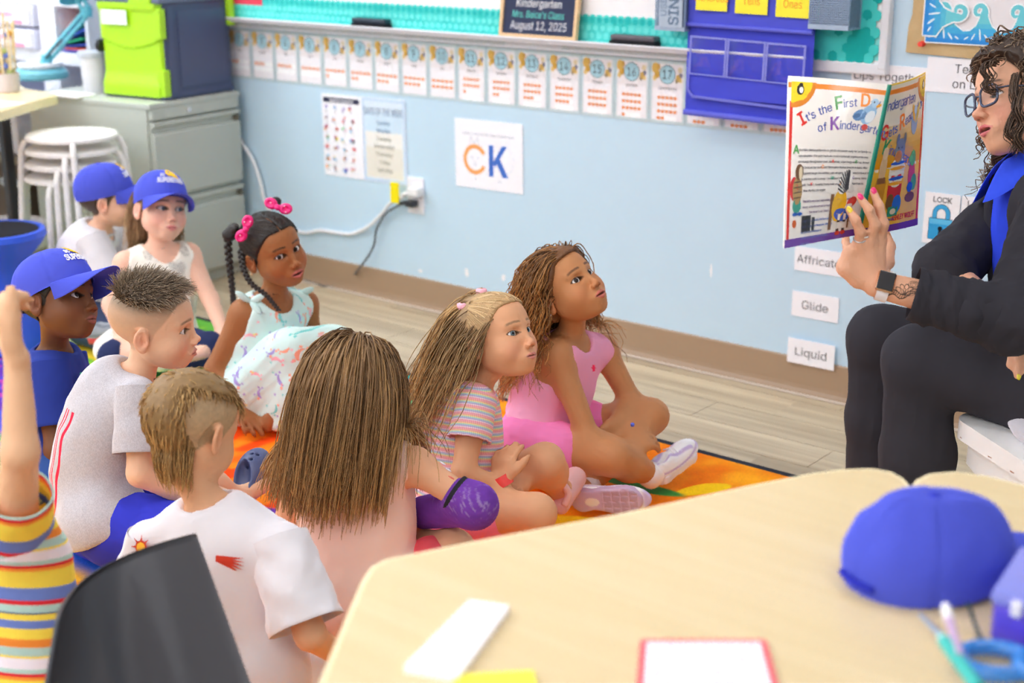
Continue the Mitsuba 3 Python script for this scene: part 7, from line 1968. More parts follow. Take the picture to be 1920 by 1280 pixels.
def slab(f, w, h, t0, t1, name, color, mat, inset=0.0, parent=bk, nx=16, ny=20, label=None):
    xs, ys = np.linspace(inset, w - inset, nx), np.linspace(inset, h - inset, ny); g = np.stack(np.meshgrid(xs, ys, indexing='ij'), -1).reshape(-1, 2)
    lo, hi = f(np.c_[g, np.full(len(g), t0)], w, h), f(np.c_[g, np.full(len(g), t1)], w, h); n = len(g); idx = np.arange(n).reshape(nx, ny)
    q = np.stack([idx[:-1, :-1], idx[1:, :-1], idx[1:, 1:], idx[:-1, 1:]], -1).reshape(-1, 4); tri = np.vstack([q[:, [0, 1, 2]], q[:, [0, 2, 3]]])
    rg = np.r_[idx[:, 0], idx[-1, 1:], idx[-2::-1, -1], idx[0, -2:0:-1]]; r2 = np.roll(rg, -1)
    fcs = np.vstack([tri + n, tri[:, ::-1], np.stack([rg, r2, rg + n], 1), np.stack([r2, r2 + n, rg + n], 1)])
    return put(name, (np.vstack([lo, hi]), fcs), mat, color, parent, smooth=30, label=label)
kb_ = slab(fB, CW, CH, -.0006, .0006, 'back_cover', '#efe9e2', 'm_gloss', label='cream back cover with a printed blurb')
kf_ = slab(fF, CW, CH, -.0006, .0006, 'front_cover', '#f0c63a', 'm_gloss', label='yellow front cover with painted animals')
slab(cover_map(BC['tl'], BC['st'], BC['bl'], BC['sb'], .004), CW, CH, -.0055, -.0008, 'pages', '#f4f2ea', 'm_paper', .003)
slab(cover_map(BC['st'], BC['tr'], BC['sb'], BC['br'], .006), CW, CH, -.006, -.0008, 'pages', '#f4f2ea', 'm_paper', .003)
def art_on(f, a, name, parent, z=.0008):
    m, c = a.build()
    v, fc, cc = m.vertices, m.faces, c
    for _ in range(7):                                   # split long edges so that the print follows the bowed cover
        e = v[fc[:, [1, 2, 0]]] - v[fc]; L = np.linalg.norm(e, axis=2); k = L.argmax(1); big = L.max(1) > .03
        if not big.any(): break
        i = np.arange(len(fc))[big]; a0, b0, c0 = fc[i, k[big]], fc[i, (k[big] + 1) % 3], fc[i, (k[big] + 2) % 3]
        mid = (v[a0] + v[b0]) / 2; nid = len(v) + np.arange(len(i)); v = np.vstack([v, mid]); cc = np.vstack([cc, (cc[a0] + cc[b0]) / 2])
        fc = np.vstack([fc[~big], np.stack([a0, nid, c0], 1), np.stack([nid, b0, c0], 1)])
    v = v.copy(); v[:, 2] += z
    put(name, trimesh.Trimesh(f(v, CW, CH), fc, process=False), 'm_gloss', cc, parent)
SP = .0
a = Art()
a.rect(.0, CH - .0205, CW, CH - .0115, '#e8842a'); a.rect(.004, .0, .010, CH - .045, '#d8322e'); a.rect(0, 0, CW, .0135, '#6b3a9c', .0002)
cor = Point(.010, CH - .010).buffer(.046, 12).intersection(sbox(.006, 0, 1, CH - .010)); a.poly(cor, '#d9822a', .0004); a.poly(Point(.010, CH - .010).buffer(.038, 12).intersection(sbox(.006, 0, 1, CH - .010)), '#f3cf24', .0006)
a.poly(disc(.024, CH - .024, .0075, 12, .0095), '#1e1d20', .0008); a.poly(disc(.0255, CH - .0245, .0042, 10, .006), '#f5f2ea', .001); a.poly(disc(.025, CH - .0155, .0040, 10), '#1e1d20', .001)
def arc_text(s_, h, x0, y0, ang0, dang, cols, big=None, gap=.0016):
    """Letters one by one along a gentle arc."""
    x, y, ang = x0, y0, ang0
    for i, ch_ in enumerate(s_):
        if ch_ == ' ': adv = h * .42
        else:
            hh = h * (1.55 if big and i in big else 1.0); bold = bool(big and i in big)
            m = text(ch_, hh, .0004, bold, 'l'); w_ = m.bounds[1, 0]
            a.text(ch_, hh, x, y, (big[i] if big and i in big else cols), .0006, bold, 'l', rot=ang); adv = w_ + gap
        x += adv * math.cos(math.radians(ang)); y += adv * math.sin(math.radians(ang)); ang += dang
BLU2 = '#3a4a9c'
arc_text("It's the First Day", .0150, .030, CH - .088, 32, -1.9, BLU2, {0: '#d8322e', 9: '#4a9a4a', 15: '#ee8a2a'})
arc_text('of Kindergarten...', .0150, .066, CH - .098, 12, -1.9, BLU2, {3: '#7a3a9c'})
body_t = ['And Miss Bindergarten has to get the classroom ready for her twenty-six', 'new students. She puts the books on the bookshelf, organizes the toys,', 'and hangs the alphabet chart. Meanwhile, Adam Krupp wakes up, Brenda', 'Heath brushes her teeth, and Christopher Beaker finds his sneaker. Miss', "Bindergarten hangs the mobiles, puts an apple at each student's place at the", 'table, and the room is ready - just in time! Wanda Chin marches in, Xavier', 'Rex yells "Hello", Yolanda Pound looks around, and Zach Blair finds his', 'chair. Now the fun can begin!']
for i, l in enumerate(body_t): a.text(l, .0040, .026, CH - .132 - i * .0102, '#6a6670', .0005, align='l', sx=.90)
a.text('A', .014, .020, CH - .136, '#4a9a4a', .0007, bold=True)
for (r_, x_, ch_, c_) in ((2, .105, 'A', '#d8322e'), (2, .162, 'B', '#4a9a4a'), (3, .082, 'C', '#ee8a2a'), (5, .108, 'W', '#2f9a7a'), (5, .160, 'X', '#7a3a9c'), (6, .058, 'Y', '#d8322e'), (6, .130, 'Z', '#ee8a2a')): a.text(ch_, .0058, x_, CH - .132 - r_ * .0102, c_, .0009, bold=True)
for i, l in enumerate(['"Multifaceted and appealing, this book can be enjoyed in many', 'ways, at home and at school."', '- The New York Times Book Review']): a.text(l, .0040, .040 + .012 * (i == 2), CH - .222 - i * .0098, '#7a6a8a', .0005, align='l', italic=.2, sx=.95)
for i, l in enumerate(['Joseph Slate and Ashley Wolff have also', 'collaborated on Miss Bindergarten Celebrates', 'the 100th Day of Kindergarten', 'and Miss Bindergarten Stays Home from', 'Kindergarten.']): a.text(l, .0038, .040, CH - .256 - i * .0098 + 0 * i, '#6a7ab8', .0005, align='l', sx=.72)
# generic painted animals: a blue bird, a striped animal reading on a chair, a brown animal with a red pack
def blob(x, y, rx, ry, c_, z, rot=0): a.poly(affinity.translate(affinity.rotate(affinity.scale(Point(0, 0).buffer(1, 7), rx, ry), rot, origin=(0, 0)), x, y), c_, z, .0003)
bx, by = .172, CH - .060
blob(bx - .018, by - .002, .016, .010, '#5b86b8', .0006, 20); blob(bx, by, .015, .020, '#8fb8dc', .0008, -35); blob(bx + .010, by + .022, .008, .009, '#a9cbe8', .001); blob(bx + .004, by - .004, .009, .013, '#dfe9f2', .0011, -35)
blob(bx + .019, by + .018, .006, .003, '#e8a02a', .0012, 30); blob(bx + .008, by + .024, .0016, .0016, '#1e1d20', .0013); blob(bx - .004, by - .024, .007, .006, '#c83a34', .0010); blob(bx - .026, by - .004, .009, .004, '#3f6a9c', .0010, 15)
hx, hy = .026, .098
blob(hx - .008, hy, .009, .020, '#c8323a', .0006); blob(hx, hy - .004, .011, .024, '#a88a5c', .0008); blob(hx + .003, hy + .028, .009, .014, '#6b4a30', .001); blob(hx + .006, hy + .026, .004, .012, '#d8c8a8', .0012)
for i in range(4): blob(hx, hy - .016 + .009 * i, .010, .0012, '#5c4a3a', .0011, 5)
blob(hx, hy - .030, .010, .012, '#3f9a86', .0009); blob(hx - .004, hy - .044, .006, .003, '#2a5ab0', .001); blob(hx + .008, hy - .044, .006, .003, '#2a5ab0', .001)
zx, zy = .140, .055
for x_ in (-.030, -.026, .024): a.rect(zx + x_, zy - .036, zx + x_ + .004, zy + .030 if x_ < 0 else zy - .004, '#7a5230', .0006)
blob(zx - .006, zy + .008, .019, .030, '#e8b41e', .0008, -8); blob(zx + .004, zy - .010, .022, .012, '#2a5ac0', .001, -10); blob(zx + .002, zy + .052, .016, .024, '#f2f0ec', .001, -25); blob(zx + .018, zy + .040, .010, .008, '#d8d4d0', .0011, -30)
for i in range(9):
    t_ = i / 8; nk_z = affinity.translate(affinity.rotate(affinity.scale(Point(0, 0).buffer(1, 8), .016, .024), -25, origin=(0, 0)), zx + .002, zy + .052)
    st_z = affinity.translate(affinity.rotate(affinity.scale(Point(0, 0).buffer(1, 6), .0016, .030), 62 - 60 * t_, origin=(0, 0)), zx - .008 + .018 * t_, zy + .036 + .034 * t_)
    a.poly(nk_z.intersection(st_z), '#2a2830', .0013, .0003)
blob(zx + .028, zy + .014, .013, .009, '#c8322a', .0012, 20); blob(zx + .020, zy + .006, .010, .004, '#efe8e0', .0014, 15)
for x_ in (-.006, .010):
    for i in range(4): a.rect(zx + x_, zy - .040 + .008 * i, zx + x_ + .007, zy - .036 + .008 * i, '#2a2830' if i % 2 == 0 else '#f0eeea', .0012); a.rect(zx + x_, zy - .036 + .008 * i, zx + x_ + .007, zy - .032 + .008 * i, '#f0eeea', .0012)
    blob(zx + x_ + .004, zy - .044, .007, .004, '#c8322a', .0013)
for i in range(18): a.rect(.040 + .0013 * i, .022, .040 + .0013 * i + (.0006 if i % 3 else .0010), .050, '#2a2a2e', .0005)
for i in range(5): a.rect(.066 + .0014 * i, .022, .0668 + .0014 * i, .046, '#2a2a2e', .0005)
a.poly(disc(.022, .038, .005, 10, .007), '#c85a24', .0005)
art_on(fB, a, 'back_print', kb_)
a = Art()
a.rect(0, CH * .42, CW, CH - .003, '#efe4d2', 0); a.rect(0, 0, CW, CH * .44, '#eeb83a', 0)
for i in range(8): a.rect(0, CH * (.44 + .035 * i), CW, CH * (.44 + .035 * (i + 1)), lin('#f0c83a') * (1 - i / 8) + lin('#efe4d2') * (i / 8), .0002)
a.rect(0, CH - .020, CW - .04, CH - .011, '#e8842a', .0004); a.rect(CW - .010, .0, CW - .003, CH - .045, '#d8322e', .0005); a.rect(0, 0, CW, .0135, '#6b3a9c', .0006); a.rect(0, 0, .009, CH, '#1f8f7a', .0007)
a.poly(Point(CW - .004, CH - .004).buffer(.050, 12).intersection(sbox(0, 0, CW - .004, CH - .004)), '#d9822a', .0007); a.poly(Point(CW - .004, CH - .004).buffer(.041, 12).intersection(sbox(0, 0, CW - .004, CH - .004)), '#f3cf24', .0009)
a.poly(disc(CW - .018, CH - .020, .0075, 10, .0095), '#1e1d20', .0011); a.poly(disc(CW - .0165, CH - .0205, .0042, 8, .006), '#f5f2ea', .0013)
arc_text('ndergarten', .020, .014, CH - .052, 4, -.5, BLU2)
arc_text('Gets Ready for', .0185, .012, CH - .110, 12, .6, BLU2, {0: '#d8322e', 5: '#ee7a1e'})
arc_text('Kindergarten', .0185, .026, CH - .135, -8, -2.2, BLU2, {0: '#2a8a5a'})
blob(.150, CH - .085, .016, .026, '#7fa8cf', .0009, 10); blob(.165, CH - .070, .006, .020, '#c9b85a', .0010, -25); blob(.142, CH - .068, .006, .018, '#d8a83a', .001, 25); blob(.150, CH - .062, .008, .008, '#a9cbe8', .0011)
bx = .095
blob(bx, .085, .026, .040, '#c8323a', .0008); blob(bx, .118, .030, .030, '#e8e0d0', .0009)
for i, c_ in enumerate(['#2a5ac0', '#e8a02a', '#f2f0ec', '#2a5ac0', '#e8a02a']): blob(bx, .136 - .010 * i, .029, .0035, c_, .0011)
blob(bx, .160, .021, .024, '#7d8288', .0012); blob(bx - .014, .182, .006, .012, '#6d7278', .0012); blob(bx + .016, .182, .006, .012, '#6d7278', .0012); blob(bx - .004, .150, .014, .011, '#c9813f', .0014); blob(bx - .008, .166, .002, .002, '#1e1d20', .0016); blob(bx + .006, .166, .002, .002, '#1e1d20', .0016)
blob(bx - .012, .060, .013, .016, '#7a5230', .0010); blob(bx + .014, .054, .016, .018, '#2a6ac8', .0011)
gx = .160; blob(gx, .105, .015, .028, '#c8402e', .0009); blob(gx, .138, .013, .015, '#5aa83a', .0011); blob(gx - .010, .138, .009, .006, '#6ab84a', .0012); blob(gx, .150, .004, .004, '#6ab84a', .0012); blob(gx + .012, .090, .012, .016, '#4a983a', .0010); blob(gx - .004, .082, .012, .010, '#2a5ac0', .0012); blob(gx, .062, .020, .010, '#7a4a24', .0009)
blob(.040, .130, .012, .030, '#d8b48a', .0009); blob(.040, .160, .010, .012, '#e8c8a8', .0011); a.rect(.024, .060, .058, .105, '#c98a2a', .0012); a.rect(.026, .100, .054, .112, '#8a5a3a', .0013)
a.rect(.080, .030, .115, .050, '#2f8a6a', .0010); blob(.098, .040, .010, .006, '#e8d8c0', .0012)
a.text('E', .010, .030, .022, '#c8322a', .001, bold=True, align='l'); a.text('Illustrated by', .0055, .060, .022, '#3a4a9c', .001, align='l'); a.text('ASHLEY WOLFF', .0105, .098, .021, '#c8322a', .001, bold=True, align='l', sx=.80)
art_on(fF, a, 'front_print', kf_)
sp_ = np.array([BC['sb'] * (1 - t) + BC['st'] * t - FW * .0012 for t in np.linspace(0, 1, 12)])
put('spine', tube(sp_, .0030, 10), 'm_gloss', '#1f8f7a', bk, smooth=40, label='green spine')

# ================================================================ the reader
jT = dict(neck=J(1952, 318, 2.92), shR=J(1905, 385, 3.08), shL=J(1978, 400, 2.77), elR=J(1768, 508, 2.98), elL=J(1905, 600, 2.64), wrR=J(1888, 596, 2.84), wrL=J(1642, 532, 2.485 * DS),
          hipR=J(2010, 720, 3.06), hipL=J(2000, 738, 2.84), knR=J(1652, 632, 3.20), knL=J(1722, 676, 2.96))
for S, o in (('R', .02), ('L', .0)):
    k = jT['kn' + S]; jT['an' + S] = np.array([k[0] + .0, k[1] + .0, .09]) + .03 * RT; jT['toe' + S] = jT['an' + S] - RT * .13 - FW * .04 + [0, 0, -.055]
dc = lambda px, py, o: P(px, py, o)
def chain(pts, rs):
    return [(pts[i], pts[i + 1], rs[i], rs[i + 1]) for i in range(len(pts) - 1)]
wl = jT['wrL']
rowsL = []
knk = {'ring': PB(1612, 458, 2.465), 'middle': PB(1631, 452, 2.462), 'index': PB(1650, 452, 2.472), 'pinky': PB(1592, 474, 2.475)}
for n_, k_ in knk.items(): rowsL.append((wl + (k_ - wl) * .10, k_, .0188, .0119))
rowsL += [(knk['pinky'], knk['ring'], .0112, .0122), (knk['ring'], knk['middle'], .0122, .0122), (knk['middle'], knk['index'], .0122, .0117), (PB(1612, 520, 2.49), PB(1588, 500, 2.485), .0225, .0195), (PB(1588, 500, 2.485), knk['pinky'], .0195, .0117)]
fing = {'ring': [knk['ring'], PB(1613, 434, 2.445), PB(1604, 412, 2.436), PB(1592, 394, 2.440)], 'middle': [knk['middle'], PB(1641, 422, 2.440), PB(1630, 394, 2.430), PB(1612, 369, 2.432)],
        'index': [knk['index'], PB(1657, 420, 2.452), PB(1648, 386, 2.446), PB(1637, 358, 2.448)], 'pinky': [knk['pinky'], PB(1588, 462, 2.500), PB(1585, 452, 2.520), PB(1588, 440, 2.525)]}
for n_, c_ in fing.items(): rowsL += chain(c_, (.0107, .0097, .0088, .0071) if n_ != 'pinky' else (.009, .008, .007, .006))
rowsL += chain([wl + (knk['index'] - wl) * .25, PB(1664, 492, 2.52), PB(1668, 462, 2.56), PB(1660, 435, 2.565)], (.017, .013, .0112, .0085))
tipsL = [(fing[n_][-1], unit(fing[n_][-1] - fing[n_][-2]), i) for i, n_ in enumerate(('index', 'middle', 'ring'))]
rowsR = []
P2 = lambda x, y, d: P(x, y, d + .09)
wr_ = jT['wrR']
kn2 = [P2(1897, 640, 2.72), P2(1911, 645, 2.71), P2(1926, 645, 2.71), P2(1940, 640, 2.72)]
fe2 = [[kn2[0], P2(1899, 664, 2.715), P2(1899, 683, 2.715), P2(1902, 690, 2.715)], [kn2[1], P2(1911, 674, 2.70), P2(1910, 694, 2.70), P2(1909, 706, 2.70)], [kn2[2], P2(1926, 678, 2.70), P2(1924, 700, 2.70), P2(1922, 712, 2.70)], [kn2[3], P2(1940, 668, 2.71), P2(1938, 688, 2.71), P2(1936, 698, 2.71)]]
for i in range(4): rowsR.append((wr_ + (kn2[i] - wr_) * .1, kn2[i], .018, .0108)); rowsR += chain(fe2[i], (.0098, .0090, .0082, .0066))
rowsR += [(kn2[0], kn2[1], .0108, .011), (kn2[1], kn2[2], .011, .011), (kn2[2], kn2[3], .011, .010)]; rowsR += chain([wr_ + .03 * RT, P2(1925, 612, 2.68), P2(1945, 640, 2.68)], (.016, .012, .009))
tipsR = [(fe2[i][-1], unit(fe2[i][-1] - fe2[i][-2]), i) for i in range(4)]
SK = '#e3ac8c'
TE = child('woman with dark curly hair, glasses and black clothes holding up the book',
           dict(at=(1916, 186, 2.88), face=(-.965, .0, .24), up=(-.05, .985, -.12), scale=1.15), jT, s=1.36, skin=SK, lip='#cf6a72', brow='#4a362a', scalp='#33261f', blush='#e28f80', iris='#4a3826', gaze=(.15, -.05),
           face=dict(adult=True, nose=1.25, nose_w=.98, cheek=.94, jaw=.97, mouth_open=.0045, eye=1.05, lips=1.0, lid=.1, ear=.95), h_head=.0024, h_body=.0052,
           hands=dict(L=dict(rows=rowsL, tips=tipsL), R=dict(rows=rowsR, tips=tipsR)))
for S, cols in (('L', ['#f0307a', '#f0307a', '#f6dc3a']), ('R', ['#f0408a', '#f6e23a', '#f0307a', '#f6e23a'])):
    for (tp_, d_, i), c_ in zip(TE.parts['tips' + S], cols):
        z_ = -FW if S == 'L' else unit(-FW + .2 * UP); z_ = unit(z_ - d_ * (z_ @ d_)); x_ = np.cross(d_, z_)
        nl = trimesh.creation.icosphere(2, 1.0); nl.vertices = nl.vertices * [.0050, .0072, .0018]
        nk_ = put('painted_nail', nl, 'm_gloss', c_, TE.key, smooth=True, xf=np.block([[np.stack([x_, d_, z_], 1), (tp_ - d_ * .0005 + z_ * .0060)[:, None]], [np.zeros((1, 3)), np.ones((1, 1))]]))
a_ = np.linspace(0, 2 * math.pi, 24); rx = unit(np.cross(unit(fing['ring'][1] - fing['ring'][0]), FW)); rz = unit(np.cross(rx, unit(fing['ring'][1] - fing['ring'][0])))
rc_ = fing['ring'][0] * .55 + fing['ring'][1] * .45
rk = put('finger_ring', tube(rc_ + .0112 * (np.cos(a_)[:, None] * rx + np.sin(a_)[:, None] * rz), .0016, 8, False), 'm_metal', '#d8d8dc', TE.key, smooth=True, label='silver ring with stones')
for i in range(5):
    s_ = trimesh.creation.icosphere(1, .0022); put('stone', xform(s_, None, rc_ + .0125 * (math.cos(-1.0 + .3 * i) * rx * (1 if rx @ RT > 0 else -1) - math.sin(.9) * FW)), 'm_metal', '#f4f4f6', rk, smooth=True)
# watch
fd = unit(jT['elL'] - wl); wc_ = PB(1661, 528, 2.455); wz = unit(-FW + .35 * UP - .1 * RT); wz = unit(wz - fd * (wz @ fd)); wy = np.cross(wz, fd)
M = np.eye(4); M[:3, 0], M[:3, 1], M[:3, 2], M[:3, 3] = fd, wy, wz, wc_
wt = thing('wrist_watch', 'smart watch with a black screen and white band on the wrist of the reader', 'watch')
put('case', rbox((-.017, -.0205, -.005), (.017, .0205, .005), .006, 3), 'm_metal', '#e0b89a', wt, xf=M, smooth=30)
put('screen', rbox((-.0150, -.0185, .003), (.0150, .0185, .0066), .004, 3), 'm_gloss', '#26272c', wt, xf=M, smooth=30)
cp_ = wl + fd * ((wc_ - wl) @ fd)
put('band', tube([cp_ - fd * .011, cp_ + fd * .011], [.0296, .0304], 36, False), 'm_plastic', '#f0eff4', wt, smooth=True)
put('crown', lathe([(0, -.002), (.0035, -.002), (.0035, .002), (0, .002)], 12, (0, .0215, 0)), 'm_metal', '#d0a890', wt, xf=M)
# line tattoo on the forearm: petals, a ladder of scales and a stem
ta = Art()
for k in range(5): ta.poly(affinity.rotate(affinity.translate(affinity.scale(Point(0, 0).buffer(1, 10).difference(Point(0, 0).buffer(.86, 10)), .011, .0045), .010, 0), 25 + 32 * k, origin=(0, 0)), '#5c4a42', 0, .0003)
st_ = LineString([(-.030 + .004 * i, -.012 + .005 * math.sin(i * .7) + .0012 * i) for i in range(14)]); ta.poly(st_.buffer(.0008), '#5c4a42', 0, .0003); ta.poly(affinity.translate(st_, 0, .008).buffer(.0007), '#5c4a42', 0, .0003)
for i in range(12): ta.poly(LineString([(-.028 + .004 * i, -.011 + .005 * math.sin(i * .7) + .0012 * i), (-.026 + .004 * i, -.004 + .005 * math.sin(i * .7) + .0012 * i)]).buffer(.0005), '#5c4a42', 0, .0003)
for k in range(3): ta.poly(affinity.translate(disc(0, 0, .010 - .003 * k, 16, .008 - .0024 * k).difference(disc(0, 0, .0092 - .003 * k, 16, .0073 - .0024 * k)), .012, .022), '#5c4a42', 0, .0003)
try_ = TE.solid
ta_o = PB(1690, 556, 2.50)
project_on(TE, ta, ta_o, fd, unit(np.cross(-FW, fd)) if np.cross(-FW, fd) @ UP > 0 else unit(np.cross(fd, -FW)), TE.key, 'tattoo', label='dark line tattoo of flowers', off=.0004, reach=.05)
# glasses
gl = Sdf()
for s_ in (-1, 1):
    R_ = rotm([0, 0, 1], -.16 * s_)
    pts = [np.array([0.0220 * np.sign(math.cos(t)) * abs(math.cos(t)) ** .6, 0, 0.0180 * np.sign(math.sin(t)) * abs(math.sin(t)) ** .6]) for t in np.linspace(0, 2 * math.pi, 36)]
    pts = np.array([R_ @ q + [.0310 * s_, .0890, -.006] for q in pts])
    fr_k = put('glasses_frame', tube(TE.hw(pts), .0027, 8, False), 'm_gloss', '#3c4560', TE.key, smooth=True)
    fan = np.vstack([pts.mean(0), pts[:-1]]); n_ = len(fan) - 1
    scene[free(TE.key + '__glasses_lens')] = mikit.ply((TE.hw(fan), np.array([[0, 1 + i, 1 + (i + 1) % n_] for i in range(n_)])), 'm_pane')
    put('glasses_arm', tube(TE.hw([[.0545 * s_, .084, .002], [.066 * s_, .070, .002], [.0765 * s_, .02, .002], [.0775 * s_, -.012, -.004]]), .0018, 8), 'm_gloss', '#3c4560', TE.key, smooth=True)
put('glasses_bridge', tube(TE.hw([[-.008, .0905, -.002], [0, .0935, .001], [.008, .0905, -.002]]), .0018, 8), 'm_gloss', '#3c4560', TE.key, smooth=True)
# clothes
pr_, _, _ = torso_prims(jT, 1.36, .008)
polo = TE.garment('polo_shirt', pr_, cuts=[neck_cut(TE, .044, .0, .012)], color='#3048d8', folds=.004, seed=81)
zT, yT = TE.TR[:, 2], TE.TR[:, 1]
def polo_collar():
    """A folded collar: an open ring round the neck whose outer edge falls and runs to points at the front."""
    n, m = 60, 10
    A_, B_ = np.meshgrid(np.linspace(-2.75, 2.75, n), np.linspace(0, 1, m), indexing='ij')     # 0 = nape
    fr = sst(1.3, 2.75, np.abs(A_))
    rad = .058 + (.040 + .030 * fr) * B_; zz = .050 - .030 * fr - (.050 + .028 * fr) * B_ ** 1.4
    x_, y_ = np.sin(A_) * rad, -np.cos(A_) * rad
    o = jT['neck'] + zT * .012 + yT * .012
    v = o + x_[..., None] * TE.TR[:, 0] + y_[..., None] * yT + zz[..., None] * zT
    v = v.reshape(-1, 3); nn = (v - o); nn /= np.linalg.norm(nn, axis=1, keepdims=True); N = n * m
    idx = np.arange(N).reshape(n, m); q = np.stack([idx[:-1, :-1], idx[1:, :-1], idx[1:, 1:], idx[:-1, 1:]], -1).reshape(-1, 4); f = np.vstack([q[:, [0, 1, 2]], q[:, [0, 2, 3]]])
    rg = np.r_[idx[:, 0], idx[-1, 1:], idx[-2::-1, -1], idx[0, -2:0:-1]]; r2 = np.roll(rg, -1)
    return trimesh.Trimesh(np.vstack([v, v + nn * .004]), np.vstack([f, f[:, ::-1] + N, np.stack([rg, rg + N, r2], 1), np.stack([r2, rg + N, r2 + N], 1)]), process=False)
put('collar', polo_collar(), 'm_cloth', '#3652e0', polo, smooth=True)
BK = '#35343a'
pr_, _, _ = torso_prims(jT, 1.36, .020)
pelT = (jT['hipR'] + jT['hipL']) / 2
card = TE.garment('cardigan', pr_, cuts=[neck_cut(TE, .062, .0, .02), s_cap(jT['neck'] + yT * .12 - TE.TR[:, 0] * .035, pelT + yT * .15 - TE.TR[:, 0] * .03, .062, .060)], color=BK, folds=.006, fold_s=22, seed=82, h=.0055)
def armfolds(v, n):
    w = fb(np.c_[v @ unit(jT['elR'] - jT['shR']) * 62, v @ FW * 10, v @ UP * 10], 1, 3, 3) - .5
    return v + n * (.008 * w * sst(.16, .05, np.linalg.norm(v - jT['elR'], axis=1)))[:, None]
TE.garment('sleeve', [(s_cap(jT['shR'], jT['elR'], .068, .060), .03), (s_cap(jT['elR'], jT['elR'] * .86 + jT['wrR'] * .14, .058, .052), .02)], color=BK, folds=.007, fold_s=26, seed=84, h=.005, parent=card, post=armfolds)
TE.garment('sleeve', [(s_cap(jT['shL'], jT['elL'], .070, .062), .03), (s_cap(jT['elL'], jT['elL'] * .70 + wl * .30, .060, .055), .02)], color=BK, folds=.009, fold_s=26, seed=85, h=.005, parent=card)
a, b = jT['elL'] * .85 + wl * .15, jT['elL'] * .27 + wl * .73
sleeve(TE, 'sleeve', a, b, .058, .050, BK, card, folds=.008, seed=12, n=56, m=44, gather=True)
pz = []
for S in 'RL':
    k, an_ = jT['kn' + S], jT['an' + S]
    pz += [sprim(TE, 'thigh' + S, .012), (s_cap(k, k * .5 + an_ * .5, .068, .074), .03), (s_cap(k * .5 + an_ * .5, an_ * [1, 1, 0] + [0, 0, .03], .074, .086), .03)]
pz.append((s_cap(jT['hipR'], jT['hipL'], .112), .05))
def creases(v, n):
    g = np.c_[(v @ RT) * 22, (v @ np.array([-RT[1], RT[0], 0])) * 22, v[:, 2] * 1.6]
    return v + n * (.007 * (fb(g, 1, 3, 5) - .5) * 2 * sst(.55, .38, v[:, 2]))[:, None]
TE.garment('trousers', pz, cuts=[s_plane(np.array([0, 0, .012]), (0, 0, 1))], color='#36353b', folds=.003, seed=83, h=.0075, post=creases)
# curly hair
rg_ = HR(51)
hair_cap(TE, lambda q: .016 + .012 * fb(q, 40, 2, 3), '#3a2c24', lambda q: hair_side(q, .006) - .002, seed=52, bump=.006, h=.0035)
roots = scalp_roots(TE, 1800, rg_, lambda q: hair_side(q, .004) > .0)
dirs = roots - np.array([0, -.01, .03]); dirs = dirs / np.linalg.norm(dirs, axis=1, keepdims=True) + np.stack([np.sign(roots[:, 0]) * .8, -.7 - 14 * np.clip(roots[:, 1], 0, .1), -.2 + 0 * roots[:, 0]], 1)
ln = rg_.uniform(.12, .25, len(roots))
pth = grow(TE.hw(roots), dirs @ TE.R.T, ln, 23, TE.solid, off=rg_.uniform(.006, .026, len(roots)), stiff=.66, rng=rg_, wander=.06, lift=.12, drift=lambda p, t: -TE.R[:, 1] * .35)
lock = rg_.integers(0, 150, len(roots)); lp_ = rg_.uniform(0, 6.28, 150)
pth = curl(pth, rg_.uniform(.006, .013, len(roots)), ln / rg_.uniform(.035, .06, len(roots)), rg_, (.05, .3), lock=lp_[lock] + rg_.normal(0, .3, len(roots)))
qq = TE.hl(pth.reshape(-1, 3)).reshape(pth.shape)          # nothing hangs over the face
bad = ((qq[..., 1] > .042 + .9 * np.clip(qq[..., 2] - .03, 0, 1)) & (qq[..., 2] < .062) & (qq[..., 2] > -.16)).any(1)
bad |= ((qq[..., 1] > .015 + .9 * np.clip(qq[..., 2] - .03, 0, 1)) & (qq[..., 0] > .02) & (qq[..., 2] < .06)).any(1)
pth = pth[~bad]; roots = roots[~bad]
fr_ = scalp_roots(TE, 420, rg_, lambda q: (hair_side(q, .004) > -.002) & (q[:, 1] > -.01))
fd_ = fr_ - np.array([0, -.02, .03]); fd_ = fd_ / np.linalg.norm(fd_, axis=1, keepdims=True) + np.stack([.9 * np.sign(fr_[:, 0] + .0), -.5 + 0 * fr_[:, 0], .5 + 0 * fr_[:, 0]], 1)
fl_ = rg_.uniform(.06, .13, len(fr_))
pf_ = grow(TE.hw(fr_), fd_ @ TE.R.T, fl_, 23, TE.solid, off=rg_.uniform(.006, .018, len(fr_)), stiff=.74, rng=rg_, wander=.08, lift=.3)
pf_ = curl(pf_, rg_.uniform(.004, .009, len(fr_)), fl_ / rg_.uniform(.03, .045, len(fr_)), rg_, (.05, .3), lock=lp_[rg_.integers(0, 150, len(fr_))])
qq = TE.hl(pf_.reshape(-1, 3)).reshape(pf_.shape); pf_ = pf_[~((qq[..., 1] > .05) & (qq[..., 2] < .040)).any(1) & ~((qq[..., 0] > .02) & (qq[..., 1] > .03) & (qq[..., 2] < .05)).any(1)]
pth = np.vstack([pth, pf_]); roots = np.zeros((len(pth), 3))
m1, c1 = strand_mesh(pth, rg_.uniform(.0013, .0024, len(roots)), mixcols(rg_, len(roots), ['#3a2b23', '#5a4436', '#7d6450', '#2a201a', '#a08a74'], jitter=.2), taper=.5, tip_tint=(1.3, 1.28, 1.2))
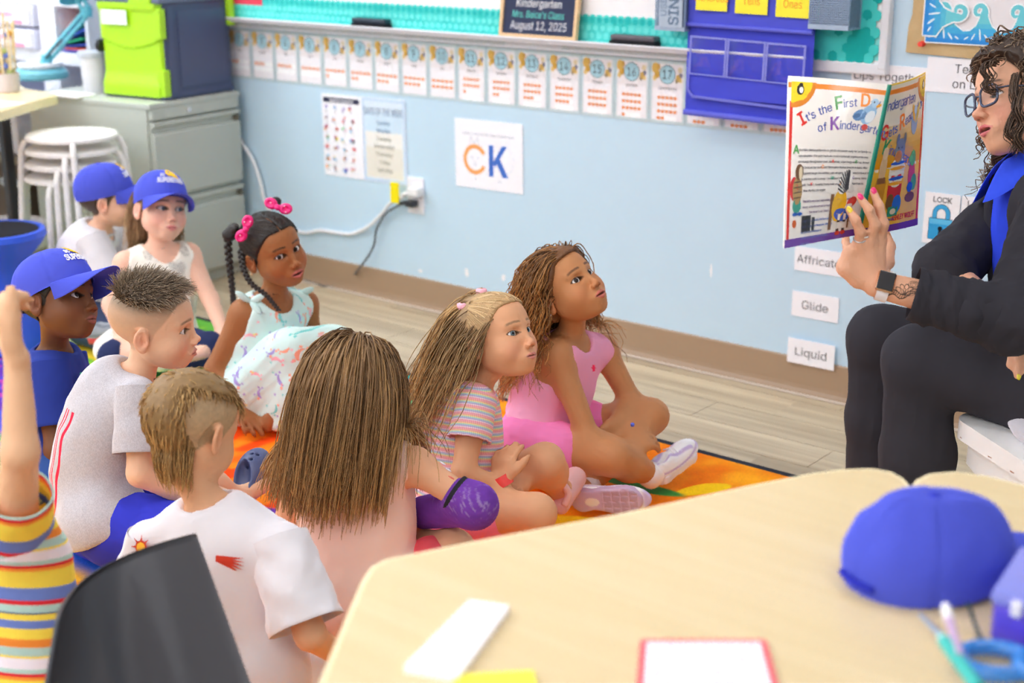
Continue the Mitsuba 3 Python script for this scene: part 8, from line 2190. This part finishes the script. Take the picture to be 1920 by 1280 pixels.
# two loose locks by the forehead and cheek, one behind the chin
loose = []
for pts, n_ in (([(1868, 118, 2.82), (1852, 118, 2.80), (1847, 132, 2.80), (1856, 146, 2.80), (1849, 158, 2.80), (1860, 170, 2.80), (1872, 168, 2.81)], 26), ([(1904, 140, 2.79), (1899, 172, 2.77), (1907, 198, 2.77), (1895, 226, 2.77), (1890, 250, 2.77), (1905, 266, 2.77), (1897, 286, 2.77)], 34),
                ([(1914, 170, 2.78), (1906, 205, 2.76), (1916, 232, 2.76), (1905, 256, 2.76), (1918, 278, 2.76)], 60), ([(1885, 290, 2.98), (1868, 300, 3.0), (1876, 318, 3.0), (1856, 330, 3.0), (1866, 342, 3.0)], 90), ([(1895, 300, 3.0), (1880, 315, 3.02), (1890, 330, 3.02), (1872, 342, 3.02)], 80)):
    base = spline([P(*q) for q in pts], 30)[:30]
    base = np.vstack([base, np.repeat(base[-1:], 30 - len(base), 0)]) if len(base) < 30 else base
    loose.append(base[None] + rg_.normal(0, .0042, (n_, 1, 3)) + rg_.normal(0, .0012, (n_, 30, 3)).cumsum(1) * .25)
lo_ = np.vstack(loose)
m2, c2 = strand_mesh(lo_, rg_.uniform(.0010, .0017, len(lo_)), mixcols(rg_, len(lo_), ['#2e221c', '#4a372c', '#6b5442']), taper=.5)
put('hair', cat(m1, m2), 'm_hair', np.vstack([c1, c2]), TE.key, smooth=True)

# the white painted bench she sits on
A0, B0 = Pz(1781, 776, .40), Pz(1936, 876, .40); ex = unit(B0 - A0); ey = np.cross([0, 0, 1], ex); ey = ey if ey @ RT > 0 else -ey
bt = thing('bench_seat', 'white painted wooden low bench with chipped edges under the reader', 'bench')
pl = sbox(0, 0, .36, .40).buffer(-.05).buffer(.05, 8)
Mx = np.eye(4); Mx[:3, 0], Mx[:3, 1], Mx[:3, 2], Mx[:3, 3] = ex, ey, np.cross(ex, ey), A0
flip = Mx[2, 2] < 0
def benchput(name, poly, z0, z1, color='#f3f2f0', plane='xy', off=0.0, **k):
    m = extrude(poly, z1 - z0); v = m.vertices.copy()
    if plane == 'xy': w = A0 * [1, 1, 0] + v[:, :1] * ex + v[:, 1:2] * ey + (v[:, 2:3] + z0) * np.array([0, 0, 1.0])
    else: w = A0 * [1, 1, 0] + v[:, :1] * ex + (off + v[:, 2:3]) * ey + v[:, 1:2] * np.array([0, 0, 1.0])
    m = trimesh.Trimesh(w, m.faces, process=False); m.fix_normals(); return put(name, m, 'm_plastic', color, bt, **k)
benchput('seat', pl, .360, .400)
apron = Polygon([(.03, .36), (.03, .30), (.10, .28), (.155, .262), (.19, .235), (.215, .17), (.235, .06), (.245, 0), (.33, 0), (.33, .36)]).difference(Point(.262, .205).buffer(.011))
benchput('side_panel', apron, 0, .02, plane='xz', off=.03); benchput('side_panel', apron, 0, .02, plane='xz', off=.33)
benchput('stretcher', sbox(.24, .05, .26, .33), .10, .20)
for (x_, y_, l_, w_) in ((.05, .004, .012, .004), (.16, .002, .016, .003), (.24, .001, .014, .003), (.30, .06, .010, .003)):
    benchput('paint_chip', affinity.translate(affinity.scale(Point(0, 0).buffer(1, 4), l_ / 2, w_), x_, y_ - .001), .3660 if y_ < .02 else .3992, .3668 if y_ < .02 else .4006, color='#9c6a4a')
cu = Sdf().add(s_ell(A0 + ex * .20 + ey * .12 + [0, 0, .022], (.11, .09, .030), np.stack([ex, ey, np.array([0, 0, 1.0])], 1)), .02).add(s_ell(A0 + ex * .26 + ey * .20 + [0, 0, .030], (.10, .12, .034), np.stack([ex, ey, np.array([0, 0, 1.0])], 1)), .03)
cm_ = net(cu, .005); cm_.vertices += normals(cm_) * (.006 * (fb(cm_.vertices, 24, 3, 9) - .5) * 2)[:, None]
ck_ = put('grey_cushion', cm_, 'm_cloth', '#c9c6cc', smooth=True); labels[ck_] = {'label': 'crumpled light grey cushion on the white bench', 'category': 'cushion'}

# ================================================================ the cap lying on the table
class _Flat: pass
kT = thing('baseball_cap', 'royal blue baseball cap lying upside of the maple table, seen from behind', 'cap', 'royal blue school caps')
labels[kT]['label'] = 'blurred royal blue baseball cap lying on the maple table'
fwd_c = unit(Pz(1960, 985, TZ) - Pz(1690, 1050, TZ)); fwd_c[2] = 0; fwd_c = unit(fwd_c); rc2 = np.cross(fwd_c, [0, 0, 1.0])
M4 = np.eye(4); M4[:3, 0], M4[:3, 1], M4[:3, 2] = rc2, fwd_c, [0, 0, 1]; 
def crush(v):
    w = np.array(v, float); r = w - [0, -.012, .030]
    w[:, 2] = np.where(r[:, 2] > 0, .030 + r[:, 2] * .86, .030 + r[:, 2] * .8)
    return w + (fb(w, 13, 3, 6)[:, None] - .5) * .034 * sst(-.02, .05, r[:, 2])[:, None] * unit([.3, .2, -1])
ctr = Pz(1738, 1078, TZ)
M4[:3, 3] = ctr - M4[:3, :3] @ np.array([0, -.012, .030]) + [0, 0, .022]
cap_on(None, kT, size=1.10, logo=False, brim_curve=.6, mat4=M4, squash=crush)
put('rear_strap', tube(M4[:3, 3] + (np.array([[.03 * math.sin(t), -.122 + .010 * (1 - math.cos(t)), .022 + .002 * math.cos(t)] for t in np.linspace(-1.2, 1.2, 14)])) @ M4[:3, :3].T, .004, 8), 'm_cloth', '#2a30a8', kT, smooth=True)
